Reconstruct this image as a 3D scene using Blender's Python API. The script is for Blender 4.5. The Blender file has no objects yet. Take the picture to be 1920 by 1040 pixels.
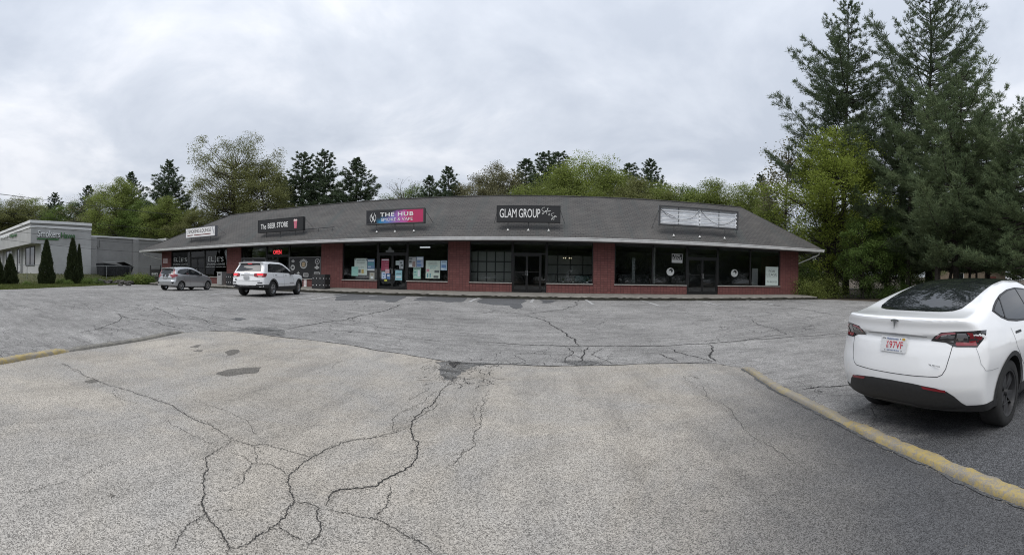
import bpy, bmesh, math, random
import numpy as np
from mathutils import Vector, Matrix
from mathutils.bvhtree import BVHTree
from mathutils.geometry import delaunay_2d_cdt
random.seed(7)
RNG = np.random.default_rng(7)
scene = bpy.context.scene
COL = scene.collection

# ------------------------------------------------------------------ camera
# The photograph is a phone panorama: a cylindrical picture, 775 px per radian.
F, PC, HOR, PERP, ROLL, CAMH = 775.0, 960.0, 522.0, 1037.0, 12.7 / 775.0, 1.55
YAW0 = (PC - PERP) / F
_fw = Vector((math.sin(YAW0), math.cos(YAW0), 0))
_r0 = Vector((math.cos(YAW0), -math.sin(YAW0), 0))
_up0 = Vector((0, 0, 1))
_rt = _r0 * math.cos(ROLL) + _up0 * math.sin(ROLL)
_up = _up0 * math.cos(ROLL) - _r0 * math.sin(ROLL)
CAMPOS = Vector((0, 0, CAMH))
cd = bpy.data.cameras.new('camera')
cd.type = 'PANO'
cd.panorama_type = 'CENTRAL_CYLINDRICAL'
cd.central_cylindrical_range_u_min = -960.0 / F
cd.central_cylindrical_range_u_max = 960.0 / F
cd.central_cylindrical_range_v_min = -(1040.0 - HOR) / F
cd.central_cylindrical_range_v_max = HOR / F
cd.central_cylindrical_radius = 1.0
cd.clip_start, cd.clip_end = 0.05, 3000
cam = bpy.data.objects.new('camera', cd)
COL.objects.link(cam)
_m = Matrix((_rt, _up, -_fw)).transposed().to_4x4()
_m.translation = CAMPOS
cam.matrix_world = _m
scene.camera = cam

# ------------------------------------------------------------------ sky, sun, exposure
SUN_EL, SUN_AZ = math.radians(58), math.radians(200)      # azimuth clockwise from +Y
w = bpy.data.worlds.new('World'); scene.world = w; w.use_nodes = True
nt = w.node_tree; nt.nodes.clear()
def N(t, **k):
    n = nt.nodes.new(t)
    for a, b in k.items(): setattr(n, a, b)
    return n
out = N('ShaderNodeOutputWorld'); bgs = N('ShaderNodeBackground'); bgc = N('ShaderNodeBackground'); mix = N('ShaderNodeMixShader')
sky = N('ShaderNodeTexSky', sky_type='NISHITA'); sky.sun_disc = False; sky.sun_elevation = SUN_EL; sky.sun_rotation = SUN_AZ
nt.links.new(sky.outputs[0], bgs.inputs[0]); bgs.inputs[1].default_value = 0.10
tc = N('ShaderNodeTexCoord'); sep = N('ShaderNodeSeparateXYZ'); nt.links.new(tc.outputs['Generated'], sep.inputs[0])
zc = N('ShaderNodeMath', operation='MAXIMUM'); nt.links.new(sep.outputs[2], zc.inputs[0]); zc.inputs[1].default_value = 0.0
za = N('ShaderNodeMath', operation='ADD'); nt.links.new(zc.outputs[0], za.inputs[0]); za.inputs[1].default_value = 0.22
dv = N('ShaderNodeVectorMath', operation='DIVIDE'); cz = N('ShaderNodeCombineXYZ')
for i in range(3): nt.links.new(za.outputs[0], cz.inputs[i])
nt.links.new(tc.outputs['Generated'], dv.inputs[0]); nt.links.new(cz.outputs[0], dv.inputs[1])
n1 = N('ShaderNodeTexNoise'); n1.inputs['Scale'].default_value = 1.35; n1.inputs['Detail'].default_value = 7; n1.inputs['Roughness'].default_value = 0.56; n1.inputs['Distortion'].default_value = 0.35
mp = N('ShaderNodeMapping'); mp.inputs['Location'].default_value = (3.1, 1.7, 0); mp.inputs['Scale'].default_value = (1.0, 1.0, 0.4)
nt.links.new(dv.outputs[0], mp.inputs[0]); nt.links.new(mp.outputs[0], n1.inputs['Vector'])
cr = N('ShaderNodeValToRGB'); nt.links.new(n1.outputs[0], cr.inputs[0])
e = cr.color_ramp.elements
e[0].position = 0.36; e[0].color = (0.405, 0.440, 0.503, 1)
e[1].position = 0.66; e[1].color = (0.655, 0.668, 0.705, 1)
m_ = e.new(0.50); m_.color = (0.492, 0.524, 0.582, 1)
# an overcast sky grows brighter towards the zenith
gz = N('ShaderNodeMapRange'); nt.links.new(zc.outputs[0], gz.inputs[0])
gz.inputs['From Min'].default_value = 0.0; gz.inputs['From Max'].default_value = 1.0; gz.inputs['To Min'].default_value = 0.92; gz.inputs['To Max'].default_value = 1.75
nt.links.new(cr.outputs[0], bgc.inputs[0]); nt.links.new(gz.outputs[0], bgc.inputs[1])
mix.inputs[0].default_value = 0.93
nt.links.new(bgs.outputs[0], mix.inputs[1]); nt.links.new(bgc.outputs[0], mix.inputs[2]); nt.links.new(mix.outputs[0], out.inputs[0])
sl = bpy.data.lights.new('sun', 'SUN'); sl.energy = 1.5; sl.angle = math.radians(45); sl.color = (1.0, 0.97, 0.93)
so = bpy.data.objects.new('sun', sl); COL.objects.link(so)
_sd = Vector((math.sin(SUN_AZ) * math.cos(SUN_EL), math.cos(SUN_AZ) * math.cos(SUN_EL), math.sin(SUN_EL)))
so.rotation_euler = _sd.to_track_quat('Z', 'Y').to_euler(); so.location = (0, -20, 60)
scene.view_settings.view_transform = 'Standard'; scene.view_settings.look = 'None'
scene.view_settings.exposure = 0.33; scene.view_settings.gamma = 1.0
scene.cycles.max_bounces = 8; scene.cycles.transparent_max_bounces = 16; scene.cycles.use_denoising = True; scene.cycles.denoising_input_passes = 'RGB_ALBEDO_NORMAL'; scene.cycles.denoising_prefilter = 'NONE'; scene.cycles.use_adaptive_sampling = False; scene.cycles.sample_clamp_indirect = 6.0; scene.cycles.filter_width = 1.05

# ------------------------------------------------------------------ geometry helpers
def ray(px, py):
    a, v = (px - PC) / F, (HOR - py) / F
    return _rt * math.sin(a) + _fw * math.cos(a) + _up * v
def smooth(t):
    t = np.clip(t, 0, 1); return t * t * (3 - 2 * t)
def g(x, y):                                   # height of the ground
    x = np.asarray(x, float); y = np.asarray(y, float)
    r = np.hypot(x, y)
    z = 0.47 * smooth((r - 5.5) / 17.0)
    z = z + 0.95 * smooth((-x - 34.5) / 8.0) * smooth((60 - y) / 20)
    z = z + 0.35 * smooth((x - 19.5) / 12.0) * smooth((y - 6) / 12)
    z = z + 4.0 * smooth((y - 45) / 80.0)
    return z
def gz_(x, y): return float(g(x, y))
def on_ground(px, py, dz=0.0):
    d = ray(px, py); t = 8.0
    if d.z > -0.004: t = 60; return Vector((d.x * t, d.y * t, gz_(d.x * t, d.y * t) + dz))
    for _ in range(80):
        zt = gz_(d.x * t, d.y * t) + dz
        t = 0.5 * t + 0.5 * min(120, (CAMH - zt) / -d.z)
    t = min(t, (39.0 if px < 400 else 120.0) / math.hypot(d.x, d.y))      # the left bank is no farther than the shop behind it allows
    return Vector((d.x * t, d.y * t, gz_(d.x * t, d.y * t) + dz))
def on_plane_y(px, py, Y):
    d = ray(px, py); t = Y / d.y; return Vector((d.x * t, Y, CAMH + d.z * t))
def on_plane_x(px, py, X):
    d = ray(px, py); t = X / d.x; return Vector((X, d.y * t, CAMH + d.z * t))
def at_dist(px, py, r):
    d = ray(px, py); t = r / math.hypot(d.x, d.y); return CAMPOS + d * t
def az(px): return (px - PERP) / F

def link(name, me, m=None, parent=None, smoothf=False, loc=None):
    o = bpy.data.objects.new(name, me); COL.objects.link(o)
    if m is not None and not me.materials:
        for q in (m if isinstance(m, (list, tuple)) else [m]): me.materials.append(q)
    if parent is not None: o.parent = parent
    if loc is not None: o.location = loc
    if smoothf: me.polygons.foreach_set('use_smooth', [True] * len(me.polygons))
    return o
def empty(name, loc=(0, 0, 0), rz=0.0, parent=None):
    o = bpy.data.objects.new(name, None); COL.objects.link(o)
    o.location = loc; o.rotation_euler = (0, 0, rz); o.empty_display_size = 0.2
    if parent is not None: o.parent = parent
    return o
def tag(o, label=None, cat=None, group=None, kind=None):
    if label: o['label'] = label
    if cat: o['category'] = cat
    if group: o['group'] = group
    if kind: o['kind'] = kind
    return o
class MB:
    """collects boxes, tubes and polygons, then becomes one mesh"""
    def __init__(s): s.v, s.f, s.mi, s.cur = [], [], [], 0
    def add(s, vs, fs):
        b = len(s.v); s.v += [tuple(p) for p in vs]; s.f += [tuple(b + i for i in q) for q in fs]; s.mi += [s.cur] * len(fs); return s
    def box(s, x0, x1, y0, y1, z0, z1, M=None):
        vs = [Vector(p) for p in ((x0,y0,z0),(x1,y0,z0),(x1,y1,z0),(x0,y1,z0),(x0,y0,z1),(x1,y0,z1),(x1,y1,z1),(x0,y1,z1))]
        if M is not None: vs = [M @ p for p in vs]
        return s.add(vs, [(0,3,2,1),(4,5,6,7),(0,1,5,4),(1,2,6,5),(2,3,7,6),(3,0,4,7)])
    def tube(s, pts, rad, n=6, cap=True):
        pts = [Vector(p) for p in pts]; k = len(pts)
        rad = rad if isinstance(rad, (list, tuple)) else [rad] * k
        vs = []
        ref = Vector((0.123, 0.21, 0.97)).normalized()
        for i, p in enumerate(pts):
            d = (pts[min(i + 1, k - 1)] - pts[max(i - 1, 0)])
            d = d.normalized() if d.length > 1e-9 else Vector((0, 0, 1))
            rr = ref if abs(d.dot(ref)) < 0.95 else Vector((1, 0, 0))
            a = d.cross(rr).normalized(); b = d.cross(a)
            for j in range(n):
                t = 2 * math.pi * j / n; vs.append(p + (a * math.cos(t) + b * math.sin(t)) * rad[i])
        fs = [(i*n+j, i*n+(j+1) % n, (i+1)*n+(j+1) % n, (i+1)*n+j) for i in range(k-1) for j in range(n)]
        if cap: fs += [tuple(range(n))[::-1], tuple((k-1)*n + j for j in range(n))]
        return s.add(vs, fs)
    def lathe(s, prof, n=24, M=None, closed=False):
        """prof: (radius, axial) pairs turned round the Y axis"""
        vs = []
        for r, a in prof:
            for j in range(n):
                t = 2 * math.pi * j / n; p = Vector((r * math.cos(t), a, r * math.sin(t))); vs.append(M @ p if M is not None else p)
        k = len(prof); rng = range(k if closed else k - 1)
        fs = [(i*n+j, ((i+1) % k)*n+j, ((i+1) % k)*n+(j+1) % n, i*n+(j+1) % n) for i in rng for j in range(n)]
        return s.add(vs, fs)
    def prism(s, poly, M, t):
        """2-D polygon extruded by t along local z of M"""
        n = len(poly)
        vs = [M @ Vector((x, y, 0)) for x, y in poly] + [M @ Vector((x, y, t)) for x, y in poly]
        return s.add(vs, [tuple(range(n))[::-1], tuple(range(n, 2*n))] + [(i, (i+1) % n, n+(i+1) % n, n+i) for i in range(n)])
    def mesh(s, name):
        me = bpy.data.meshes.new(name); me.from_pydata(s.v, [], s.f)
        if any(s.mi): me.polygons.foreach_set('material_index', s.mi)
        me.update(); return me
    def build(s, name, m, parent=None, smoothf=False, bevel=0.0):
        me = s.mesh(name)
        if bevel or smoothf:
            bm = bmesh.new(); bm.from_mesh(me)
            bmesh.ops.recalc_face_normals(bm, faces=bm.faces)
            if bevel: bmesh.ops.bevel(bm, geom=list(bm.edges), offset=bevel, segments=2, affect='EDGES', profile=0.6)
            if smoothf:
                for f_ in bm.faces: f_.smooth = True
                for e_ in bm.edges:
                    if len(e_.link_faces) == 2 and e_.calc_face_angle(0) > 0.65: e_.smooth = False
            bm.to_mesh(me); bm.free()
        return link(name, me, m, parent)
def np_mesh(name, V, T, nrm_smooth=False):
    """V (n,3), T (m,k) arrays"""
    me = bpy.data.meshes.new(name); V = np.asarray(V, np.float32); T = np.asarray(T, np.int32)
    k = T.shape[1]
    me.vertices.add(len(V)); me.vertices.foreach_set('co', V.ravel())
    me.loops.add(T.size); me.loops.foreach_set('vertex_index', T.ravel())
    me.polygons.add(len(T)); me.polygons.foreach_set('loop_start', np.arange(0, T.size, k, dtype=np.int32))
    me.update(calc_edges=True); 
    if nrm_smooth: me.polygons.foreach_set('use_smooth', [True] * len(T))
    return me
def poly_area(p): return 0.5 * sum(p[i][0]*p[(i+1) % len(p)][1] - p[(i+1) % len(p)][0]*p[i][1] for i in range(len(p)))
def in_poly(x, y, p):
    c = False; n = len(p); j = n - 1
    for i in range(n):
        if (p[i][1] > y) != (p[j][1] > y) and x < (p[j][0]-p[i][0]) * (y-p[i][1]) / (p[j][1]-p[i][1]) + p[i][0]: c = not c
        j = i
    return c
def fill2d(poly, step):
    """triangles of a polygon with inner grid points: list of (x, y), list of index triples"""
    if poly_area(poly) < 0: poly = poly[::-1]
    P = []
    for i in range(len(poly)):
        a, b = Vector(poly[i]), Vector(poly[(i+1) % len(poly)]); k = max(1, int((b-a).length / step))
        P += [a.lerp(b, t / k) for t in range(k)]
    nb = len(P); xs = [p.x for p in P]; ys = [p.y for p in P]
    x = min(xs) + step * .5; pts = list(P)
    while x < max(xs):
        y = min(ys) + step * .5
        while y < max(ys):
            jx, jy = x + random.uniform(-.08, .08) * step, y + random.uniform(-.08, .08) * step
            if in_poly(jx, jy, poly) and min((q.x-jx)**2 + (q.y-jy)**2 for q in P) > (0.35*step)**2: pts.append(Vector((jx, jy)))
            y += step
        x += step
    v, e, f, *_ = delaunay_2d_cdt(pts, [(i, (i+1) % nb) for i in range(nb)], [], 1, 1e-7)
    f2 = []
    for t in f:
        cx = sum(v[i][0] for i in t) / 3; cy = sum(v[i][1] for i in t) / 3
        if in_poly(cx, cy, poly): f2.append(tuple(t))
    return [(p[0], p[1]) for p in v], f2
def ground_sheet(name, poly, step, dz, m, kind='structure', parent=None):
    v, f = fill2d([tuple(p) for p in poly], step)
    A = np.array(v); Z = g(A[:, 0], A[:, 1]) + dz
    me = np_mesh(name, np.c_[A, Z], f, True)
    o = link(name, me, m, parent)
    if kind: o['kind'] = kind
    return o
def ragged(poly, amp, n=5):
    """a polygon with a broken edge"""
    out_ = []
    for i in range(len(poly)):
        a, b = Vector(poly[i]), Vector(poly[(i+1) % len(poly)]); nn = (b - a).normalized(); q = Vector((-nn.y, nn.x))
        for t in range(n):
            p = a.lerp(b, t / n) + (q * random.uniform(-amp, amp) if t else q * random.uniform(-amp, amp) * .5); out_.append((p.x, p.y))
    return out_
def copy_tree(o, parent=None):
    c = o.copy(); COL.objects.link(c); c.parent = parent
    for ch in o.children: copy_tree(ch, c)
    return c

# ------------------------------------------------------------------ materials
MATS = {}
def newmat(name):
    m = bpy.data.materials.new(name); m.use_nodes = True; MATS[name] = m
    t = m.node_tree; return m, t, t.nodes['Principled BSDF']
def nd(t, ty, **k):
    n = t.nodes.new(ty)
    for a, b in k.items():
        if a[0] == '_': n.inputs[a[1:].replace('_', ' ')].default_value = b
        else: setattr(n, a, b)
    return n
def lk(t, a, b): t.links.new(a, b)
def mixc(t, fac, a, b, mode='MIX'):
    n = nd(t, 'ShaderNodeMix', data_type='RGBA', blend_type=mode)
    for s, v in ((n.inputs[0], fac), (n.inputs[6], a), (n.inputs[7], b)):
        if isinstance(v, (int, float)): s.default_value = v
        elif isinstance(v, tuple): s.default_value = v if len(v) == 4 else (*v, 1)
        else: lk(t, v, s)
    return n.outputs[2]
def noise(t, scale, detail=4, rough=.55, vec=None, dist=0.0):
    n = nd(t, 'ShaderNodeTexNoise'); n.inputs['Scale'].default_value = scale; n.inputs['Detail'].default_value = detail
    n.inputs['Roughness'].default_value = rough; n.inputs['Distortion'].default_value = dist
    if vec is None: vec = coords(t)
    lk(t, vec, n.inputs['Vector']); return n.outputs[0]
def coords(t, which='Object'):
    for n in t.nodes:
        if n.bl_idname == 'ShaderNodeTexCoord': return n.outputs[which]
    return nd(t, 'ShaderNodeTexCoord').outputs[which]
def ramp(t, fac, stops):
    n = nd(t, 'ShaderNodeValToRGB'); lk(t, fac, n.inputs[0]); el = n.color_ramp.elements
    while len(el) < len(stops): el.new(0.5)
    for e_, (p, c) in zip(el, stops):
        e_.position = p; e_.color = (c, c, c, 1) if isinstance(c, (int, float)) else (*c, 1)
    return n.outputs[0]
def bump(t, b, h, strength, dist=0.01):
    n = nd(t, 'ShaderNodeBump'); n.inputs['Strength'].default_value = strength; n.inputs['Distance'].default_value = dist
    lk(t, h, n.inputs['Height']); lk(t, n.outputs[0], b.inputs['Normal'])
def M_(name, col, rough=.6, metal=0.0, var=0.0, vs=6.0, coat=0.0, emit=None, es=1.0, bmp=0.0, spec=None):
    if name in MATS: return MATS[name]
    m, t, b = newmat(name)
    b.inputs['Base Color'].default_value = (*col, 1); b.inputs['Roughness'].default_value = rough; b.inputs['Metallic'].default_value = metal
    if coat: b.inputs['Coat Weight'].default_value = coat; b.inputs['Coat Roughness'].default_value = 0.03
    if spec is not None: b.inputs['Specular IOR Level'].default_value = spec
    if var:
        f = noise(t, vs, 5, .6)
        lo = tuple(c * (1 - var) for c in col); hi = tuple(min(1, c * (1 + var)) for c in col)
        lk(t, mixc(t, ramp(t, f, [(.3, 0.0), (.7, 1.0)]), lo, hi), b.inputs['Base Color'])
        if bmp: bump(t, b, f, bmp)
    if emit: b.inputs['Emission Color'].default_value = (*emit, 1); b.inputs['Emission Strength'].default_value = es
    return m
def glass_mat(name, tint, refl=1.0, ior=1.5, rough=0.0):
    """window pane: see-through with a mirror coat that grows at grazing angles"""
    m, t, b = newmat(name); t.nodes.remove(b)
    o = t.nodes['Material Output']
    tr = nd(t, 'ShaderNodeBsdfTransparent'); tr.inputs[0].default_value = (*tint, 1)
    gl = nd(t, 'ShaderNodeBsdfGlossy'); gl.inputs['Roughness'].default_value = rough; gl.inputs[0].default_value = (refl, refl, refl, 1)
    fr = nd(t, 'ShaderNodeFresnel'); fr.inputs[0].default_value = ior
    mx = nd(t, 'ShaderNodeMixShader'); lk(t, fr.outputs[0], mx.inputs[0]); lk(t, tr.outputs[0], mx.inputs[1]); lk(t, gl.outputs[0], mx.inputs[2]); lk(t, mx.outputs[0], o.inputs[0])
    return m
# ------------------------------------------------------------------ ground materials
def asphalt(name, base, spec_lo, spec_hi, scale=150.0, patch=.18, warm=0.0, dark_line=None, cracks=0.0, streak=0.0, sand=False, blob=None):
    m, t, b = newmat(name); co = coords(t)
    vor = nd(t, 'ShaderNodeTexVoronoi'); vor.inputs['Scale'].default_value = scale; lk(t, co, vor.inputs['Vector'])
    stone = nd(t, 'ShaderNodeSeparateColor'); lk(t, vor.outputs['Color'], stone.inputs[0])
    fine = noise(t, scale * 1.7, 2, .6)
    tone = mixc(t, .35, stone.outputs[0], fine)
    sp = ramp(t, tone, [(.12, spec_lo), (.5, 1.0), (.9, spec_hi)])
    big = noise(t, .35, 5, .6); med = noise(t, 2.3, 5, .65, dist=.4)
    pt = ramp(t, big, [(.3, 1 - patch), (.7, 1 + patch * .6)])
    md = ramp(t, med, [(.25, 1 - patch * .9), (.6, 1.02), (.8, 1.06)])
    c = mixc(t, 1.0, (base[0], base[1], base[2]), sp, 'MULTIPLY')
    c = mixc(t, 1.0, c, pt, 'MULTIPLY'); c = mixc(t, 1.0, c, md, 'MULTIPLY')
    if sand:
        # sandy wear, grey-blue fresher areas and long tyre-worn bands
        c = mixc(t, ramp(t, noise(t, .55, 5, .65, dist=.5), [(.42, 0.0), (.62, .55)]), c, mixc(t, 1.0, (.285, .280, .272), sp, 'MULTIPLY'))
        mpx = nd(t, 'ShaderNodeMapping'); mpx.inputs['Scale'].default_value = (1.6, .22, 1); mpx.inputs['Rotation'].default_value = (0, 0, .25); lk(t, co, mpx.inputs[0])
        c = mixc(t, 1.0, c, ramp(t, noise(t, 1.3, 5, .7, vec=mpx.outputs[0]), [(.32, .80), (.5, 1.0), (.7, 1.07)]), 'MULTIPLY')
        c = mixc(t, ramp(t, noise(t, 5.5, 5, .75), [(.60, 0.0), (.72, .5)]), c, (.12, .115, .105))
    if streak:
        mpx = nd(t, 'ShaderNodeMapping'); mpx.inputs['Scale'].default_value = (.5, 2.2, 1); lk(t, co, mpx.inputs[0])
        c = mixc(t, 1.0, c, ramp(t, noise(t, 1.6, 6, .75, vec=mpx.outputs[0]), [(.30, 1 - streak * 1.5), (.5, 1.0), (.72, 1 + streak)]), 'MULTIPLY')
        c = mixc(t, 1.0, c, ramp(t, noise(t, 14, 3, .7), [(.30, 1 - streak), (.5, 1.0), (.7, 1 + streak * .8)]), 'MULTIPLY')
    if cracks:
        # hair cracks of tired asphalt, only where a patchy mask lets them through
        v2 = nd(t, 'ShaderNodeTexVoronoi', feature='DISTANCE_TO_EDGE'); v2.inputs['Scale'].default_value = 1.5
        wv = nd(t, 'ShaderNodeVectorMath', operation='ADD'); ns = nd(t, 'ShaderNodeTexNoise'); ns.inputs['Scale'].default_value = 2.5; ns.inputs['Detail'].default_value = 4
        lk(t, co, ns.inputs['Vector']); sc = nd(t, 'ShaderNodeVectorMath', operation='SCALE'); sc.inputs['Scale'].default_value = .45
        lk(t, ns.outputs['Color'], sc.inputs[0]); lk(t, co, wv.inputs[0]); lk(t, sc.outputs[0], wv.inputs[1]); lk(t, wv.outputs[0], v2.inputs['Vector'])
        line = ramp(t, v2.outputs['Distance'], [(.004, 1.0), (.014, 0.0)])
        msk = ramp(t, noise(t, .22, 3, .6), [(.44, 0.0), (.54, cracks)])
        mm = nd(t, 'ShaderNodeMath', operation='MULTIPLY'); lk(t, line, mm.inputs[0]); lk(t, msk, mm.inputs[1])
        c = mixc(t, mm.outputs[0], c, (.035, .034, .033))
    if dark_line:
        # newer black sealcoat on the far side of a line (x0, y0, nx, ny), with a worn edge
        x0, y0, nx, ny, wd, dc = dark_line
        sx = nd(t, 'ShaderNodeSeparateXYZ'); lk(t, co, sx.inputs[0])
        a1 = nd(t, 'ShaderNodeMath', operation='MULTIPLY_ADD'); lk(t, sx.outputs[0], a1.inputs[0]); a1.inputs[1].default_value = nx; a1.inputs[2].default_value = -(x0*nx + y0*ny)
        a2 = nd(t, 'ShaderNodeMath', operation='MULTIPLY_ADD'); lk(t, sx.outputs[1], a2.inputs[0]); a2.inputs[1].default_value = ny; lk(t, a1.outputs[0], a2.inputs[2])
        a3 = nd(t, 'ShaderNodeMath', operation='MULTIPLY_ADD'); lk(t, noise(t, 1.1, 5, .65), a3.inputs[0]); a3.inputs[1].default_value = 1.1; lk(t, a2.outputs[0], a3.inputs[2])
        fac = nd(t, 'ShaderNodeMapRange', interpolation_type='SMOOTHSTEP'); lk(t, a3.outputs[0], fac.inputs[0])
        fac.inputs['From Min'].default_value = .1; fac.inputs['From Max'].default_value = wd
        dk = mixc(t, 1.0, dc, sp, 'MULTIPLY'); dk = mixc(t, 1.0, dk, md, 'MULTIPLY')
        c = mixc(t, fac.outputs[0], c, dk)
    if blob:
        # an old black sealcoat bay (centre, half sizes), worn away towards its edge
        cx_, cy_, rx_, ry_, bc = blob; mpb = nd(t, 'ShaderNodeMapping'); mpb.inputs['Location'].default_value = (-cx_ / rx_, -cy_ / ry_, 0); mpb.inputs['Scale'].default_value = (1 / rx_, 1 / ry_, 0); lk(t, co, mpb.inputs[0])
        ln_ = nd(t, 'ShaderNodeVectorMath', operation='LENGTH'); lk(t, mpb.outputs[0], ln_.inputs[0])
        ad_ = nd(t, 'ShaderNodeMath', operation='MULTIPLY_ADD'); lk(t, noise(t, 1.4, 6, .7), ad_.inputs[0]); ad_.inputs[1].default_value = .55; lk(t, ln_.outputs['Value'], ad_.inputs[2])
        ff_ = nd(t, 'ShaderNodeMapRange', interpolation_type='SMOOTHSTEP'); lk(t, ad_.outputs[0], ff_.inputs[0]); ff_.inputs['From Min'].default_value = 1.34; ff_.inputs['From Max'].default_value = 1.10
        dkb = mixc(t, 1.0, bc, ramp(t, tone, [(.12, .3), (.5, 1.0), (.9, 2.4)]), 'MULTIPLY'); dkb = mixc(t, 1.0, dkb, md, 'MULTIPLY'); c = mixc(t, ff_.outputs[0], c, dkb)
    lk(t, c, b.inputs['Base Color']); b.inputs['Roughness'].default_value = .9; b.inputs['Specular IOR Level'].default_value = .25
    bump(t, b, tone, .55, .006)
    return m
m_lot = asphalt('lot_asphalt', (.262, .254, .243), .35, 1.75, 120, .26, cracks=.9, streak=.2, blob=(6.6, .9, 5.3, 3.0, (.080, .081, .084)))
m_drive = asphalt('driveway_asphalt', (.378, .346, .300), .25, 1.65, 150, .2, sand=True, dark_line=(.75, 3.3, .86, -.51, 2.7, (.088, .088, .090)))
m_seal = asphalt('sealed_asphalt', (.080, .081, .084), .3, 2.4, 75, .35, streak=.4)
m_patchd = asphalt('patched_asphalt', (.105, .106, .108), .5, 1.5, 90, .2)
m_pot = asphalt('broken_asphalt', (.175, .172, .166), .3, 1.7, 60, .4, streak=.4)
m_stain = asphalt('oil_stained_asphalt', (.150, .140, .125), .4, 1.5, 85, .2)
m_crack = M_('crack_dark', (.022, .021, .020), .95)
m_seam = M_('seam_dark', (.055, .054, .053), .95, var=.3)
def worn_paint(name, paint, under, cover, scale=9.0):
    m, t, b = newmat(name)
    f = ramp(t, mixc(t, .45, noise(t, scale * .35, 6, .8), noise(t, scale * 3.2, 6, .8)), [(cover - .05, 0.0), (cover + .05, 1.0)])
    f2 = noise(t, 120, 2, .6)
    u = mixc(t, f2, tuple(c * .6 for c in under), tuple(c * 1.5 for c in under))
    p2 = mixc(t, noise(t, 3.5, 4, .6), tuple(c * .72 for c in paint), paint)
    lk(t, mixc(t, f, u, p2), b.inputs['Base Color']); b.inputs['Roughness'].default_value = .85
    bump(t, b, f2, .5, .004); return m
m_kerb = worn_paint('kerb_yellow', (.44, .335, .12), (.23, .21, .18), .50, 13)
m_kerbg = worn_paint('kerb_grey', (.25, .235, .20), (.12, .115, .105), .5, 7)
m_kerbg2 = worn_paint('kerb_faded_yellow', (.38, .31, .15), (.23, .21, .18), .53, 13)
m_line = worn_paint('parking_line_paint', (.50, .50, .49), (.21, .205, .20), .46, 5)
def soil_mat(name, a, b_, c, s=1.4):
    m, t, b = newmat(name)
    x = mixc(t, ramp(t, noise(t, s, 6, .7), [(.35, 0.0), (.65, 1.0)]), a, b_)
    x = mixc(t, ramp(t, noise(t, 18, 4, .7), [(.45, 0.0), (.7, .8)]), x, c)
    lk(t, x, b.inputs['Base Color']); b.inputs['Roughness'].default_value = .95; bump(t, b, noise(t, 25, 4, .7), .8, .04); return m
m_soil = soil_mat('woodland_floor', (.055, .040, .027), (.085, .062, .040), (.035, .032, .018))
m_grassbase = soil_mat('grass_soil', (.050, .062, .018), (.080, .085, .028), (.075, .055, .034))
m_conc = M_('walk_concrete', (.20, .187, .165), .9, var=.28, vs=2.2, bmp=.3)

# ------------------------------------------------------------------ ground sheets
def grid_ground():
    xs = np.r_[np.arange(-420, -80, 40), np.arange(-80, -50, 4), np.arange(-50, 50, 1.0), np.arange(50, 80, 4), np.arange(80, 430, 40)]
    ys = np.r_[np.arange(-300, -50, 40), np.arange(-50, -20, 4), np.arange(-20, 60, 1.0), np.arange(60, 140, 5), np.arange(140, 640, 50)]
    X, Y = np.meshgrid(xs, ys, indexing='ij'); Z = g(X, Y) - .05
    n, k = X.shape; I = np.arange(n * k).reshape(n, k)
    T = np.stack([I[:-1, :-1], I[1:, :-1], I[1:, 1:], I[:-1, 1:]], -1).reshape(-1, 4)
    o = link('ground', np_mesh('ground', np.c_[X.ravel(), Y.ravel(), Z.ravel()], T, True), m_soil); o['kind'] = 'structure'
grid_ground()
def gp(px, py): p = on_ground(px, py); return (p.x, p.y)
EDGE_L = [gp(*q) for q in ((0, 543), (50, 541.5), (100, 539), (150, 537), (200, 534.5), (240, 532), (278, 530))]
EDGE_R = [gp(*q) for q in ((1532, 560.5), (1570, 562), (1610, 563.5), (1660, 566), (1720, 569), (1800, 573))]
lot_poly = [(-60, -18)] + [(-34, -2)] + EDGE_L + [(-34.5, 24.6), (17.5, 24.6)] + EDGE_R + [(34, 8), (60, -18)]
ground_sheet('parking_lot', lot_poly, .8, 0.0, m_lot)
# grass bank on the left
gb = [(-60, -6), (-34, -2)] + EDGE_L + [(-37, 27), (-37, 45), (-60, 45)]
ground_sheet('grass_bank', gb, 1.0, -.012, m_grassbase)
# driveway apron
DRV_FAR = [(346, 624), (385, 620.5), (430, 621), (500, 629), (570, 636.5), (660, 648), (760, 665), (830, 677), (880, 682), (960, 684), (1050, 686.5), (1130, 685.5), (1210, 682.5), (1280, 681), (1340, 682), (1392, 690)]
KR_PX = [(1392, 691), (1450, 730), (1510, 762), (1580, 797), (1650, 834), (1730, 869), (1810, 907), (1920, 953)]
KL_PX = [(0, 684), (60, 673), (130, 660), (200, 650), (270, 639), (315, 629.5), (346, 624)]
far = [gp(*q) for q in DRV_FAR]; kr = [gp(*q) for q in KR_PX]; kl = [gp(*q) for q in KL_PX]
d_ = (Vector(kr[-1]) - Vector(kr[-2])).normalized(); kr_end = [tuple(Vector(kr[-1]) + d_ * q) for q in (1.0, 4.0)]
d_ = (Vector(kl[0]) - Vector(kl[1])).normalized(); kl_end = [tuple(Vector(kl[0]) + d_ * q) for q in (6.0, 1.5)]
drv = kl_end + kl + far[1:] + kr[1:] + kr_end + [(kr_end[-1][0], -9), (kl_end[0][0], -9)]
ground_sheet('driveway', drv, .45, .006, m_drive)

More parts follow.
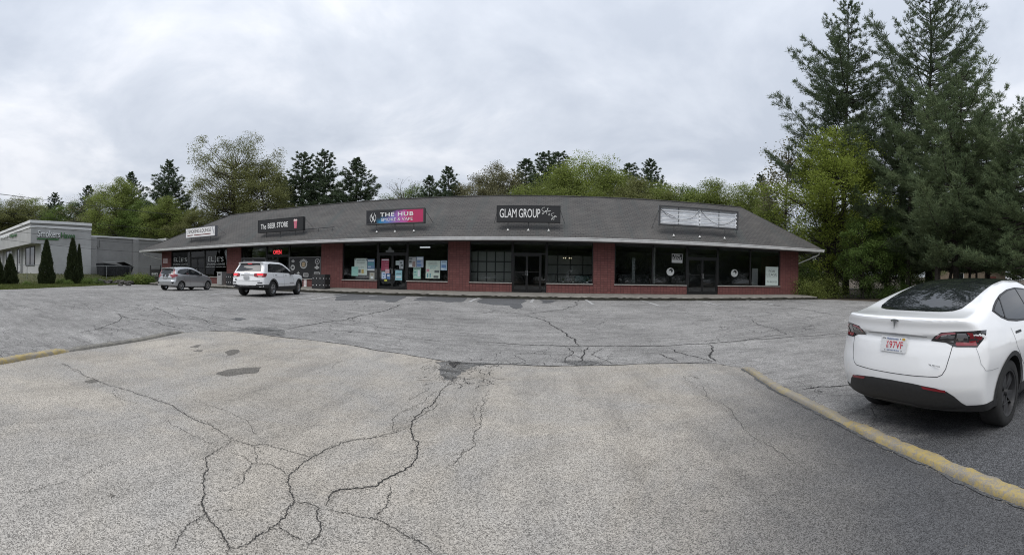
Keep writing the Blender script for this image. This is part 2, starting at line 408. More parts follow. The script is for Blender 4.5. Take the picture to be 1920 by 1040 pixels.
def strip(pts, width, name, m, dz, parent=None, jitter=0.0, taper=True):
    """ragged ribbon following the ground"""
    P = [Vector(p) for p in pts]; Q = []
    for a, b in zip(P[:-1], P[1:]):
        k = max(2, int((b - a).length / .09)); Q += [a.lerp(b, i / k) for i in range(k)]
    Q.append(P[-1]); n = len(Q); V = []
    R = list(Q)
    for i in range(1, n - 1):
        d = (Q[i+1] - Q[i-1]).normalized(); R[i] = Q[i] + Vector((-d.y, d.x)) * random.uniform(-jitter, jitter)
    for i in range(n):
        d = (R[min(i+1, n-1)] - R[max(i-1, 0)]).normalized(); q = Vector((-d.y, d.x))
        wv = width * (random.uniform(.45, 1.35) if jitter else 1)
        if taper: wv *= min(1, .25 + 6 * min(i, n-1-i) / n)
        V += [R[i] + q * wv * .5, R[i] - q * wv * .5]
    A = np.array([(p.x, p.y) for p in V]); Z = g(A[:, 0], A[:, 1]) + dz
    T = [(2*i, 2*i+1, 2*i+3, 2*i+2) for i in range(n - 1)]
    o = link(name, np_mesh(name, np.c_[A, Z], T), m, parent)
    return o
def subjit(pts, n=3, amp=.035):
    """roughen a path so that it runs like a crack"""
    P = [Vector(p) for p in pts]
    for _ in range(n):
        Q = []
        for a, b in zip(P[:-1], P[1:]):
            d = b - a; q = Vector((-d.y, d.x)); Q += [a, a.lerp(b, .5) + q * random.uniform(-amp * 3, amp * 3)]
        P = Q + [P[-1]]
    return P
DRIVE = bpy.data.objects['driveway']; LOT = bpy.data.objects['parking_lot']
A_ = lambda x, y: gp(x / 2, 560 + y / 2)
B_ = lambda x, y: gp(960 + x / 2, 560 + y / 2)
CR = [  # (frame, width m, points)
 (A_, .014, [(225,240),(265,262),(315,290),(365,310),(430,332),(480,345),(560,370),(640,400),(700,440),(780,472),(830,505),(870,530)]),
 (A_, .007, [(435,335),(430,365),(460,380),(520,395)]),
 (A_, .010, [(870,530),(915,545),(955,555),(1000,548),(1060,565),(1135,588),(1165,600)]),
 (A_, .014, [(870,535),(825,565),(780,590),(775,625),(765,670),(765,715),(768,740),(755,775),(765,800),(800,850),(830,880),(845,910),(862,940),(850,965)]),
 (A_, .007, [(620,448),(650,480),(700,505),(760,530),(820,555)]),
 (A_, .006, [(700,375),(780,400),(860,425),(910,450),(940,480),(950,515)]),
 (A_, .009, [(955,555),(965,590),(965,620),(945,622),(915,655),(915,685),(880,710),(835,725)]),
 (A_, .006, [(865,575),(910,595),(945,620)]),
 (A_, .010, [(965,620),(1010,625),(1050,640),(1080,665)]),
 (A_, .022, [(1700,300),(1660,340),(1640,370),(1620,400),(1580,430),(1545,460),(1540,490),(1550,530),(1570,545),(1565,590),(1540,630),(1480,665),(1410,708),(1330,715),(1270,720),(1235,745),(1220,780)]),
 (A_, .008, [(1640,345),(1590,390),(1540,415),(1490,435),(1475,470),(1482,505)]),
 (A_, .008, [(1620,330),(1570,360),(1530,380)]),
 (A_, .010, [(1545,460),(1600,425),(1640,395)]),
 (A_, .014, [(1540,478),(1480,505),(1420,520),(1350,528),(1280,542),(1215,570),(1165,600),(1130,625),(1085,665),(1078,690),(1090,730),(1100,770),(1075,800),(1040,850),(1000,880),(950,910),(895,940),(862,945)]),
 (A_, .010, [(1465,700),(1455,750),(1440,790),(1410,830)]),
 (A_, .010, [(1195,790),(1280,805),(1350,825),(1410,830),(1450,850),(1500,880),(1560,910),(1600,935),(1625,965)]),
 (A_, .012, [(1100,770),(1150,768),(1195,790),(1190,830),(1205,870),(1190,900),(1150,940)]),
 (A_, .010, [(1040,855),(1090,890),(1130,910)]),
 (A_, .009, [(780,805),(740,830),(705,850),(680,890),(660,920),(650,955)]),
 (A_, .006, [(800,800),(860,795),(925,798)]),
 (A_, .005, [(765,825),(720,845)]),
 (A_, .010, [(1830,350),(1815,400),(1800,450),(1780,500),(1785,545),(1730,580),(1715,610),(1670,640)]),
 (A_, .006, [(1800,385),(1770,430),(1782,470)]),
 (A_, .005, [(0,735),(70,728),(200,700),(350,640),(470,600)]),
 (A_, .006, [(1180,285),(1260,245),(1330,215)]),
 (B_, .008, [(640,290),(740,380),(860,470),(980,560),(1110,660)]),
 (B_, .016, [(700,300),(660,290)]),
]
CRL = [
 (A_, .05, [(1060,117),(1180,95),(1300,78),(1420,50),(1500,22),(1600,8)]),
 (A_, .035, [(700,115),(620,100),(540,80),(470,70),(445,55)]),
 (A_, .03, [(450,60),(430,90),(380,110),(300,128)]),
 (A_, .03, [(580,30),(620,50),(660,70),(760,80),(860,100)]),
 (A_, .025, [(700,60),(780,90),(870,105)]), (A_, .02, [(560,45),(600,30),(700,25)]), (A_, .02, [(0,30),(120,22),(330,10)]),
 (A_, .03, [(860,110),(980,120),(1070,115)]), (A_, .02, [(1120,130),(1250,120),(1400,130),(1560,150),(1720,165)]),
 (A_, .02, [(1190,80),(1400,105),(1600,120),(1900,140)]),
 (B_, .05, [(45,60),(110,78),(150,100),(190,122),(235,150),(250,175)]),
 (B_, .05, [(250,5),(245,22),(190,42),(100,52),(45,58)]),
 (B_, .03, [(-150,60),(-60,45),(45,58)]),
 (B_, .045, [(-160,160),(0,170),(150,175),(300,178),(480,178),(640,172),(740,168),(830,160),(1000,148),(1150,138),(1265,128)]),
 (B_, .03, [(830,162),(900,150),(1030,133),(980,110),(900,75)]),
 (B_, .03, [(590,185),(650,210),(700,220),(750,236)]), (B_, .04, [(740,170),(755,195),(740,215),(765,236)]),
 (B_, .025, [(550,205),(620,235)]), (B_, .03, [(290,180),(270,210),(250,240)]), (B_, .02, [(200,180),(230,205),(200,240)]), (B_, .02, [(340,185),(300,210),(380,245)]),
 (B_, .04, [(1090,340),(1160,330),(1275,322)]), (B_, .05, [(870,5),(960,15),(1080,38),(1180,55),(1270,66)]),
 (B_, .025, [(1000,40),(1100,30),(1300,12)]),
]
for fn, wd, pts in CR: strip(subjit([fn(*p) for p in pts]), wd * .52, 'crack', m_crack, .0105, DRIVE, jitter=.007)
for fn, wd, pts in CRL: strip(subjit([fn(*p) for p in pts], 3, .03), wd * .8, 'crack', m_crack, .0055, LOT, jitter=.02)
strip(subjit([gp(x, y) for x, y in DRV_FAR], 2, .012), .035, 'seam', m_crack, .0125, DRIVE, jitter=.012)
# pothole, patches and stains with shapes of their own
def chaikin(P, n=3):
    for _ in range(n): P = [q for i in range(len(P)) for q in ((.75*P[i][0]+.25*P[(i+1) % len(P)][0], .75*P[i][1]+.25*P[(i+1) % len(P)][1]), (.25*P[i][0]+.75*P[(i+1) % len(P)][0], .25*P[i][1]+.75*P[(i+1) % len(P)][1]))]
    return P
stain = lambda fn, pts: ground_sheet('oil_stain', chaikin(ragged([fn(*p) for p in pts], .04, 3)), .3, .0085, m_stain, None, DRIVE)
sheet = lambda name, fn, pts, m, dz, par, amp=.05: ground_sheet(name, ragged([fn(*p) for p in pts], amp), .3, dz, m, None, par)
sheet('pothole', A_, [(1632,238),(1700,238),(1790,240),(1850,243),(1800,252),(1755,262),(1730,282),(1695,308),(1665,306),(1655,280),(1650,258)], m_pot, .0085, DRIVE, .05)
sheet('hole', A_, [(1672,240),(1715,238),(1728,246),(1700,262),(1690,252)], m_crack, .0105, DRIVE, .03)
for k in range(44):   # crocodile cracks round the pothole
    x, y = random.uniform(1590, 1860), random.uniform(228, 330)
    strip(subjit([A_(x, y), A_(x + random.uniform(-70, 70), y + random.uniform(-16, 22))], 3, .1), .009, 'crack', m_crack, .012, DRIVE, jitter=.006)
stain(A_, [(805,285),(850,268),(920,258),(985,258),(960,280),(900,285),(850,291)])
stain(A_, [(842,203),(870,191),(897,192),(885,208),(855,214)])
stain(A_, [(710,184),(735,174),(757,175),(740,184)])
stain(A_, [(722,199),(740,192),(764,194),(750,201)])
stain(A_, [(318,312),(340,303),(370,308),(345,318)])
stain(A_, [(400,742),(425,738),(428,748),(408,753)])
sheet('asphalt_patch', A_, [(880,118),(930,106),(1040,108),(1075,128),(1060,142),(980,132)], m_pot, .0035, LOT, .1)
sheet('asphalt_patch', A_, [(870,75),(900,70),(925,76),(895,82)], m_patchd, .0035, LOT, .1)
sheet('asphalt_patch', B_, [(180,236),(300,232),(350,246),(240,250)], m_pot, .0035, LOT, .06)
# darker resurfaced strip in front of the shops, with pale worn parking lines
z8 = lambda x, y: gp(640 + x / 4.174, 540 + y / 4.174)
sheet('asphalt_patch', z8, [(-60,52),(100,36),(330,44),(560,50),(420,110),(360,112),(330,94),(180,92),(-40,96)], m_patchd, .0035, LOT, .12)
sheet('asphalt_patch', z8, [(700,58),(1000,66),(950,108),(820,112),(740,100),(560,98),(600,70)], m_patchd, .0035, LOT, .12)
sheet('asphalt_patch', z8, [(1120,68),(1440,82),(1420,140),(1380,165),(1320,138),(1160,130),(1060,110)], m_patchd, .0035, LOT, .12)
sheet('asphalt_patch', z8, [(1560,92),(1700,96),(1640,115),(1560,120)], m_patchd, .0035, LOT, .1)
PLX = [(330, 541, 300, 545), (432, 548, 395, 553), (600, 553, 545, 560), (650, 553, 570, 563.5), (708, 554, 690, 556), (800, 556, 765, 559), (902, 557.5, 880, 566), (1000, 561, 996, 567), (1098, 562, 1112, 571), (1200, 563, 1235, 573), (1298, 562, 1345, 572), (1395, 562, 1450, 571), (1470, 561.5, 1530, 569)]
for x0, y0, x1, y1 in PLX:
    a = Vector(gp(x0, y0)); b = Vector(gp(x1, y1)); strip([a, b], .13, 'parking_line', m_line, .0085, LOT, taper=False)

# loose grit in and beside the cracks, the pothole and the kerbs
def grit():
    rg = random.Random(17); V, T = [], []; spots = []
    for fn, wd, pts in CR:
        P = [Vector(fn(*p)) for p in pts]
        for a, b in zip(P[:-1], P[1:]):
            for _ in range(int((b - a).length * 55 * min(1.5, wd / .010))): spots.append((a.lerp(b, rg.random()), .05, .010))
    hole = [Vector(A_(x, y)) for x, y in ((1640, 262), (1700, 250), (1760, 262), (1690, 300))]
    for _ in range(420): spots.append((rg.choice(hole), .30, .016))
    for a, b in zip(kr[:-1], kr[1:]):
        for _ in range(170): spots.append((Vector(a).lerp(Vector(b), rg.random()), .05, .011))
    for _ in range(1400): a = rg.uniform(-.95, 1.0); r = rg.uniform(2.2, 7.0); spots.append((Vector((r * math.sin(a), r * math.cos(a))), .2, .008))
    for p, sp_, sz in spots:
        x, y = p.x + rg.gauss(0, sp_ * .5), p.y + rg.gauss(0, sp_ * .5); s_ = sz * rg.uniform(.35, 1.1); z = gz_(x, y) + .007; b = len(V); t0 = rg.uniform(0, 6.28)
        V += [(x + s_ * math.cos(t0 + k * 2.09), y + s_ * math.sin(t0 + k * 2.09) * .8, z) for k in range(3)] + [(x + rg.uniform(-.2, .2) * s_, y + rg.uniform(-.2, .2) * s_, z + s_ * rg.uniform(.5, .9))]; T += [(b, b+1, b+3), (b+1, b+2, b+3), (b+2, b, b+3)]
    o = link('loose_grit', np_mesh('loose_grit', V, T), M_('grit', (.15, .14, .125), .9, var=.65, vs=60)); tag(o, 'loose grit scattered over the cracked driveway and along the kerb', 'grit', kind='stuff')
grit()

# ------------------------------------------------------------------ kerbs
def kerb(name, pts, wd, ht, m, label_m=None):
    P = [Vector(p) for p in pts]; Q = []
    for a, b in zip(P[:-1], P[1:]):
        k = max(1, int((b - a).length / .055)); Q += [a.lerp(b, i / k) for i in range(k)]
    Q.append(P[-1]); V = []; prof = [(-.06, -.03), (-.02, .30), (.05, .80), (.17, 1.0), (.45, .97), (.74, .99), (.92, .86), (1.0, .4), (1.05, -.03)]
    n = len(Q); k = len(prof)
    for i in range(n):
        d = (Q[min(i+1, n-1)] - Q[max(i-1, 0)]).normalized(); q = Vector((-d.y, d.x))
        hh = ht * min(1, .45 + i / 9, .45 + (n-1-i) / 9) * (.95 + .05 * math.sin(i * .31) * math.sin(i * .13 + 1)) * random.uniform(.94, 1.04); sft = random.uniform(-.005, .005)
        for a, b in prof:
            p = Q[i] + q * (a * wd + sft); rough_ = random.uniform(-.010, .010)
            V.append((p.x, p.y, gz_(p.x, p.y) + b * hh + rough_))
    T = [(i*k+j, (i+1)*k+j, (i+1)*k+j+1, i*k+j+1) for i in range(n-1) for j in range(k-1)]
    o = link(name, np_mesh(name, V, T, True), m); o['kind'] = 'structure'; return o
kerb('kerb', kr[:4], .14, .06, m_kerbg2); kerb('kerb', kr[3:] + kr_end, .15, .065, m_kerb)
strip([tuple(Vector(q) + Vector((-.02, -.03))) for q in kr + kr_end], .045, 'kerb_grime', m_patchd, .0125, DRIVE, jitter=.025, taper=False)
kerb('kerb', kl_end[::1] + kl[:3], .20, .08, m_kerb)
kerb('kerb', kl[2:], .20, .06, m_kerbg)
# shop walkway with its kerb face: slopes down from the shop floor
D = 24.3; FLOOR = .75
def walkway():
    x0, x1 = -34.0, 16.35; n = 110; V = []; prof = [(D + .3, FLOOR - .002), (D - .6, FLOOR - .02), (22.12, .655), (22.03, .64), (21.99, .60), (21.97, .30)]
    k = len(prof)
    for i in range(n + 1):
        x = x0 + (x1 - x0) * i / n; j_ = random.uniform(-.015, .015)
        for q, (y, z) in enumerate(prof): V.append((x, y + (j_ if q > 1 else 0), z + (random.uniform(-.012, .008) if q in (2, 3) else 0)))
    T = [(i*k+j, i*k+j+1, (i+1)*k+j+1, (i+1)*k+j) for i in range(n) for j in range(k-1)]
    b = len(V)
    me_V = V + [(x1, D + .3, .2), (x1, 21.97, .2)]
    me = bpy.data.meshes.new('walkway'); me.from_pydata(me_V, [], [t for t in T] + [tuple(n*k + j for j in range(k)) + (b + 1, b)]); me.update()
    o = link('walkway', me, m_conc); o['kind'] = 'structure'
    fv, ff = [], []
    for i in range(n * 3 + 1):
        x = x0 + (x1 - x0) * i / (n * 3); fv += [(x, 21.962 + random.uniform(-.02, .004), .625 + random.uniform(-.045, .012)), (x, 21.955, .30)]
        if i: ff.append((2*i-2, 2*i-1, 2*i+1, 2*i))
    fm = bpy.data.meshes.new('kerb_face'); fm.from_pydata(fv, [], ff); link('kerb_face', fm, M_('kerb_face_dark', (.040, .038, .028), .95, var=.5, vs=3), o)  # kerb face in a near-black, uneven tone
    strip([(x0, 21.85), (x1, 21.85)], .34, 'gutter_band', m_seam, .007, o, jitter=.05, taper=False)  # darker band of pavement along the kerb foot
walkway()
# grass blades on the bank
def grass():
    V, T = [], []; rg = random.Random(3); poly = gb; xs = [p[0] for p in EDGE_L]
    cnt = 0
    while cnt < 26000:
        e0, e1 = rg.choice(list(zip(EDGE_L[:-1], EDGE_L[1:]))); t = rg.random()
        x = e0[0] + (e1[0] - e0[0]) * t - abs(rg.gauss(0, 5.0)) * .9 + .15; y = e0[1] + (e1[1] - e0[1]) * t + rg.gauss(0, 2.2) + .3
        if not in_poly(x, y, poly) or x > -20: continue
        cnt += 1; h = rg.uniform(.05, .2); a = rg.uniform(0, 6.28); wd = rg.uniform(.012, .03); ln = rg.uniform(-.08, .08); z = gz_(x, y) - .02
        b = len(V); V += [(x - math.cos(a) * wd, y - math.sin(a) * wd, z), (x + math.cos(a) * wd, y + math.sin(a) * wd, z), (x + ln, y + rg.uniform(-.08, .08), z + h)]; T.append((b, b+1, b+2))
    o = link('grass', np_mesh('grass', V, T), leaf_mat('grass_leaf', (.085, .115, .025), (.13, .15, .045), .3)); tag(o, 'rough green grass on the bank below the grey stucco shop', 'grass', kind='stuff')
def leaf_mat(name, a, b_, trans=.35, scale=1.3):
    if name in MATS: return MATS[name]
    m, t, b = newmat(name)
    oi = nd(t, 'ShaderNodeNewGeometry')
    f = ramp(t, noise(t, scale, 3, .7), [(.3, 0.0), (.7, 1.0)])
    f2 = nd(t, 'ShaderNodeTexWhiteNoise', noise_dimensions='1D'); lk(t, oi.outputs['Random Per Island'], f2.inputs['W'])
    c = mixc(t, f, a, b_); c = mixc(t, .45, c, mixc(t, f2.outputs['Value'], tuple(q * .55 for q in a), tuple(q * 1.35 for q in b_)))
    lk(t, c, b.inputs['Base Color']); b.inputs['Roughness'].default_value = .7; b.inputs['Specular IOR Level'].default_value = .25
    tr = nd(t, 'ShaderNodeBsdfTranslucent'); lk(t, c, tr.inputs[0])
    mx = nd(t, 'ShaderNodeMixShader'); mx.inputs[0].default_value = trans
    lk(t, b.outputs[0], mx.inputs[1]); lk(t, tr.outputs[0], mx.inputs[2]); lk(t, mx.outputs[0], t.nodes['Material Output'].inputs[0]); return m
grass()
# ------------------------------------------------------------------ building materials
def brick_mat():
    m, t, b = newmat('red_block'); co = coords(t)
    mp_ = nd(t, 'ShaderNodeMapping'); mp_.inputs['Rotation'].default_value = (math.radians(90), 0, 0); lk(t, co, mp_.inputs[0])
    sx = nd(t, 'ShaderNodeSeparateXYZ'); lk(t, co, sx.inputs[0])
    ad = nd(t, 'ShaderNodeMath', operation='ADD'); lk(t, sx.outputs[0], ad.inputs[0]); lk(t, sx.outputs[1], ad.inputs[1])
    cx = nd(t, 'ShaderNodeCombineXYZ'); lk(t, ad.outputs[0], cx.inputs[0]); lk(t, sx.outputs[2], cx.inputs[1])
    bt = nd(t, 'ShaderNodeTexBrick', offset=0.0, squash=1.0); lk(t, cx.outputs[0], bt.inputs['Vector'])
    bt.inputs['Scale'].default_value = 1.0; bt.inputs['Brick Width'].default_value = .205; bt.inputs['Row Height'].default_value = .137; bt.inputs['Mortar Size'].default_value = .011
    bt.inputs['Mortar Smooth'].default_value = .3; bt.inputs['Bias'].default_value = 0
    bt.inputs['Color1'].default_value = (.158, .053, .048, 1); bt.inputs['Color2'].default_value = (.208, .077, .069, 1); bt.inputs['Mortar'].default_value = (.075, .035, .034, 1)
    w_ = mixc(t, ramp(t, noise(t, 1.3, 5, .65), [(.3, 0.0), (.75, .45)]), bt.outputs[0], (.13, .055, .05))
    lk(t, w_, b.inputs['Base Color']); b.inputs['Roughness'].default_value = .8
    inv = nd(t, 'ShaderNodeMath', operation='SUBTRACT'); inv.inputs[0].default_value = 1; lk(t, bt.outputs['Fac'], inv.inputs[1])
    bump(t, b, inv.outputs[0], .8, .012); return m
def shingle_mat():
    m, t, b = newmat('roof_shingle'); co = coords(t, 'UV')
    bt = nd(t, 'ShaderNodeTexBrick', offset=.5); lk(t, co, bt.inputs['Vector'])
    bt.inputs['Scale'].default_value = 1.0; bt.inputs['Brick Width'].default_value = .30; bt.inputs['Row Height'].default_value = .20; bt.inputs['Mortar Size'].default_value = .030; bt.inputs['Mortar Smooth'].default_value = .35
    bt.inputs['Color1'].default_value = (.070, .064, .060, 1); bt.inputs['Color2'].default_value = (.100, .093, .087, 1); bt.inputs['Mortar'].default_value = (.030, .030, .030, 1)
    c = mixc(t, ramp(t, noise(t, 1.1, 6, .7, vec=co), [(.35, 0.0), (.7, .55)]), bt.outputs[0], (.085, .083, .08))
    c = mixc(t, ramp(t, noise(t, .45, 4, .6, vec=co), [(.46, 0.0), (.72, .7)]), c, (.115, .108, .100))
    # long dark runs of algae down the slope
    mp2 = nd(t, 'ShaderNodeMapping'); mp2.inputs['Scale'].default_value = (1.3, .18, 1); lk(t, co, mp2.inputs[0])
    c = mixc(t, ramp(t, noise(t, 1.0, 4, .6, vec=mp2.outputs[0]), [(.5, 0.0), (.72, .75)]), c, (.058, .069, .068))
    c = mixc(t, .18, c, mixc(t, noise(t, 60, 2, .6, vec=co), (.06, .06, .06), (.19, .185, .18)))
    lk(t, c, b.inputs['Base Color']); b.inputs['Roughness'].default_value = .92; b.inputs['Specular IOR Level'].default_value = .2
    bump(t, b, bt.outputs['Fac'], -.7, .02); return m
m_brick = brick_mat(); m_shingle = shingle_mat()
m_gut = M_('gutter_white', (.70, .70, .69), .5, var=.12, vs=2.5)
m_soffit = M_('soffit_dark', (.07, .068, .065), .8, var=.2)
m_alu = M_('bronze_frame', (.018, .018, .018), .4, metal=.3)
m_sill = M_('sill_stone', (.40, .39, .36), .7, var=.15)
m_glass = glass_mat('shop_glass', (.90, .92, .915), 1.0, 1.5)
m_glassd = glass_mat('tinted_glass', (.42, .44, .44), 1.0, 1.4)
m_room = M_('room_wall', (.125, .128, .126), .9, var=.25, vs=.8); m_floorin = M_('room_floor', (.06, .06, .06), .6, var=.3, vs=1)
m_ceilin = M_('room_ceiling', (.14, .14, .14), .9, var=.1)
m_chrome = M_('brushed_steel', (.62, .62, .62), .28, metal=1.0)
m_black = M_('black_paint', (.014, .014, .015), .45); m_blackp = M_('black_plastic', (.02, .02, .021), .6, var=.2)
m_white = M_('white_paint', (.78, .78, .77), .5, var=.06); m_paper = M_('paper_white', (.60, .66, .62), .7)
m_grey = M_('mid_grey', (.25, .25, .25), .6); m_dgrey = M_('dark_grey', (.05, .05, .052), .5)

FX = lambda px: on_plane_y(px, 500, D).x
XL, XR = FX(303.5), FX(1497)
ZT = FLOOR + 3.02                                   # top of the shop fronts, above the soffit
SILL = FLOOR + .56; DOORH = FLOOR + 2.24
bld = empty('shopping_plaza', ((XL + XR) / 2, D, FLOOR))
tag(bld, 'long low red brick shopping plaza with grey hipped shingle roof', 'building')
B0 = Vector(bld.location)
def part(mb, name, m, parent=bld, **k):
    """world-space shapes become a part of the building"""
    off = B0
    mb.v = [(a - off.x, b - off.y, c - off.z) for a, b, c in mb.v]; return mb.build(name, m, parent, **k)
# piers of red block, each one a part
PIERS = [(303.5, 320), (425, 451), (602, 642), (840, 880.5), (1112, 1152.5), (1463, 1497)]
for i, (a, b) in enumerate(PIERS):
    y1 = D + .25
    part(MB().box(FX(a), FX(b), D, y1, FLOOR - .45, ZT), 'brick_pier', m_brick)
part(MB().box(XL, XL + .25, D + .25, D + 9.6, FLOOR - .5, ZT), 'side_wall', m_brick)
part(MB().box(XR - .25, XR, D + .25, D + 9.6, FLOOR - .5, ZT), 'side_wall', m_brick)
part(MB().box(XL, XR, D + 9.6, D + 9.85, FLOOR - .5, ZT), 'rear_wall', m_brick)
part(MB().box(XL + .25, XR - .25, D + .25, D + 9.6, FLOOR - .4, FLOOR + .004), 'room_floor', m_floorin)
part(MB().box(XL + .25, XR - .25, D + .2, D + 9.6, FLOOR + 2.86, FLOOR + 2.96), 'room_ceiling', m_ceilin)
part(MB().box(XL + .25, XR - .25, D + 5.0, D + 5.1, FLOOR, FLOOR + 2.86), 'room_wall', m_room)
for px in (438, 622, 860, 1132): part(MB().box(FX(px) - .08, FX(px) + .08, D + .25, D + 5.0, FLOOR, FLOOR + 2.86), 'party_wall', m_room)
# roof with hips, drawn as thick slopes
EAVE = 1.2; YE = D - EAVE; ZE = 3.90
XEL, XER = on_plane_y(264, 469, YE).x, on_plane_y(1542, 472, YE).x
YR = YE + 5.0; RXL, RXR = on_plane_y(432, 405, YR).x, on_plane_y(1389, 390, YR).x; ZR = 7.18; YB = YR + 5.0
def roof():
    c = [(XEL, YE, ZE), (XER, YE, ZE), (XER, YB, ZE), (XEL, YB, ZE), (RXL, YR, ZR), (RXR, YR, ZR)]
    faces = [((0, 1, 5, 4), 'roof_slope'), ((1, 2, 5), 'roof_hip'), ((2, 3, 4, 5), 'roof_slope'), ((3, 0, 4), 'roof_hip')]
    ro = None
    me = bpy.data.meshes.new('roof'); vs, fs, uv = [], [], []
    for q, _ in faces:
        P = [Vector(c[i]) for i in q]; n = (P[1] - P[0]).cross(P[2] - P[0]).normalized(); u = (P[1] - P[0]).normalized(); v = n.cross(u)
        b = len(vs)
        # split into courses so that the old roof can sag a little
        rows = 26
        pb, pt0, pt1 = (P[0], P[1]), P[-1], (P[2] if len(P) == 4 else P[-1])
        cols = 60 if len(P) == 4 else 24
        for r in range(rows + 1):
            a = P[0].lerp(pt0, r / rows); e_ = P[1].lerp(pt1, r / rows)
            for k in range(cols + 1):
                p = a.lerp(e_, k / cols); sag = .035 * math.sin(p.x * .37 + 1) * math.sin(p.y * .9) + .02 * math.sin(p.x * 1.7 + p.y) * (1 if 0 < r < rows else 0)
                if r in (0, rows): sag = 0
                q_ = p + n * sag; vs.append(tuple(q_ - B0)); uv.append(((p - P[0]).dot(u), (p - P[0]).dot(v)))
        for r in range(rows):
            for k in range(cols):
                i = b + r * (cols + 1) + k; fs.append((i, i + 1, i + cols + 2, i + cols + 1))
    me.from_pydata(vs, [], fs); l = me.uv_layers.new(name='UVMap')
    for lp in me.loops: l.data[lp.index].uv = uv[lp.vertex_index]
    me.update(); ro = link('roof', me, m_shingle, bld)
    ro2 = MB()
    cap = lambda a, b: ro2.tube([Vector(a) - B0 + Vector((0, 0, .01)), Vector(b) - B0 + Vector((0, 0, .01))], .06, 6)
    cap(c[4], c[5]); ro2.build('ridge_cap', m_shingle, ro)
    for a, b in ((0, 4), (1, 5), (2, 5), (3, 4)):
        h = MB(); h.tube([Vector(c[a]) - B0, Vector(c[b]) - B0], .04, 6); h.build('hip_cap', m_shingle, ro)
    part(MB().box(XEL + .1, XER - .1, YE + .1, YB - .1, ZE - .17, ZE - .13), 'soffit', m_soffit)
    return ro
ROOF = roof()
def gutter(name, a, b, n):
    """K-shaped gutter between two eave corners; n points outwards"""
    a, b, n = Vector(a), Vector(b), Vector(n); u = Vector((0, 0, 1)); prof = [(0, -.20), (.05, -.20), (.09, -.15), (.10, -.08), (.13, -.03), (.13, -.005), (.12, -.005), (.115, -.03), (0, -.03)]
    mb = MB(); k = len(prof); seg = 12
    vs = []
    for s in range(seg + 1):
        p = a.lerp(b, s / seg) + u * (random.uniform(-.008, .008) if 0 < s < seg else 0)
        vs += [p + n * x + u * z for x, z in prof]
    mb.add(vs, [(s*k+j, s*k+(j+1) % k, (s+1)*k+(j+1) % k, (s+1)*k+j) for s in range(seg) for j in range(k)] + [tuple(range(k)), tuple(seg*k+j for j in range(k))[::-1]])
    return part(mb, name, m_gut)
gutter('gutter', (XEL - .1, YE, ZE), (XER + .1, YE, ZE), (0, -1, 0)); gutter('gutter', (XER, YB, ZE), (XER, YE - .1, ZE), (1, 0, 0)); gutter('gutter', (XEL, YE - .1, ZE), (XEL, YB, ZE), (-1, 0, 0))
for sx, xe, xw in ((1, XER, XR), (-1, XEL, XL)):
    part(MB().tube([(xe - sx * .1, YE + .2, ZE - .18), (xe - sx * .12, YE + .25, ZE - .34), (xe - sx * .25, YE + .4, ZE - .45), (xw + sx * .08, D + .25, ZE - 1.0), (xw + sx * .06, D + .3, ZE - 1.12), (xw + sx * .06, D + .3, FLOOR - .1)], .045, 8), 'downspout', m_gut, smoothf=True)

# ---- shop windows and doors
def shop_window(a, b, mull=(), m=None, z0=SILL, z1=ZT, name='shop_window', wall=True, dy=.08):
    x0, x1 = FX(a) + .003, FX(b) - .003
    if wall:
        part(MB().box(x0, x1, D + .02, D + .22, FLOOR - .45, z0 - .05), 'base_wall', m_brick)
    fr = MB(); f = .055; y0, y1 = D + dy, D + dy + .09
    fr.box(x0, x0 + f, y0, y1, z0, z1).box(x1 - f, x1, y0, y1, z0, z1).box(x0 + f, x1 - f, y0, y1, z0, z0 + f).box(x0 + f, x1 - f, y0, y1, z1 - f, z1)
    for p in mull: xm = FX(p); fr.box(xm - f * .8, xm + f * .8, y0 - .004, y1, z0 + f, z1 - f)
    w_ = part(fr, name, m_alu)
    edges = [x0 + f] + [FX(p) for p in mull] + [x1 - f]
    panes = []
    for q0, q1 in zip(edges[:-1], edges[1:]):
        panes.append(part(MB().box(q0, q1, y0 + .035, y0 + .045, z0 + f, z1 - f), 'pane', m or m_glass, w_))
    if wall:
        part(MB().box(x0 - .02 if a not in () else x0, x1, D - .05, D + dy - .002, z0 - .048, z0 + .002), 'sill', m_sill, w_)
    return w_, panes
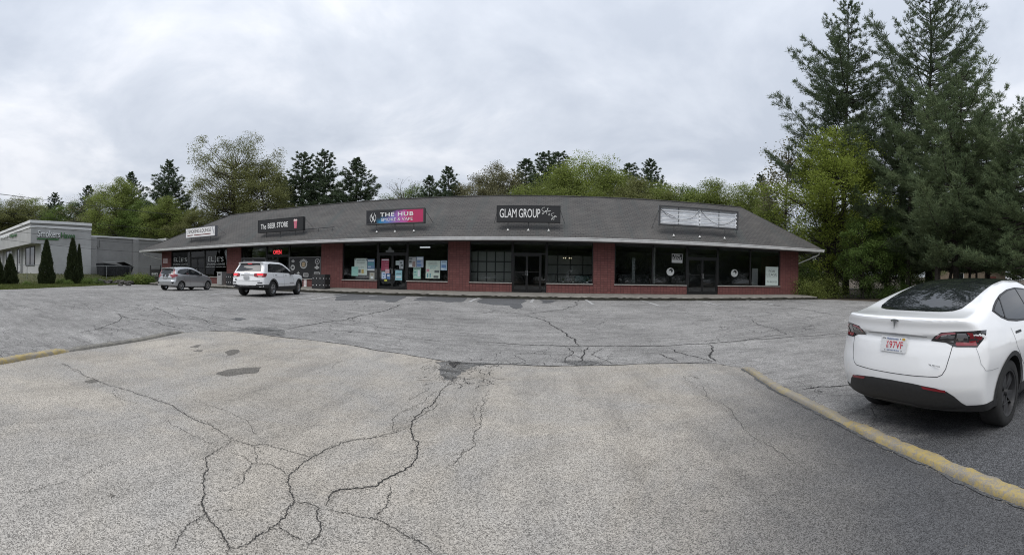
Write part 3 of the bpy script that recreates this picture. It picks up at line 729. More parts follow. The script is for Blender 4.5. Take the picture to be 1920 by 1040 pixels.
def shop_door(a, b, m=None, leaves=2, transom=True, pull=True, zt=ZT, extra=None, name='door'):
    x0, x1 = FX(a) + .003, FX(b) - .003; y0, y1 = D + .08, D + .19; f = .075
    fr = MB().box(x0, x0 + f, y0, y1, FLOOR, zt).box(x1 - f, x1, y0, y1, FLOOR, zt).box(x0 + f, x1 - f, y0, y1, DOORH, DOORH + .09).box(x0 + f, x1 - f, y0, y1, zt - f, zt)
    fr.box(x0 + f, x1 - f, y0, y1, FLOOR - .02, FLOOR + .02)
    d = part(fr, 'door_frame', m_alu)
    part(MB().box(x0 + f, x1 - f, y0 + .04, y0 + .05, DOORH + .09, zt - f), 'transom_pane', m or m_glass, d)
    side = x1 - f if extra is None else FX(extra)
    if extra: part(MB().box(FX(extra) - .03, FX(extra) + .03, y0, y1, FLOOR + .02, DOORH), 'mullion', m_alu, d); part(MB().box(FX(extra) + .03, x1 - f, y0 + .04, y0 + .05, FLOOR + .02, DOORH), 'side_pane', m or m_glass, d)
    xs = np.linspace(x0 + f, side - (.03 if extra else 0), leaves + 1)
    for i in range(leaves):
        q0, q1 = xs[i] + .004, xs[i + 1] - .004; s = .06
        lf = MB().box(q0, q0 + s, y0 + .02, y0 + .07, FLOOR + .03, DOORH - .01).box(q1 - s, q1, y0 + .02, y0 + .07, FLOOR + .03, DOORH - .01).box(q0 + s, q1 - s, y0 + .02, y0 + .07, FLOOR + .03, FLOOR + .18).box(q0 + s, q1 - s, y0 + .02, y0 + .07, DOORH - .1, DOORH - .01)
        lf.box(q0 + s, q1 - s, y0 + .03, y0 + .06, FLOOR + 1.18, FLOOR + 1.22)
        o = part(lf, name, m_alu)
        part(MB().box(q0 + s, q1 - s, y0 + .04, y0 + .048, FLOOR + .18, DOORH - .1), 'pane', m or m_glass, o)
        if pull:
            xp = (q1 - .035) if i == 0 else (q0 + .035)
            part(MB().tube([(xp, y0 + .02, FLOOR + .98), (xp, y0 - .05, FLOOR + .99), (xp, y0 - .05, FLOOR + 1.29), (xp, y0 + .02, FLOOR + 1.3)], .016, 8), 'handle', m_chrome, o, smoothf=True)
    return d
WIN = {}
# smoking lounge: dark tinted fronts with a recessed entry
WIN['e1'] = shop_window(320, 355, m=m_glassd); WIN['e2'] = shop_window(383, 425, m=m_glassd)
shop_door(355, 383, m=m_glassd)
# beverage shop
WIN['b1'] = shop_window(451, 498); WIN['b2'] = shop_window(541, 602); shop_door(498, 541)
# vape shop
WIN['h1'] = shop_window(642, 707); WIN['h2'] = shop_window(763, 840); shop_door(707, 763)
# salon
WIN['g1'] = shop_window(880.5, 960); WIN['g2'] = shop_window(1025, 1112); shop_door(960, 1025, extra=1014)
# empty shop
WIN['r1'] = shop_window(1152.5, 1288.5, mull=(1224.5,)); WIN['r2'] = shop_window(1347, 1463, mull=(1408,)); shop_door(1288.5, 1347)

# ---- things behind the glass
inside = lambda px, dy: on_plane_y(px, 500, D + dy).x
def grid_screen(px0, px1, cols, rows, z0, z1, Y, label):
    """dividing screen of dark bars and pale panels inside the salon"""
    x0, x1 = on_plane_y(px0, 500, Y).x, on_plane_y(px1, 500, Y).x
    r = empty('panel_screen', ((x0 + x1) / 2, Y, FLOOR)); tag(r, label, 'screen', 'panelled screens inside the salon')
    o = Vector(r.location)
    fr = MB(); bw = .07
    for i in range(cols + 1): x = x0 + (x1 - x0) * i / cols; fr.box(x - bw/2, x + bw/2, Y - .03, Y + .03, FLOOR, z1 + .002 * i)
    for j in range(rows + 1): z = z0 + (z1 - z0) * j / rows; fr.box(x0, x1, Y - .034, Y + .034, z - bw/2, z + bw/2)
    fr.v = [tuple(Vector(p) - o) for p in fr.v]; fr.build('frame', m_black, r)
    for i in range(cols):
        for j in range(rows):
            a = x0 + (x1 - x0) * i / cols; b = x0 + (x1 - x0) * (i + 1) / cols; c = z0 + (z1 - z0) * j / rows; d = z0 + (z1 - z0) * (j + 1) / rows
            p = MB().box(a + bw/2, b - bw/2, Y - .008, Y + .008, c + bw/2, d - bw/2); p.v = [tuple(Vector(q) - o) for q in p.v]; p.build('panel', M_('screen_panel', (.27, .275, .255), .7), r)
grid_screen(880, 962, 5, 3, FLOOR + .55, FLOOR + 2.45, D + .75, 'dark barred screen with pale panels behind the left salon window')
grid_screen(1022, 1116, 4, 3, FLOOR + .5, FLOOR + 2.35, D + 2.2, 'dark barred screen with pale panels behind the right salon window')
# ------------------------------------------------------------------ cars
def interp(tab, x): a = np.array(tab, float); return np.interp(x, a[:, 0], a[:, 1])
def sinterp(tab, x):
    """smooth monotone-ish curve through a table (Catmull-Rom on finite differences)"""
    a = np.array(tab, float); X, Y = a[:, 0], a[:, 1]; x = np.clip(x, X[0], X[-1])
    s = np.diff(Y) / np.diff(X); m = np.r_[s[0], np.where(s[1:] * s[:-1] > 0, 2 * s[1:] * s[:-1] / (s[1:] + s[:-1] + 1e-12), 0), s[-1]]
    i = np.clip(np.searchsorted(X, x, side='right') - 1, 0, len(X) - 2); h = X[i+1] - X[i]; t = (x - X[i]) / h
    return (2*t**3-3*t**2+1)*Y[i] + (t**3-2*t**2+t)*h*m[i] + (-2*t**3+3*t**2)*Y[i+1] + (t**3-t**2)*h*m[i+1]
def smax(a, b, k):
    h = np.clip(.5 + .5 * (a - b) / k, 0, 1); return b + (a - b) * h + k * h * (1 - h)
def car_surface(P, nx, ny, nz):
    L, H, W = P['L'], P['H'], P['W']
    def fn(p):
        x, y, z = p[..., 0], np.abs(p[..., 1]), p[..., 2]
        yy = y / W
        xr = sinterp(P['rear'], z) + P.get('rbow', .22) * np.clip(yy, 0, 1.2) ** P.get('rpow', 3.0)
        xf = L - sinterp(P['front'], z) - .42 * np.clip(yy, 0, 1.2) ** 2.6
        zt = sinterp(P['top'], x) - P['crown'](x) * yy ** 2
        bl = sinterp(P['belt'], x); wb = sinterp(P['plan'], x)
        low = sinterp(P['sec'], z / bl)
        yl = wb * low
        yu = wb * P['sec'][-1][1] - P['shoulder'] - (z - bl) * P['tumble'] - .06 * np.clip(z - bl, 0, 1) ** 2
        # the cabin meets the body at a soft shoulder
        ys = np.where(z > bl, -smax(-yl, -yu, .03), yl)
        ys = -smax(-yl, -(np.where(z > bl - .12, yu, 9)), P.get('shk', .035))
        f = smax(z - zt, y - ys, P.get('kt', .07)); f = smax(f, xr - x, P.get('kr', .06)); f = smax(f, x - xf, .1)
        f = smax(f, sinterp(P['sillz'], x) - z, .04); return f
    def face(ax, s):
        dims = {0: (0, L), 1: (-W, W), 2: (.15, H)}; n = {0: nx, 1: ny, 2: nz}; o = [a for a in (0, 1, 2) if a != ax]
        u = np.linspace(*dims[o[0]], n[o[0]] + 1); v = np.linspace(*dims[o[1]], n[o[1]] + 1); U, V = np.meshgrid(u, v, indexing='ij')
        p = np.zeros(U.shape + (3,)); p[..., o[0]] = U; p[..., o[1]] = V; p[..., ax] = dims[ax][s]; return p
    pts, quads, base = [], [], 0
    for ax in (0, 1, 2):
        for s in (0, 1):
            p = face(ax, s); a, b = p.shape[:2]; I = np.arange(a * b).reshape(a, b) + base
            q = np.stack([I[:-1, :-1], I[1:, :-1], I[1:, 1:], I[:-1, 1:]], -1).reshape(-1, 4)
            if (s == 1) == (ax == 1): q = q[:, ::-1]
            pts.append(p.reshape(-1, 3)); quads.append(q); base += a * b
    P_ = np.concatenate(pts); Q = np.concatenate(quads)
    c = np.stack([np.clip(P_[:, 0], P['spine'][0], P['spine'][1]), P_[:, 1] * .25, np.full(len(P_), P['spine'][2])], -1)
    d = P_ - c; lo = np.zeros(len(P_)); hi = np.full(len(P_), 1.25)
    st = np.linspace(.05, 1.35, 60); done = np.zeros(len(P_), bool)
    for t in st:
        v = fn(c + d * t) > 0; new = v & ~done; hi[new] = t; lo[new] = t - .0221; done |= v
    for _ in range(22):
        mid = (lo + hi) / 2; v = fn(c + d * mid[:, None]) > 0; hi = np.where(v, mid, hi); lo = np.where(v, lo, mid)
    V = c + d * ((lo + hi) / 2)[:, None]
    return V, Q, fn
def sharpen(me, ang=.5):
    bm = bmesh.new(); bm.from_mesh(me)
    for f in bm.faces: f.smooth = True
    for e_ in bm.edges:
        if len(e_.link_faces) != 2 or e_.calc_face_angle(0) > ang: e_.smooth = False
    bm.to_mesh(me); bm.free()
class Car:
    def __init__(s, P, loc, heading, n=(120, 40, 36), name='parked_car'):
        """heading: azimuth clockwise from +Y of the car's nose; loc: ground point under the middle of the rear bumper"""
        s.P = P; s.root = empty(name, loc, math.pi / 2 - heading)
        s.M = Matrix.Translation(Vector(loc)) @ Matrix.Rotation(math.pi / 2 - heading, 4, 'Z'); s.Mi = s.M.inverted()
        V, Q, s.fn = car_surface(P, *n)
        me = np_mesh('body', V, Q); bm = bmesh.new(); bm.from_mesh(me); bmesh.ops.remove_doubles(bm, verts=bm.verts, dist=.0004)
        bmesh.ops.recalc_face_normals(bm, faces=bm.faces); bm.to_mesh(me)
        s.bvh = BVHTree.FromBMesh(bm); bm.free()
        me.materials.append(P['paint']); me.materials.append(m_well)
        # wheel arches are cut out
        cut = MB()
        for xw in (P['xr'], P['xf']):
            for sd in (-1, 1):
                Mx = Matrix.Translation((xw, sd * (P['W'] - .16), P['rw'])); cut.lathe([(0.001, -.26), (P['ra'], -.26), (P['ra'], .4), (0.001, .4)], 48, Mx)
        cm = cut.mesh('cut'); bm = bmesh.new(); bm.from_mesh(cm); bmesh.ops.remove_doubles(bm, verts=bm.verts, dist=.003); bmesh.ops.recalc_face_normals(bm, faces=bm.faces); bm.to_mesh(cm); bm.free()
        cm.materials.append(P['paint']); cm.materials.append(m_well); cm.polygons.foreach_set('material_index', [1] * len(cm.polygons))
        ob = link('body', me, None, s.root); oc = link('cut', cm); oc.matrix_world = s.M; ob_mod = ob.modifiers.new('b', 'BOOLEAN'); ob_mod.object = oc; ob_mod.solver = 'EXACT'; ob_mod.operation = 'DIFFERENCE'
        bpy.context.view_layer.update()
        me2 = bpy.data.meshes.new_from_object(ob.evaluated_get(bpy.context.evaluated_depsgraph_get())); ob.modifiers.clear(); ob.data = me2; bpy.data.objects.remove(oc)
        sharpen(me2, .55); s.body = ob
        if 'zblack' in P:
            me2.materials.append(m_plastic); mi = np.zeros(len(me2.polygons), np.int32); me2.polygons.foreach_get('material_index', mi); cen = np.zeros(len(me2.polygons) * 3); me2.polygons.foreach_get('center', cen)
            mi[(cen.reshape(-1, 3)[:, 2] < P['zblack']) & (mi == 0)] = len(me2.materials) - 1; me2.polygons.foreach_set('material_index', mi)
        me2.name = 'body'
    def hit(s, o, d):
        l, n, i, ds = s.bvh.ray_cast(Vector(o), Vector(d)); return (l, n) if l is not None else (None, None)
    def px(s, x, y):
        o = s.Mi @ CAMPOS; d = s.Mi.to_3x3() @ ray(x, y); return s.hit(o, d.normalized())
    def proj(s, mode):
        if mode == 'px': return lambda a, b: s.px(a, b)
        if mode == 'rear': return lambda a, b: s.hit((-2, a, b), (1, 0, 0))
        if mode == 'front': return lambda a, b: s.hit((s.P['L'] + 2, a, b), (-1, 0, 0))
        if mode == 'right': return lambda a, b: s.hit((a, -3, b), (0, 1, 0))
        if mode == 'left': return lambda a, b: s.hit((a, 3, b), (0, -1, 0))
        if mode == 'top': return lambda a, b: s.hit((a, b, 4), (0, 0, -1))
        if mode == 'rq': q = math.sqrt(.5); return lambda a, b: s.hit((-3 * q + a * q, -3 * q - a * q, b), (q, q, 0))      # rear right quarter
        if mode == 'lq': q = math.sqrt(.5); return lambda a, b: s.hit((-3 * q + a * q, 3 * q + a * q, b), (q, -q, 0))
    def patch(s, name, poly, mode, m, off=.004, step=.06, parent=None, mirror=False, thick=0.0):
        """a panel of the polygon's outline that lies on the body"""
        pr = s.proj(mode); v, f = fill2d(poly, step); V = []; keep = []
        for x, y in v:
            l, n = pr(x, y); keep.append(l is not None); V.append(tuple(l + n * off) if l is not None else (0, 0, 0))
        f = [t for t in f if all(keep[i] for i in t)]
        if mirror == 'only': V = [(a, -b, c) for a, b, c in V]; f = [t[::-1] for t in f]
        me = bpy.data.meshes.new(name); me.from_pydata(V, [], f)
        bm = bmesh.new(); bm.from_mesh(me); bmesh.ops.delete(bm, geom=[q for q in bm.verts if not q.link_faces], context='VERTS')
        if thick:
            geo = bmesh.ops.extrude_face_region(bm, geom=list(bm.faces)); 
            for q in [e_ for e_ in geo['geom'] if isinstance(e_, bmesh.types.BMVert)]: q.co = q.co * 1.0
        bm.to_mesh(me); bm.free(); me.polygons.foreach_set('use_smooth', [True] * len(me.polygons)); me.update()
        o = link(name, me, m, parent or s.root)
        if mirror is True: s.patch(name, poly, mode, m, off, step, parent, 'only')
        return o
    def line(s, name, pts, mode, m, wd=.006, off=.003, parent=None, mirror=False, n=14):
        """a thin seam or trim strip lying on the body"""
        pr = s.proj(mode); L_, N_ = [], []
        for (a, b), (c, d) in zip(pts[:-1], pts[1:]):
            for k in range(n):
                l, nn = pr(a + (c - a) * k / n, b + (d - b) * k / n)
                if l is not None: L_.append(l); N_.append(nn)
        V, T = [], []
        for i in range(len(L_)):
            d = (L_[min(i+1, len(L_)-1)] - L_[max(i-1, 0)]).normalized(); q = d.cross(N_[i]).normalized() * wd * .5
            V += [L_[i] + q + N_[i] * off, L_[i] - q + N_[i] * off]
            if i: T.append((2*i-2, 2*i-1, 2*i+1, 2*i))
        if mirror == 'only': V = [Vector((a.x, -a.y, a.z)) for a in V]
        me = bpy.data.meshes.new(name); me.from_pydata([tuple(a) for a in V], [], T); me.update()
        o = link(name, me, m, parent or s.root)
        if mirror is True: s.line(name, pts, mode, m, wd, off, parent, 'only', n)
        return o
    def wheels(s, spoke_fn, rim_m, tyre_w=.235, rimr=.66, steer=0.0):
        P = s.P; r = P['rw']; rr = r * rimr
        tp = [(rr, -.5), (rr + .012, -.5), (r * .86, -.52), (r * .965, -.47), (r, -.36), (r, .36), (r * .965, .47), (r * .86, .52), (rr + .012, .5), (rr, .5)]
        tyre = MB().lathe([(a, b * tyre_w) for a, b in tp], 48).mesh('tyre')
        for q in tyre.polygons: q.use_smooth = True
        rim = MB().lathe([(rr, .5 * tyre_w - .004), (rr - .018, .5 * tyre_w - .010), (rr - .024, .3 * tyre_w), (rr - .03, -.48 * tyre_w), (rr, -.5 * tyre_w)], 40)
        spoke_fn(rim, rr, tyre_w); rimme = rim.mesh('rim'); sharpen(rimme, .6)
        brk = MB().lathe([(0.02, .02), (rr * .74, .02), (rr * .74, -.01)], 32).mesh('brake_disc')
        hub = MB().lathe([(0.0005, .42 * tyre_w), (rr * .13, .42 * tyre_w), (rr * .15, .30 * tyre_w), (rr * .15, -.1)], 20).mesh('hub_cap'); sharpen(hub, .6)
        for xw, st in ((P['xr'], 0), (P['xf'], steer)):
            for sd in (-1, 1):
                w_ = empty('wheel', (xw, sd * (P['W'] - .035 - tyre_w / 2), r), parent=s.root); w_.rotation_euler = (0, random.uniform(0, 1), (0 if sd > 0 else math.pi) + st)
                link('tyre', tyre, m_tyre, w_); link('rim', rimme, rim_m, w_); link('brake_disc', brk, m_disc, w_); link('hub_cap', hub, rim_m, w_)
def spokes(n, w0, w1, split=0.0, depth=.34):
    def f(mb, rr, tw):
        for k in range(n):
            for sp in ((-split, split) if split else (0,)):
                t = 2 * math.pi * k / n
                def at(r, off, y): return (r * math.cos(t) - off * math.sin(t), y, r * math.sin(t) + off * math.cos(t))
                vs = []
                for r, wv, yo, so_ in ((rr * .1, w0, depth, sp * .2), (rr * .55, (w0 + w1) / 2, depth + .06, sp * .7), (rr * .96, w1, depth + .05, sp)):
                    for a, b in ((-1, 0), (1, 0), (1, -1), (-1, -1)): vs.append(at(r, (a * wv * .5 + so_) * rr, yo * tw + b * .035))
                mb.add(vs, [(i*4+j, i*4+(j+1) % 4, (i+1)*4+(j+1) % 4, (i+1)*4+j) for i in range(2) for j in range(4)] + [(0, 1, 2, 3), (8, 11, 10, 9)])
    return f
def rrect(x0, x1, y0, y1, r=.02, n=3):
    o = []
    for cx, cy, a0 in ((x1-r, y1-r, 0), (x0+r, y1-r, 90), (x0+r, y0+r, 180), (x1-r, y0+r, 270)):
        for k in range(n + 1): a = math.radians(a0 + 90 * k / n); o.append((cx + r * math.cos(a), cy + r * math.sin(a)))
    return o
m_well = M_('wheel_well', (.012, .012, .012), .9); m_tyre = M_('tyre_rubber', (.022, .022, .022), .8, var=.25, vs=20, bmp=.1); m_disc = M_('brake_steel', (.16, .16, .16), .4, metal=1.0)
m_wht = M_('car_white', (.86, .865, .87), .2, coat=1.0); m_silver = M_('car_silver', (.50, .51, .52), .28, metal=.75, coat=1.0)
m_cglass = M_('car_glass', (.012, .014, .016), .03, spec=.7); m_trim = M_('car_trim_black', (.012, .012, .013), .45); m_seamc = M_('panel_gap', (.06, .06, .065), .9)
m_red = M_('tail_lamp_red', (.22, .012, .018), .12, coat=1.0); m_redlit = M_('tail_lamp_lit', (.5, .02, .03), .15, emit=(1.0, .05, .06), es=.9)
m_lampdark = M_('tail_lamp_smoke', (.035, .032, .034), .08, coat=1.0); m_lampgrey = M_('tail_lamp_grey', (.20, .20, .21), .15, coat=1.0); m_lampclear = M_('tail_lamp_clear', (.75, .68, .62), .15, coat=1.0)
m_emb = M_('emblem_chrome', (.42, .43, .45), .25, metal=1.0); m_plate = M_('plate_white', (.72, .73, .74), .4, var=.05); m_plred = M_('plate_red', (.55, .05, .07), .5); m_plblue = M_('plate_blue', (.25, .30, .45), .5)
m_rimb = M_('rim_black', (.085, .085, .088), .35, metal=.5); m_rims = M_('rim_silver', (.55, .56, .57), .28, metal=.9); m_plastic = M_('cladding', (.030, .030, .031), .6, var=.15, vs=30)

def text_mesh(body, size=1.0, bold=0.0, sx=1.0, shear=0.0, align='CENTER', spacing=1.0, ext=.002):
    c = bpy.data.curves.new('lettering', 'FONT'); c.body = body; c.size = size; c.align_x = align; c.align_y = 'CENTER'; c.offset = bold; c.shear = shear; c.space_character = spacing; c.extrude = ext; c.resolution_u = 3
    o = bpy.data.objects.new('lettering', c); COL.objects.link(o); bpy.context.view_layer.update()
    me = bpy.data.meshes.new_from_object(o.evaluated_get(bpy.context.evaluated_depsgraph_get())); bpy.data.objects.remove(o); bpy.data.curves.remove(c)
    if sx != 1.0:
        for v in me.vertices: v.co.x *= sx
    me.name = 'lettering'; me.materials.clear(); return me
def text(body, M, m, parent, name='lettering', fit=None, **k):
    """lettering whose local x, y lie in the plane of M; fit = (width, height) of the letters in metres"""
    me = text_mesh(body, **k)
    if fit and len(me.vertices):
        xs = [v.co.x for v in me.vertices]; ys = [v.co.y for v in me.vertices]; w0, h0 = max(xs) - min(xs), max(ys) - min(ys); cx, cy = (max(xs) + min(xs)) / 2, (max(ys) + min(ys)) / 2
        for v in me.vertices: v.co.x = (v.co.x - cx) * fit[0] / w0; v.co.y = (v.co.y - cy) * fit[1] / h0
    n_words = len(body.split())
    if n_words < 2: me.transform(M); return link(name, me, m, parent)
    # one object for each word: cut at the widest gaps between letters
    bm = bmesh.new(); bm.from_mesh(me); seen, isl = set(), []
    for v in bm.verts:
        if v.index in seen: continue
        st, comp = [v], []; seen.add(v.index)
        while st:
            a = st.pop(); comp.append(a)
            for e_ in a.link_edges:
                b = e_.other_vert(a)
                if b.index not in seen: seen.add(b.index); st.append(b)
        isl.append((min(a.co.x for a in comp), max(a.co.x for a in comp)))
    isl.sort(); gaps = []; mx = isl[0][1]
    for a, b in isl[1:]: gaps.append((a - mx, (a + mx) / 2)); mx = max(mx, b)
    cuts = sorted(x for _, x in sorted(gaps, reverse=True)[:n_words - 1]); bm.free(); o = None
    for lo, hi in zip([-1e9] + cuts, cuts + [1e9]):
        b2 = bmesh.new(); b2.from_mesh(me); bmesh.ops.delete(b2, geom=[v for v in b2.verts if not lo < v.co.x < hi], context='VERTS'); m2 = bpy.data.meshes.new(name); b2.to_mesh(m2); b2.free(); m2.transform(M); o = link(name, m2, m, parent)
    return o

# ---- white electric hatchback, nearest car
TP = dict(zblack=.372, L=4.75, H=1.62, W=.955, paint=m_wht, xr=.98, xf=3.87, rw=.365, ra=.415, spine=(1.05, 3.4, .72), shoulder=.012, tumble=.50, rbow=.34, rpow=2.7, kt=.09, kr=.05, shk=.05,
  top=[(-.2, 1.195), (.0, 1.225), (.10, 1.242), (.2, 1.256), (.32, 1.272), (.48, 1.305), (.75, 1.405), (1.1, 1.52), (1.5, 1.612), (1.95, 1.66), (2.3, 1.662), (2.7, 1.61), (3.1, 1.46), (3.5, 1.24), (3.75, 1.10), (3.95, 1.03), (4.4, .93), (4.75, .78)],
  crown=lambda x: .035 + .05 * smooth((x - .3) / .8) * smooth((3.6 - x) / .8),
  rear=[(.15, .34), (.27, .20), (.34, .11), (.45, .045), (.58, .005), (.68, .0), (.85, .022), (.97, .055), (1.035, .082), (1.055, .060), (1.075, .050), (1.13, .052), (1.19, .040), (1.23, .028), (1.26, .035), (1.40, .32), (1.6, .9)],
  front=[(.15, .25), (.3, .08), (.5, .0), (.7, .03), (.9, .25), (1.1, .6), (1.6, 1.4)],
  belt=[(0, 1.07), (.6, 1.07), (1.4, 1.04), (2.5, .99), (3.6, .95), (4.75, .9)], plan=[(0, .875), (.35, .915), (.9, .955), (2.4, .955), (3.8, .955), (4.4, .93), (4.75, .86)],
  sec=[(0, .90), (.2, .935), (.38, .965), (.6, .985), (.75, 1.0), (.9, .985), (1.0, .965)], sillz=[(0, .335), (.5, .30), (1, .24), (3.8, .2), (4.75, .22)])
T_AZ = math.radians(82.0); T_LOC = (3.06, 2.86)
car = Car(TP, (T_LOC[0], T_LOC[1], gz_(*T_LOC) - .02), T_AZ, (170, 64, 72))
tag(car.root, 'white electric hatchback with black glass roof parked beside the yellow kerb', 'car', 'cars in the lot')
cq = lambda L_: [(1500 + x * 420 / 1143, 469 + y * 382 / 1040) for x, y in L_]
def sym(L_): return L_ + [(-a, b) for a, b in L_[::-1] if abs(a) > 1e-6]
def symx(L_): return L_ + [(a, -b) for a, b in L_[::-1] if abs(b) > 1e-6]
car.patch('rear_window', symx([(.37, 0), (.375, .2), (.40, .36), (.455, .465), (.55, .525), (.75, .55), (1.0, .548), (1.25, .54), (1.42, .535)]), 'top', m_cglass, .004, .05)
car.patch('roof_glass', symx([(1.43, .534), (1.8, .52), (2.2, .505), (2.55, .48)]), 'top', m_cglass, .004, .06)
car.patch('windscreen', symx([(2.62, .56), (3.1, .62), (3.5, .66), (3.62, .5), (3.7, 0)]), 'top', m_cglass, .004, .07)
WIN_T = [(.74, 1.285), (.84, 1.335), (1.0, 1.39), (1.25, 1.455), (1.6, 1.51), (2.0, 1.535), (2.4, 1.522), (2.8, 1.46), (3.2, 1.32), (3.55, 1.13), (3.5, 1.075), (2.6, 1.085), (1.9, 1.105), (1.4, 1.125), (1.1, 1.155), (.9, 1.205)]
def shrink(poly, k):
    if poly_area(poly) < 0: poly = poly[::-1]
    o = []
    for i in range(len(poly)):
        a, b, c = Vector(poly[i-1]), Vector(poly[i]), Vector(poly[(i+1) % len(poly)]); n1 = (b-a).normalized(); n2 = (c-b).normalized()
        n = Vector((-(n1+n2).y, (n1+n2).x)).normalized(); cs = max(.35, n.dot(Vector((-n1.y, n1.x)))); p = b + n * k / cs; o.append((p.x, p.y))
    return o
car.patch('window_trim', WIN_T, 'right', m_trim, .003, .06, mirror=True)
car.patch('side_window', shrink(WIN_T, .024), 'right', m_cglass, .006, .06, mirror=True)
for pts in ([(1.16, 1.43), (1.02, 1.17)], [(2.0, 1.53), (2.12, 1.09)]): car.line('window_pillar', pts, 'right', m_trim, .03, .009, mirror=True)
# tail lamps, each with its lenses
LR = cq([(668, 463), (688, 437), (720, 420), (795, 415), (880, 412), (950, 407), (948, 430), (935, 455), (905, 495), (800, 494), (780, 489), (745, 472)])
lens = [('red_lens', cq([(680, 458), (695, 438), (722, 424), (793, 419), (793, 428), (725, 433), (705, 446), (694, 460)]), M_('lens_pink', (.30, .10, .12), .1, coat=1.0)),
        ('reversing_lens', cq([(697, 460), (725, 438), (792, 432), (783, 472), (748, 464)]), m_lampgrey),
        ('red_lens', cq([(793, 480), (797, 470), (862, 472), (868, 440), (850, 421), (880, 423), (893, 450), (903, 488), (800, 489)]), m_red),
        ('clear_lens', cq([(801, 425), (845, 424), (857, 440), (855, 466), (797, 464)]), m_lampgrey),
        ('red_lens', cq([(890, 435), (930, 440), (922, 462), (905, 470)]), m_red),
        ('divider', cq([(793, 415), (800, 415), (786, 491), (778, 489)]), m_trim)]
for md in (False, 'only'):
    lamp = car.patch('tail_lamp', LR, 'px', m_lampdark, .005, 9, mirror=md)
    for nm, q, mm in lens: car.patch(nm, q, 'px', mm, .009, 6, lamp, md)
car.line('tailgate_trim', [(-.37, 1.053), (-.2, 1.057), (0, 1.058), (.2, 1.057), (.37, 1.053)], 'rear', M_('trim_shadow', (.30, .31, .32), .3), .012, .004)
# shut lines
car.line('tailgate_seam', [(-.615, .985), (-.60, .88), (-.575, .76), (-.545, .705), (-.50, .682), (-.25, .675), (0, .673), (.25, .675), (.50, .682), (.545, .705), (.575, .76), (.60, .88), (.615, .985)], 'rear', m_seamc, .007, .002)
car.line('quarter_seam', [(.27, .955), (.275, .80), (.31, .735), (.42, .72), (.60, .715)], 'right', M_('seam_light', (.35, .36, .37), .8), .005, .002, mirror=True)
car.line('door_seam', [(1.33, .70), (1.47, .60), (1.52, .42), (1.52, .30)], 'right', m_seamc, .006, .002, mirror=True)
car.line('door_seam', [(1.33, .70), (1.16, .86), (1.08, 1.1)], 'right', m_seamc, .006, .002, mirror=True)
car.line('door_seam', [(2.12, 1.06), (2.16, .8), (2.14, .32)], 'right', m_seamc, .006, .002, mirror=True)
car.patch('door_handle', rrect(1.20, 1.43, 1.000, 1.028, .012), 'right', m_trim, .006, .05, mirror=True); car.patch('door_handle', rrect(2.20, 2.43, .985, 1.013, .012), 'right', m_trim, .006, .05, mirror=True)
# black lower bumper, sills and arch cladding
val = car.patch('rear_valance', sym([(0, .606), (-.25, .600), (-.48, .575), (-.58, .548), (-.64, .50), (-.70, .425), (-.74, .392), (-.80, .378), (-.86, .372), (-.90, .2), (0, .2)]), 'rear', m_plastic, .006, .045)
car.patch('sill_cladding', [(.20, .40), (.62, .40), (.62, .1), (.15, .1)], 'right', m_plastic, .007, .04, mirror=True)
car.patch('sill_cladding', [(1.30, .1), (1.33, .385), (3.5, .375), (3.55, .1)], 'right', m_plastic, .007, .07, mirror=True)
for xw in (TP['xr'], TP['xf']):
    ring = [(xw + r_ * math.cos(t), TP['rw'] + r_ * math.sin(t)) for r_, ts in ((TP['ra'] + .052, np.linspace(-.35, math.pi + .35, 24)), (TP['ra'] + .001, np.linspace(math.pi + .35, -.35, 24))) for t in ts]
    car.patch('arch_cladding', ring, 'right', m_plastic, .010, .06, mirror=True)
for sgn in (1, -1): car.patch('reflector', [(sgn * .345, .585), (sgn * .57, .560), (sgn * .575, .535), (sgn * .36, .560)], 'rear', m_red, .012, .04, val)
car.line('valance_edge', [(-.72, .36), (-.5, .352), (-.3, .352), (-.2, .375), (.2, .375), (.3, .352), (.5, .352), (.72, .36)], 'rear', M_('lip_grey', (.06, .06, .062), .35), .012, .010, val)
# number plate, emblem, lettering
def on_rear(y, z, off):
    l, n = car.hit((-2, y, z), (1, 0, 0)); zz = Vector((-1, 0, .12)).normalized(); xx = Vector((0, -1, 0)); yy = zz.cross(xx)
    return Matrix.Translation(l + zz * off) @ Matrix((xx, yy, zz)).transposed().to_4x4()
PM = on_rear(-.01, .955, .02)
pl = MB().prism(rrect(-.155, .155, -.0775, .0775, .014), PM, .004).build('number_plate', m_plate, car.root)
LM = lambda x, y: PM @ Matrix.Translation((x, y, .0055))
text('97VF', LM(.035, -.002), m_plred, pl, fit=(.165, .07)); text('V', LM(-.07, .018), m_plred, pl, fit=(.027, .030)); text('E', LM(-.07, -.020), m_plred, pl, fit=(.024, .030))
text('Massachusetts', LM(-.01, .058), m_plblue, pl, fit=(.14, .018)); text('JUL', LM(-.122, .058), m_grey, pl, fit=(.03, .014)); text('ELECTRIC VEHICLE', LM(0, -.058), m_plblue, pl, fit=(.15, .011))
MB().prism(rrect(.105, .14, .045, .07, .004), PM @ Matrix.Translation((0, 0, .0045)), .001).build('sticker', M_('sticker_ochre', (.55, .33, .06), .5), pl)
for x, y in ((-.10, .058), (.085, .058), (-.10, -.06), (.10, -.06)): MB().lathe([(.0005, .003), (.005, .003), (.006, 0)], 8, PM @ Matrix.Translation((x, y, .004)) @ Matrix.Rotation(math.pi / 2, 4, 'X')).build('bolt', m_dgrey, pl)
EM = on_rear(-.02, 1.165, .016)
MB().prism([(-.050, .036), (-.02, .046), (0, .048), (.02, .046), (.050, .036), (.042, .022), (.026, .026), (.014, .026), (.0, -.050), (-.014, .026), (-.026, .026), (-.042, .022)], EM, .006).build('emblem', m_emb, car.root)
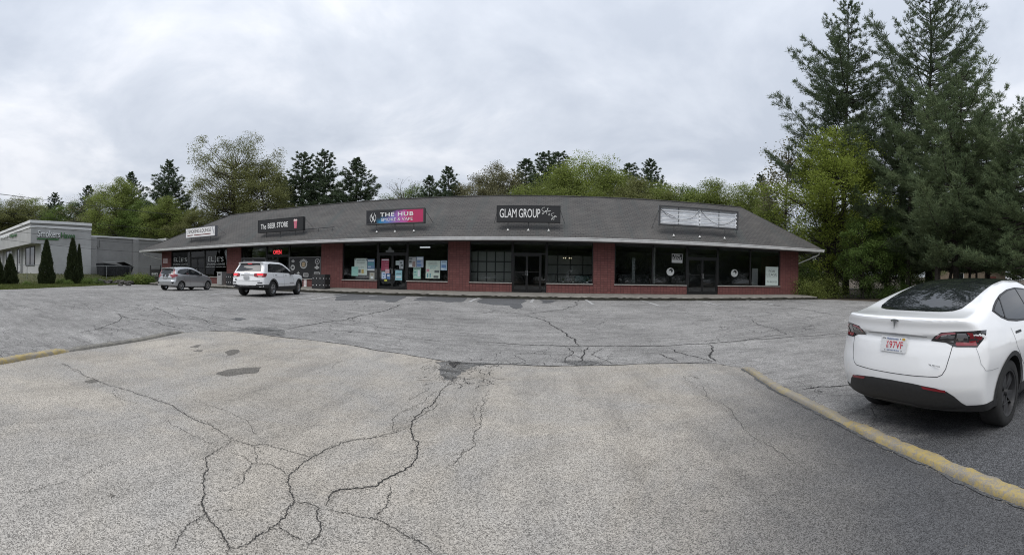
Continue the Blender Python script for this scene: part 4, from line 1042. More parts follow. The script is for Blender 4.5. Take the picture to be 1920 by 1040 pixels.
text('DUAL MOTOR', on_rear(-.46, .79, .010) @ Matrix.Rotation(-.10, 4, 'Z'), m_emb, car.root, fit=(.155, .013), name='badge')
mb = MB()
for sd in (1, -1):
    b = MB(); b.lathe([(.001, -.06), (.05, -.055), (.085, -.01), (.085, .03), (.06, .055), (.001, .06)], 16, Matrix.Translation((3.28, sd * 1.03, 1.10)) @ Matrix.Rotation(math.pi / 2, 4, 'Z') @ Matrix.Scale(1.35, 4, (1, 0, 0)))
    b.tube([(3.32, sd * .88, 1.05), (3.3, sd * .98, 1.07)], .025, 8); b.build('mirror', m_wht, car.root, smoothf=True)
car.wheels(spokes(5, .16, .30, .16, .30), m_rimb, .245, .70)

# ---- white sport utility vehicle by the beverage shop
JP = dict(zblack=.50, L=4.82, H=1.76, W=.97, paint=m_wht, xr=1.02, xf=3.93, rw=.385, ra=.44, spine=(1.05, 3.3, .85), shoulder=.02, tumble=.34, rbow=.18, rpow=4.0, kt=.06, kr=.05, shk=.03,
  top=[(-.2, 1.62), (.0, 1.66), (.25, 1.70), (.6, 1.735), (1.2, 1.755), (2.0, 1.75), (2.4, 1.70), (2.75, 1.56), (3.1, 1.36), (3.35, 1.21), (3.6, 1.17), (4.2, 1.13), (4.6, 1.05), (4.82, .9)],
  crown=lambda x: .03 + 0 * x, rear=[(.3, .10), (.45, .02), (.55, .0), (.75, .0), (.95, .03), (1.15, .06), (1.22, .10), (1.6, .34), (1.66, .22), (1.72, .3)],
  front=[(.3, .2), (.5, .03), (.8, .0), (1.0, .02), (1.15, .25), (1.7, 1.6)], belt=[(0, 1.2), (1.0, 1.16), (2.5, 1.12), (4.82, 1.08)],
  plan=[(0, .93), (.4, .96), (1, .97), (3.9, .97), (4.4, .94), (4.82, .84)], sec=[(0, .93), (.3, .965), (.5, 1.0), (.75, .985), (1.0, .955)], sillz=[(0, .46), (.6, .40), (1.2, .30), (3.7, .28), (4.82, .32)])
JA = math.radians(-9.0); JL = Vector((-13.75, 15.0))
jeep = Car(JP, (JL.x, JL.y, gz_(JL.x + .2, JL.y + 2)), JA, (80, 34, 32))
tag(jeep.root, 'white sport utility vehicle with lit brake lamps parked before the beverage shop', 'car', 'cars in the lot')
jeep.patch('rear_window', sym([(0, 1.60), (-.55, 1.585), (-.64, 1.53), (-.735, 1.245), (0, 1.235)]), 'rear', m_cglass, .006, .08)
jeep.patch('spoiler_shadow', sym([(0, 1.655), (-.57, 1.64), (-.60, 1.585), (0, 1.60)]), 'rear', m_trim, .012, .06); jeep.patch('brake_light', rrect(-.13, .13, 1.625, 1.645, .008), 'rear', m_redlit, .02, .05)
jw = [(.55, 1.215), (.78, 1.60), (1.0, 1.635), (1.9, 1.64), (2.3, 1.60), (2.62, 1.47), (3.05, 1.20), (2.9, 1.175), (1.0, 1.20)]
jeep.patch('window_trim', jw, 'right', m_trim, .003, .08, mirror=True); jeep.patch('side_window', shrink(jw, .022), 'right', m_cglass, .007, .08, mirror=True)
for q in ([(1.12, 1.64), (1.12, 1.19)], [(2.0, 1.64), (2.12, 1.18)], [(1.02, 1.64), (.98, 1.19)]): jeep.line('window_pillar', q, 'right', m_trim, .05, .010, mirror=True)
jeep.patch('windscreen', symx([(2.45, .66), (3.28, .78), (3.36, .3), (3.38, 0)]), 'top', m_cglass, .004, .1)
for md in ('rq', 'lq'):
    sg = -1
    q = [(.02, .97), (.02, 1.14), (.10, 1.175), (.62, 1.17), (.66, 1.05), (.60, .95), (.12, .93)] if md == 'rq' else [(.02, .97), (.02, 1.14), (.10, 1.175), (.62, 1.17), (.66, 1.05), (.60, .95), (.12, .93)]
    s0 = .42
    q = [(a - .98 if False else -(a - s0) * 1.0, b) if md == 'lq' else ((a - s0), b) for a, b in q]
for md in (False, 'only'):
    lp = jeep.patch('tail_lamp', [(-.40, 1.03), (-.42, 1.12), (-.50, 1.15), (-.93, 1.15), (-.955, 1.05), (-.90, .96), (-.62, .955), (-.46, .985)], 'rear', m_red, .012, .05, mirror=md)
    jeep.patch('lit_lens', [(-.56, 1.10), (-.60, 1.13), (-.86, 1.13), (-.86, 1.04), (-.60, 1.04)], 'rear', m_redlit, .018, .05, lp, md); jeep.patch('clear_lens', [(-.62, 1.015), (-.84, 1.015), (-.82, .97), (-.64, .97)], 'rear', m_lampclear, .018, .05, lp, md)
    jeep.patch('tail_lamp_side', [(.06, 1.15), (.42, 1.14), (.36, 1.03), (.26, .97), (.06, .97)], 'right', m_red, .010, .04, lp, md)
jv = jeep.patch('rear_valance', sym([(0, .56), (-.5, .56), (-.7, .60), (-.97, .60), (-.97, .2), (0, .2)]), 'rear', m_plastic, .008, .07)
jeep.patch('sill_cladding', [(.02, .60), (.55, .60), (.55, .2), (.02, .2)], 'right', m_plastic, .008, .06, mirror=True); jeep.patch('sill_cladding', [(1.35, .2), (1.40, .40), (3.5, .40), (3.55, .2)], 'right', m_plastic, .008, .1, mirror=True)
for xw in (JP['xr'], JP['xf']):
    ring = [(xw + r_ * math.cos(t), JP['rw'] + r_ * math.sin(t)) for r_, ts in ((JP['ra'] + .07, np.linspace(-.2, math.pi + .2, 18)), (JP['ra'] + .001, np.linspace(math.pi + .2, -.2, 18))) for t in ts]
    jeep.patch('arch_cladding', ring, 'right', m_plastic, .014, .07, mirror=True)
for sg in (1, -1): jeep.patch('fog_slot', rrect(min(sg * .62, sg * .86), max(sg * .62, sg * .86), .665, .715, .02), 'rear', m_trim, .010, .05)
jeep.line('door_seam', [(1.02, 1.17), (1.10, .85), (1.42, .62), (1.46, .42)], 'right', m_seamc, .012, .004, mirror=True); jeep.line('door_seam', [(2.12, 1.17), (2.16, .42)], 'right', m_seamc, .012, .004, mirror=True); jeep.line('door_seam', [(3.1, 1.15), (3.25, .8), (3.38, .42)], 'right', m_seamc, .012, .004, mirror=True)
jeep.line('body_crease', [(1.3, .98), (3.3, .95)], 'right', M_('crease_grey', (.45, .46, .47), .5), .014, .004, mirror=True); jeep.line('body_crease', [(1.5, .62), (3.4, .61)], 'right', M_('crease_grey', (.45, .46, .47), .5), .016, .004, mirror=True)
for x in (1.2, 2.25): jeep.patch('door_handle', rrect(x, x + .22, 1.045, 1.075, .012), 'right', m_trim, .012, .06, mirror=True)
jp = MB().prism(rrect(-.155, .155, -.078, .078, .01), Matrix.Translation((-.01, 0, .93)) @ Matrix(((0, -1, 0), (0, 0, 1), (-1, 0, 0))).transposed().to_4x4().transposed() if False else Matrix.Translation((.0, 0, .93)) @ Matrix((Vector((0, -1, 0)), Vector((0, 0, 1)), Vector((-1, 0, 0)))).transposed().to_4x4(), .03)
jp.build('number_plate', M_('plate_grey', (.42, .43, .44), .4), jeep.root)
jeep.line('tailgate_trim', [(-.40, 1.045), (.40, 1.045)], 'rear', m_trim, .03, .006); jeep.line('tailgate_seam', [(-.75, .78), (.75, .78)], 'rear', m_seamc, .012, .004)
jeep.patch('badge', rrect(-.16, .16, 1.12, 1.16, .01), 'rear', m_emb, .008, .06); jeep.patch('badge', rrect(.60, .72, .80, .86, .01), 'rear', m_trim, .008, .06); jeep.patch('badge', rrect(2.75, 3.25, .66, .69, .005), 'right', m_emb, .006, .08, mirror=True)
for sd in (1, -1):
    r_ = MB().tube([(.75, sd * .63, 1.735), (.85, sd * .63, 1.79), (1.2, sd * .63, 1.80), (2.0, sd * .62, 1.785), (2.2, sd * .62, 1.72)], .022, 6).build('roof_rail', m_blackp, jeep.root, smoothf=True)
    MB().box(2.84, 3.0, sd * 1.0 - .13, sd * 1.0 + .13, 1.11, 1.30).build('mirror', m_blackp, jeep.root, bevel=.04)
jeep.wheels(spokes(6, .20, .22, .12, .30), m_rims, .25, .60, steer=math.radians(8))

# ---- silver hatchback by the smoking lounge
HP = dict(zblack=.26, L=4.06, H=1.52, W=.85, paint=m_silver, xr=.72, xf=3.25, rw=.30, ra=.345, spine=(.85, 2.7, .75), shoulder=.012, tumble=.36, rbow=.20, rpow=3.4, kt=.07, kr=.05, shk=.04,
  top=[(-.2, 1.38), (.0, 1.41), (.2, 1.44), (.5, 1.48), (1.0, 1.515), (1.6, 1.515), (2.0, 1.46), (2.5, 1.27), (2.9, 1.10), (3.2, 1.00), (3.6, .93), (4.06, .72)],
  crown=lambda x: .035 + 0 * x, rear=[(.2, .12), (.35, .02), (.45, .0), (.58, .0), (.68, .05), (.85, .07), (1.0, .12), (1.35, .26), (1.40, .17), (1.45, .2)],
  front=[(.2, .2), (.35, .03), (.5, .0), (.7, .08), (.9, .35), (1.5, 1.6)], belt=[(0, 1.0), (1.0, .99), (2.2, .93), (4.06, .85)],
  plan=[(0, .80), (.4, .83), (.9, .85), (3.2, .845), (3.7, .80), (4.06, .7)], sec=[(0, .93), (.3, .97), (.6, 1.0), (.85, .97), (1.0, .955)], sillz=[(0, .34), (.6, .26), (1.1, .20), (3.1, .19), (4.06, .22)])
HA = math.radians(-7.0); HL = Vector((-21.1, 15.4))
fit_ = Car(HP, (HL.x, HL.y, gz_(HL.x, HL.y + 1.6)), HA, (64, 28, 28))
tag(fit_.root, 'small silver hatchback parked nose-in before the smoking lounge', 'car', 'cars in the lot')
fit_.patch('rear_window', sym([(0, 1.345), (-.46, 1.335), (-.53, 1.25), (-.56, 1.06), (0, 1.03)]), 'rear', m_cglass, .006, .08)
fit_.patch('spoiler_shadow', sym([(0, 1.39), (-.50, 1.38), (-.50, 1.335), (0, 1.345)]), 'rear', m_trim, .010, .06)
fit_.patch('tailgate_panel', sym([(0, 1.03), (-.24, 1.03), (-.32, .97), (-.20, .86), (-.17, .74), (0, .74)]), 'rear', m_trim, .007, .06)
for md in (False, 'only'):
    fit_.patch('tail_lamp', [(-.52, 1.34), (-.60, 1.33), (-.70, 1.06), (-.80, 1.0), (-.78, .90), (-.60, .80), (-.55, .84), (-.57, 1.04)], 'rear', m_red, .010, .05, mirror=md)
    fit_.patch('tail_lamp_side', [(.22, 1.05), (.46, .995), (.30, .90), (.12, .82), (.1, 1.0)], 'right', m_red, .010, .05, mirror=md)
    fit_.patch('fog_slot', [(-.58, .54), (-.74, .56), (-.70, .44), (-.62, .44)], 'rear', m_trim, .008, .05, mirror=md)
hw = [(.42, 1.10), (.50, 1.24), (.72, 1.34), (1.2, 1.395), (1.6, 1.39), (2.0, 1.32), (2.4, 1.16), (2.62, 1.02), (2.5, .985), (1.6, 1.0), (.75, 1.04)]
fit_.patch('window_trim', hw, 'right', m_trim, .003, .07, mirror=True); fit_.patch('side_window', shrink(hw, .018), 'right', m_cglass, .007, .07, mirror=True)
fit_.line('window_pillar', [(1.42, 1.40), (1.44, 1.0)], 'right', m_trim, .07, .010, mirror=True)
fit_.patch('windscreen', symx([(1.95, .56), (2.75, .66), (2.95, .4), (3.0, 0)]), 'top', m_cglass, .004, .1)
MB().prism(rrect(-.155, .155, -.078, .078, .01), Matrix.Translation((.085, 0, .80)) @ Matrix((Vector((0, -1, 0)), Vector((0, 0, 1)), Vector((-1, 0, 0)))).transposed().to_4x4(), .03).build('number_plate', M_('plate_grey', (.42, .43, .44), .4), fit_.root)
fit_.patch('badge', rrect(-.06, .06, .90, .99, .02), 'rear', m_emb, .012, .05)
fit_.patch('bumper_recess', rrect(-.52, .52, .585, .675, .02), 'rear', M_('recess_grey', (.30, .31, .32), .4), .005, .07); fit_.patch('rear_valance', sym([(0, .36), (-.75, .34), (-.75, .1), (0, .1)]), 'rear', m_plastic, .007, .07)
for q in ([(.90, .98), (.98, .75), (1.08, .45), (1.1, .28)], [(1.46, .99), (1.50, .28)], [(2.55, .96), (2.72, .7), (2.80, .30)]): fit_.line('door_seam', q, 'right', m_seamc, .010, .003, mirror=True)
fit_.line('body_crease', [(.55, .985), (1.2, .93), (2.2, .82), (2.9, .76)], 'right', M_('crease_dark', (.25, .255, .26), .5), .016, .004, mirror=True)
for x in (.95, 1.75): fit_.patch('door_handle', rrect(x, x + .18, .885, .915, .012), 'right', m_silver, .02, .06, mirror=True)
for sd in (1, -1): MB().box(2.35, 2.47, sd * .90 - .1, sd * .90 + .1, .95, 1.09).build('mirror', m_blackp, fit_.root, bevel=.03)
fit_.wheels(spokes(7, .16, .20, 0, .34), m_rims, .185, .64)
# ------------------------------------------------------------------ vegetation
m_bark = M_('bark_grey', (.060, .050, .042), .95, var=.45, vs=4, bmp=.8); m_barkd = M_('bark_dark', (.030, .025, .021), .95, var=.4, vs=4, bmp=.8)
LEAF = dict(pine=leaf_mat('pine_needles', (.070, .108, .058), (.140, .180, .092), .32, .5), pined=leaf_mat('dark_needles', (.058, .092, .052), (.115, .150, .082), .3, .5),
  pineh=leaf_mat('blue_pine_needles', (.100, .150, .080), (.190, .235, .115), .36, .45), maple=leaf_mat('maple_leaves', (.175, .225, .038), (.285, .34, .07), .5, .5),
  spring=leaf_mat('spring_leaves', (.14, .182, .045), (.24, .282, .08), .48, .4), olive=leaf_mat('olive_leaves', (.14, .155, .055), (.22, .23, .09), .42, .4),
  green=leaf_mat('green_leaves', (.09, .145, .035), (.17, .23, .06), .45, .4), pale=leaf_mat('pale_leaves', (.150, .150, .075), (.230, .220, .120), .35, .4), cedar=leaf_mat('cedar_leaves', (.022, .036, .014), (.055, .070, .026), .15, 2.5),
  shade=leaf_mat('dogwood_leaves', (.085, .15, .038), (.16, .23, .06), .45, .6))
def rdir(n, rg):
    v = rg.normal(size=(n, 3)); return v / np.linalg.norm(v, axis=1)[:, None]
def blades(C, Dn, L_, W_, rg):
    """thin triangles from points C along directions Dn"""
    n = len(C); s = np.cross(Dn, rdir(n, rg)); s /= np.linalg.norm(s, axis=1)[:, None] + 1e-9
    a = C - s * W_[:, None] * .5; b = C + s * W_[:, None] * .5; c = C + Dn * L_[:, None]
    V = np.stack([a, b, c], 1).reshape(-1, 3); return V, np.arange(3 * n).reshape(-1, 3)
def leaves(C, S, rg, flat=.5):
    """small folded leaf quads"""
    n = len(C); nn = rdir(n, rg); nn[:, 2] = np.abs(nn[:, 2]) + flat; nn /= np.linalg.norm(nn, axis=1)[:, None]
    u = np.cross(nn, rdir(n, rg)); u /= np.linalg.norm(u, axis=1)[:, None] + 1e-9; v = np.cross(nn, u)
    S = S[:, None]; a = C - u * S * .5; b = C + v * S * .36; c = C + u * S * .55 ; d = C - v * S * .36
    V = np.stack([a, b, c, d], 1).reshape(-1, 3); return V, np.arange(4 * n).reshape(-1, 4)
class Wood:
    def __init__(s): s.mb = MB()
    def limb(s, pts, r0, r1, n=5):
        k = len(pts); s.mb.tube(pts, [r0 + (r1 - r0) * (i / (k - 1)) ** .8 for i in range(k)], n, cap=False)
def make_pine(seed, H, R, base, tuft, whorl=.55, nb=5, lift=.25, profile=None, trunk=.018, droop=0.0, wd=.03, ln=.24, lean=(0, 0), density=1.0, side=None):
    rg = np.random.default_rng(seed); rn = random.Random(seed); W_ = Wood()
    T = lambda h: Vector((lean[0] * h / H + .15 * math.sin(h * .35 + seed), lean[1] * h / H + .15 * math.cos(h * .3 + seed), h))
    W_.limb([T(H * i / 14) for i in range(15)], H * trunk, .02, 8)
    C, Dn, SZ = [], [], []; h = base; prof = profile or (lambda t: (1 - t) ** .75 * (.55 + .45 * min(1, t * 5)))
    while h < H * .985:
        t = (h - base) / (H - base); a0 = rn.uniform(0, 6.28)
        for b in range(nb):
            if rn.random() > density: continue
            a = a0 + 6.28 * b / nb + rn.uniform(-.4, .4); L_ = R * prof(t) * rn.uniform(.6, 1.12)
            if side: L_ *= side(a, h)
            if L_ < .12: L_ = .12
            dz = lift * (.5 + 1.6 * t) - droop * (1 - t); o = T(h + rn.uniform(-.2, .2)); dirh = Vector((math.cos(a), math.sin(a), 0))
            P = [o + dirh * L_ * q + Vector((0, 0, L_ * (dz * q + .22 * q * q - .10 * math.sin(q * 3.1)))) + Vector((rn.uniform(-.06, .06), rn.uniform(-.06, .06), rn.uniform(-.05, .05))) * L_ * .3 for q in (0, .25, .5, .75, 1.0)]
            W_.limb(P, max(.012, L_ * .014 + .01), .008, 4)
            m = max(3, int(L_ * 3.4))
            for k in range(m):
                q = .28 + .72 * (k + rn.random()) / m; i = min(3, int(q * 4)); p = P[i].lerp(P[i+1], q * 4 - i)
                sgn = 1 if k % 2 else -1; sl = L_ * .30 * (1.1 - q * .75) * rn.uniform(.6, 1.2); ta = a + sgn * rn.uniform(.5, 1.1)
                e_ = p + Vector((math.cos(ta), math.sin(ta), rn.uniform(-.05, .3))) * sl
                nt_ = 2 + int(sl * 3.5)
                for j in range(nt_):
                    C.append(tuple(p.lerp(e_, (j + .6) / nt_))); Dn.append(tuple((e_ - p).normalized() * .8 + Vector((0, 0, .55)))); SZ.append(min(1, .35 + .9 * L_ / R))
                if sl > .5 and k % 2: W_.limb([p, e_], .010, .005, 3)
            C.append(tuple(P[-1])); Dn.append(tuple(dirh + Vector((0, 0, .5)))); SZ.append(min(1, .35 + .9 * L_ / R))
        h += whorl * rn.uniform(.75, 1.25)
    SZ = np.repeat(np.array(SZ), tuft); C = np.repeat(np.array(C), tuft, 0); Dn = np.repeat(np.array(Dn), tuft, 0); n = len(C)
    C = C + rg.normal(size=C.shape) * .085 * SZ[:, None]; Dn = Dn + rdir(n, rg) * .85; Dn /= np.linalg.norm(Dn, axis=1)[:, None]
    V, F_ = blades(C, Dn, rg.uniform(.6, 1.2, n) * ln * SZ, rg.uniform(.6, 1.3, n) * wd, rg)
    return W_.mb.mesh('trunk'), np_mesh('crown', V, F_)
def make_broad(seed, H, R, base, nclump, nleaf, leaf=.13, clump=.75, trunk=.02, lumps=None, hollow=.45, lean=0.0, egg=1.0, stems=1):
    rg = np.random.default_rng(seed); rn = random.Random(seed); W_ = Wood()
    cz_ = (H + base) / 2; hz = (H - base) / 2; C, N_ = [], []
    cen = []
    ph = [rn.uniform(0, 6.28) for _ in range(6)]
    while len(cen) < nclump:
        v = rdir(1, rg)[0]; rad = (hollow + (1 - hollow) * rn.random() ** .55)
        a = math.atan2(v[1], v[0]); lump = 1 + .20 * math.sin(3 * a + ph[0] + 2 * v[2]) + .15 * math.sin(5 * a + ph[1] - 3 * v[2]) + .12 * math.sin(4 * v[2] * 2 + ph[2])
        zz = v[2] * rad; wid = R * lump * (1 - .25 * max(0, zz) ** 2 * egg)
        cen.append((v[0] * rad * wid + lean * (zz + 1) * .5, v[1] * rad * wid, cz_ + zz * hz * (.94 + .08 * lump)))
    tr = []
    for s_ in range(stems):
        off = Vector((rn.uniform(-.5, .5) if stems > 1 else 0, rn.uniform(-.4, .4) if stems > 1 else 0, 0))
        tp = [off + Vector((.12 * math.sin(i * .9 + seed) * i * .25 + lean * (i / 8) * .6 + off.x * i * .12, .1 * math.cos(i * .8 + seed) * i * .2, (H * .86) * i / 8)) for i in range(9)]; tr.append(tp)
        W_.limb(tp, H * trunk / math.sqrt(stems), .03, 8)
    for c in cen:
        c = Vector(c); tp = rn.choice(tr); hh = max(base * .6, min(H * .75, c.z - rn.uniform(.15, .4) * math.hypot(c.x, c.y) - rn.uniform(.2, 1.0))); i = min(7, int(hh / (H * .86) * 8)); o = tp[i].lerp(tp[i+1], hh / (H * .86) * 8 - i)
        mid = o.lerp(c, .5) + Vector((rn.uniform(-.3, .3), rn.uniform(-.3, .3), -.12 * (c - o).length + rn.uniform(0, .4))); 
        W_.limb([o, o.lerp(mid, .5) + Vector((rn.uniform(-.1, .1), rn.uniform(-.1, .1), 0)), mid, mid.lerp(c, .55) + Vector((rn.uniform(-.15, .15), rn.uniform(-.15, .15), .1)), c], .012 + .012 * (c - o).length, .010, 4)
        for _ in range(2):
            e_ = c + Vector((rn.uniform(-1, 1), rn.uniform(-1, 1), rn.uniform(-.3, 1))) * clump; W_.limb([mid.lerp(c, .6), c.lerp(e_, .5), e_], .010, .005, 3)
    cen = np.array(cen); k = rg.integers(0, len(cen), nclump * nleaf); sz = rg.uniform(.6, 1.35, len(cen))
    P = cen[k] + rdir(len(k), rg) * (rg.random((len(k), 1)) ** .45) * (clump * np.array([1.15, 1.15, .85])) * sz[k][:, None]
    V, F_ = leaves(P, rg.uniform(.6, 1.3, len(P)) * leaf, rg)
    return W_.mb.mesh('trunk'), np_mesh('crown', V, F_)
def make_cedar(seed, H, R, n, tip=0.0):
    rg = np.random.default_rng(seed); W_ = Wood(); W_.limb([(0, 0, 0), (0, 0, H * .8)], .08, .02, 5)
    t = rg.random(n) ** 1.35; a = rg.uniform(0, 6.283, n); prof = np.where(t < .12, .80 + t * 1.7, 1.0) * (1 - t) ** .72
    lump = 1 + .10 * np.sin(a * 5 + t * 14 + seed) + .08 * np.sin(a * 3 - t * 23)
    r = R * prof * lump * (1 - .35 * rg.random(n) ** 2.0); C = np.stack([r * np.cos(a), r * np.sin(a), .05 + t * H * .97], -1)
    Dn = np.stack([np.cos(a) * .55, np.sin(a) * .55, np.full(n, .9)], -1) + rdir(n, rg) * .5; Dn /= np.linalg.norm(Dn, axis=1)[:, None]
    V, F_ = blades(C, Dn, rg.uniform(.10, .26, n), rg.uniform(.05, .10, n), rg)
    return W_.mb.mesh('trunk'), np_mesh('crown', V, F_)
def make_bush(seed, R, Hh, n, leaf=.09):
    rg = np.random.default_rng(seed); rn = random.Random(seed); W_ = Wood()
    for _ in range(9): a = rn.uniform(0, 6.28); q = rn.uniform(.3, .8) * R; W_.limb([(0, 0, -.1), (q * .4 * math.cos(a), q * .4 * math.sin(a), Hh * .4), (q * math.cos(a), q * math.sin(a), Hh * rn.uniform(.6, .9))], .03, .008, 4)
    k = 40; cc = rdir(k, rg); cc[:, 2] = np.abs(cc[:, 2]); cc = cc * (.45 + .5 * rg.random((k, 1)) ** .5) * np.array([R, R, Hh])
    i = rg.integers(0, k, n); P = cc[i] + rg.normal(size=(n, 3)) * R * .17; P[:, 2] = np.abs(P[:, 2]) + .05
    V, F_ = leaves(P, rg.uniform(.6, 1.3, n) * leaf, rg); return W_.mb.mesh('stems'), np_mesh('foliage', V, F_)
def plant(name, meshes, leafm, loc, label, cat, sc=1.0, rz=0.0, bark=None, group=None, sxy=None, parts=('trunk', 'crown')):
    r = empty(name, loc, rz); s_ = sxy or sc; r.scale = (s_, s_, sc); tag(r, label, cat, group)
    tm, cm = meshes
    for nm, me, m in ((parts[0], tm, bark or m_bark), (parts[1], cm, leafm)):
        o = bpy.data.objects.new(nm, me); COL.objects.link(o); o.parent = r
        if not me.materials: me.materials.append(m)
        if me.materials[0] != m: o.material_slots[0].link = 'OBJECT'; o.material_slots[0].material = m
    return r
def place(px, r): a = az(px); x, y = r * math.sin(a), r * math.cos(a); return Vector((x, y, gz_(x, y) - .06))
def zat(px, py, r): return at_dist(px, py, r).z
PINES = [make_pine(s, 16, 4.0, 2.4, 13, .40, 7, .26, wd=.07, ln=.36) for s in (11, 12, 13)] + [make_pine(14, 16, 3.5, 4.0, 12, .42, 7, .18, lambda t: (1 - t) ** .6 * (.6 + .4 * math.sin(t * 19) ** 2), wd=.075, ln=.36)]
BROADS = [make_broad(21, 14, 4.4, 2.5, 170, 340, .135, 1.0), make_broad(22, 14, 4.8, 3.0, 180, 330, .135, 1.0), make_broad(23, 14, 4.0, 2.0, 160, 350, .135, 1.0, egg=1.6)]
OAK = make_broad(31, 18, 6.4, 5.0, 230, 180, .135, 1.0, trunk=.02, hollow=.25, stems=2)
AIRY = make_broad(33, 14, 3.6, 3.5, 130, 110, .115, .8, trunk=.014, hollow=.2)
BARE = make_broad(34, 14, 3.4, 4.0, 120, 14, .12, .8, trunk=.014, hollow=.2)
def con(px, top, r, label, k, wide=1.0, mat='pined'):
    p = place(px, r); h = zat(px, top, r) - p.z; plant('pine_tree', PINES[k], LEAF[mat], p, label, 'tree', h / 16, px * 1.7, m_barkd, 'trees behind the shops', sxy=h / 16 * wide * 1.3)
def dec(px, top, r, label, me, mat, wide=1.0, H0=14):
    p = place(px, r); h = zat(px, top, r) - p.z; plant('broadleaf_tree', me, LEAF[mat], p, label, 'tree', h / H0, px * 2.3, m_bark, 'trees behind the shops', sxy=h / H0 * wide)
con(103, 360, 92, 'dark conifer rising over the roof corner of the grey stucco shop', 0); con(166, 346, 84, 'dark conifer half hidden behind the yellow-green tree left of the tall pine', 1); con(243, 323, 80, 'dark conifer top just right of the rounded yellow-green tree', 2)
con(312, 300, 64, 'pointed dark conifer left of the big spreading oak', 0, 1.1); con(532, 335, 66, 'dark low conifer at the right foot of the big spreading oak', 2, 1.1)
con(566, 284, 57, 'narrow dark pine, leftmost of the three above the beverage shop roof', 3, 1.15); con(607, 281, 60, 'narrow dark pine, middle of the three above the beverage shop roof', 3, 1.1); con(664, 297, 56, 'broad dark pine, rightmost of the three above the beverage shop roof', 2, 1.2)
con(800, 329, 66, 'smaller dark pine left of its taller twin above the vape sign', 1); con(839, 313, 64, 'taller dark pine of the pair above the vape shop roof', 0, 1.05)
con(986, 296, 66, 'broad dark pine above the salon sign', 1, 1.15); con(1021, 284, 74, 'tall dark pine top, left one of two tips above the salon', 3, 1.1); con(1047, 284, 78, 'tall dark pine top, right one of two tips above the salon', 3, 1.1)
con(1180, 305, 70, 'thin dark pine among yellow-green trees right of the salon sign', 3); con(1216, 299, 78, 'dark pine tip above the trees left of the empty sign frame', 0); con(1426, 327, 62, 'slim dark pine just left of the large maple', 0, .9)
dec(-30, 372, 96, 'green tree at the far left edge behind the grey stucco shop', BROADS[0], 'spring', 1.5); dec(22, 372, 92, 'olive tree behind the left face of the grey stucco shop', BROADS[1], 'olive', 1.4); dec(62, 374, 98, 'green tree over the corner of the grey stucco shop', BROADS[2], 'spring', 1.5); dec(128, 380, 86, 'dark green tree over the side wall of the grey stucco shop', BROADS[0], 'green', 1.3)
dec(152, 402, 74, 'pale budding tree over the end of the grey stucco shop', AIRY, 'pale', 1.8); dec(190, 352, 76, 'pale thin tree left of the rounded yellow-green tree', AIRY, 'pale', 1.5); dec(216, 333, 66, 'rounded yellow-green tree above the low grey wing', BROADS[2], 'spring', 1.25); dec(262, 378, 62, 'green tree over the low grey wing', BROADS[1], 'green', 1.4)
dec(318, 372, 58, 'low yellow-green tree under the pointed dark conifer', BROADS[0], 'spring', 1.3); dec(372, 392, 54, 'low green tree behind the smoking lounge sign', BROADS[1], 'olive', 1.4)
p = place(434, 56); h = zat(434, 246, 56) - p.z; plant('oak_tree', OAK, LEAF['olive'], p, 'big spreading oak with thin new leaves, tallest above the left roof', 'tree', h / 18, .4, m_bark, 'trees behind the shops', sxy=h / 18 * .98)
dec(492, 300, 52, 'olive tree filling the right flank of the big oak', BROADS[2], 'olive', .95); dec(405, 325, 60, 'thin olive tree filling the left flank of the big oak', AIRY, 'olive', 1.3)
dec(700, 368, 60, 'low pale tree between the broad dark pine and the bare tree', AIRY, 'pale', 1.6); dec(756, 333, 70, 'nearly bare grey tree above the vape sign', BARE, 'pale', 1.3); dec(770, 350, 74, 'low green tree beside the nearly bare tree', BROADS[1], 'green', 1.1)
dec(892, 332, 62, 'pale yellow-green tree left of the salon sign', BROADS[0], 'pale', .95); dec(938, 309, 64, 'larger pale green tree above the left end of the salon sign', BROADS[2], 'pale', 1.05); dec(1008, 350, 58, 'low yellow-green tree behind the ridge above the salon sign', BROADS[1], 'spring', 1.5)
dec(1066, 318, 64, 'green tree left of the highest yellow tree behind the salon', BROADS[0], 'spring', 1.2); dec(1097, 297, 70, 'highest yellow-green tree behind the salon', BROADS[1], 'maple', 1.1); dec(1140, 312, 66, 'yellow-green tree left of the thin dark pine', BROADS[2], 'spring', 1.15)
dec(1205, 336, 60, 'rounded olive-green tree right of the thin dark pine', BROADS[0], 'olive', 1.3); dec(1252, 345, 62, 'olive-green tree above the left end of the empty sign', BROADS[1], 'spring', 1.2); dec(1298, 350, 60, 'green tree above the middle of the empty sign', BROADS[2], 'green', 1.4); dec(1342, 342, 58, 'yellow-green tree above the right end of the empty sign', BROADS[0], 'spring', 1.2); dec(1388, 347, 56, 'yellow-green tree at the right end of the roof ridge', BROADS[1], 'spring', 1.2); dec(1436, 385, 46, 'yellow-green tree behind the right hip of the roof', BROADS[2], 'spring', 1.3)
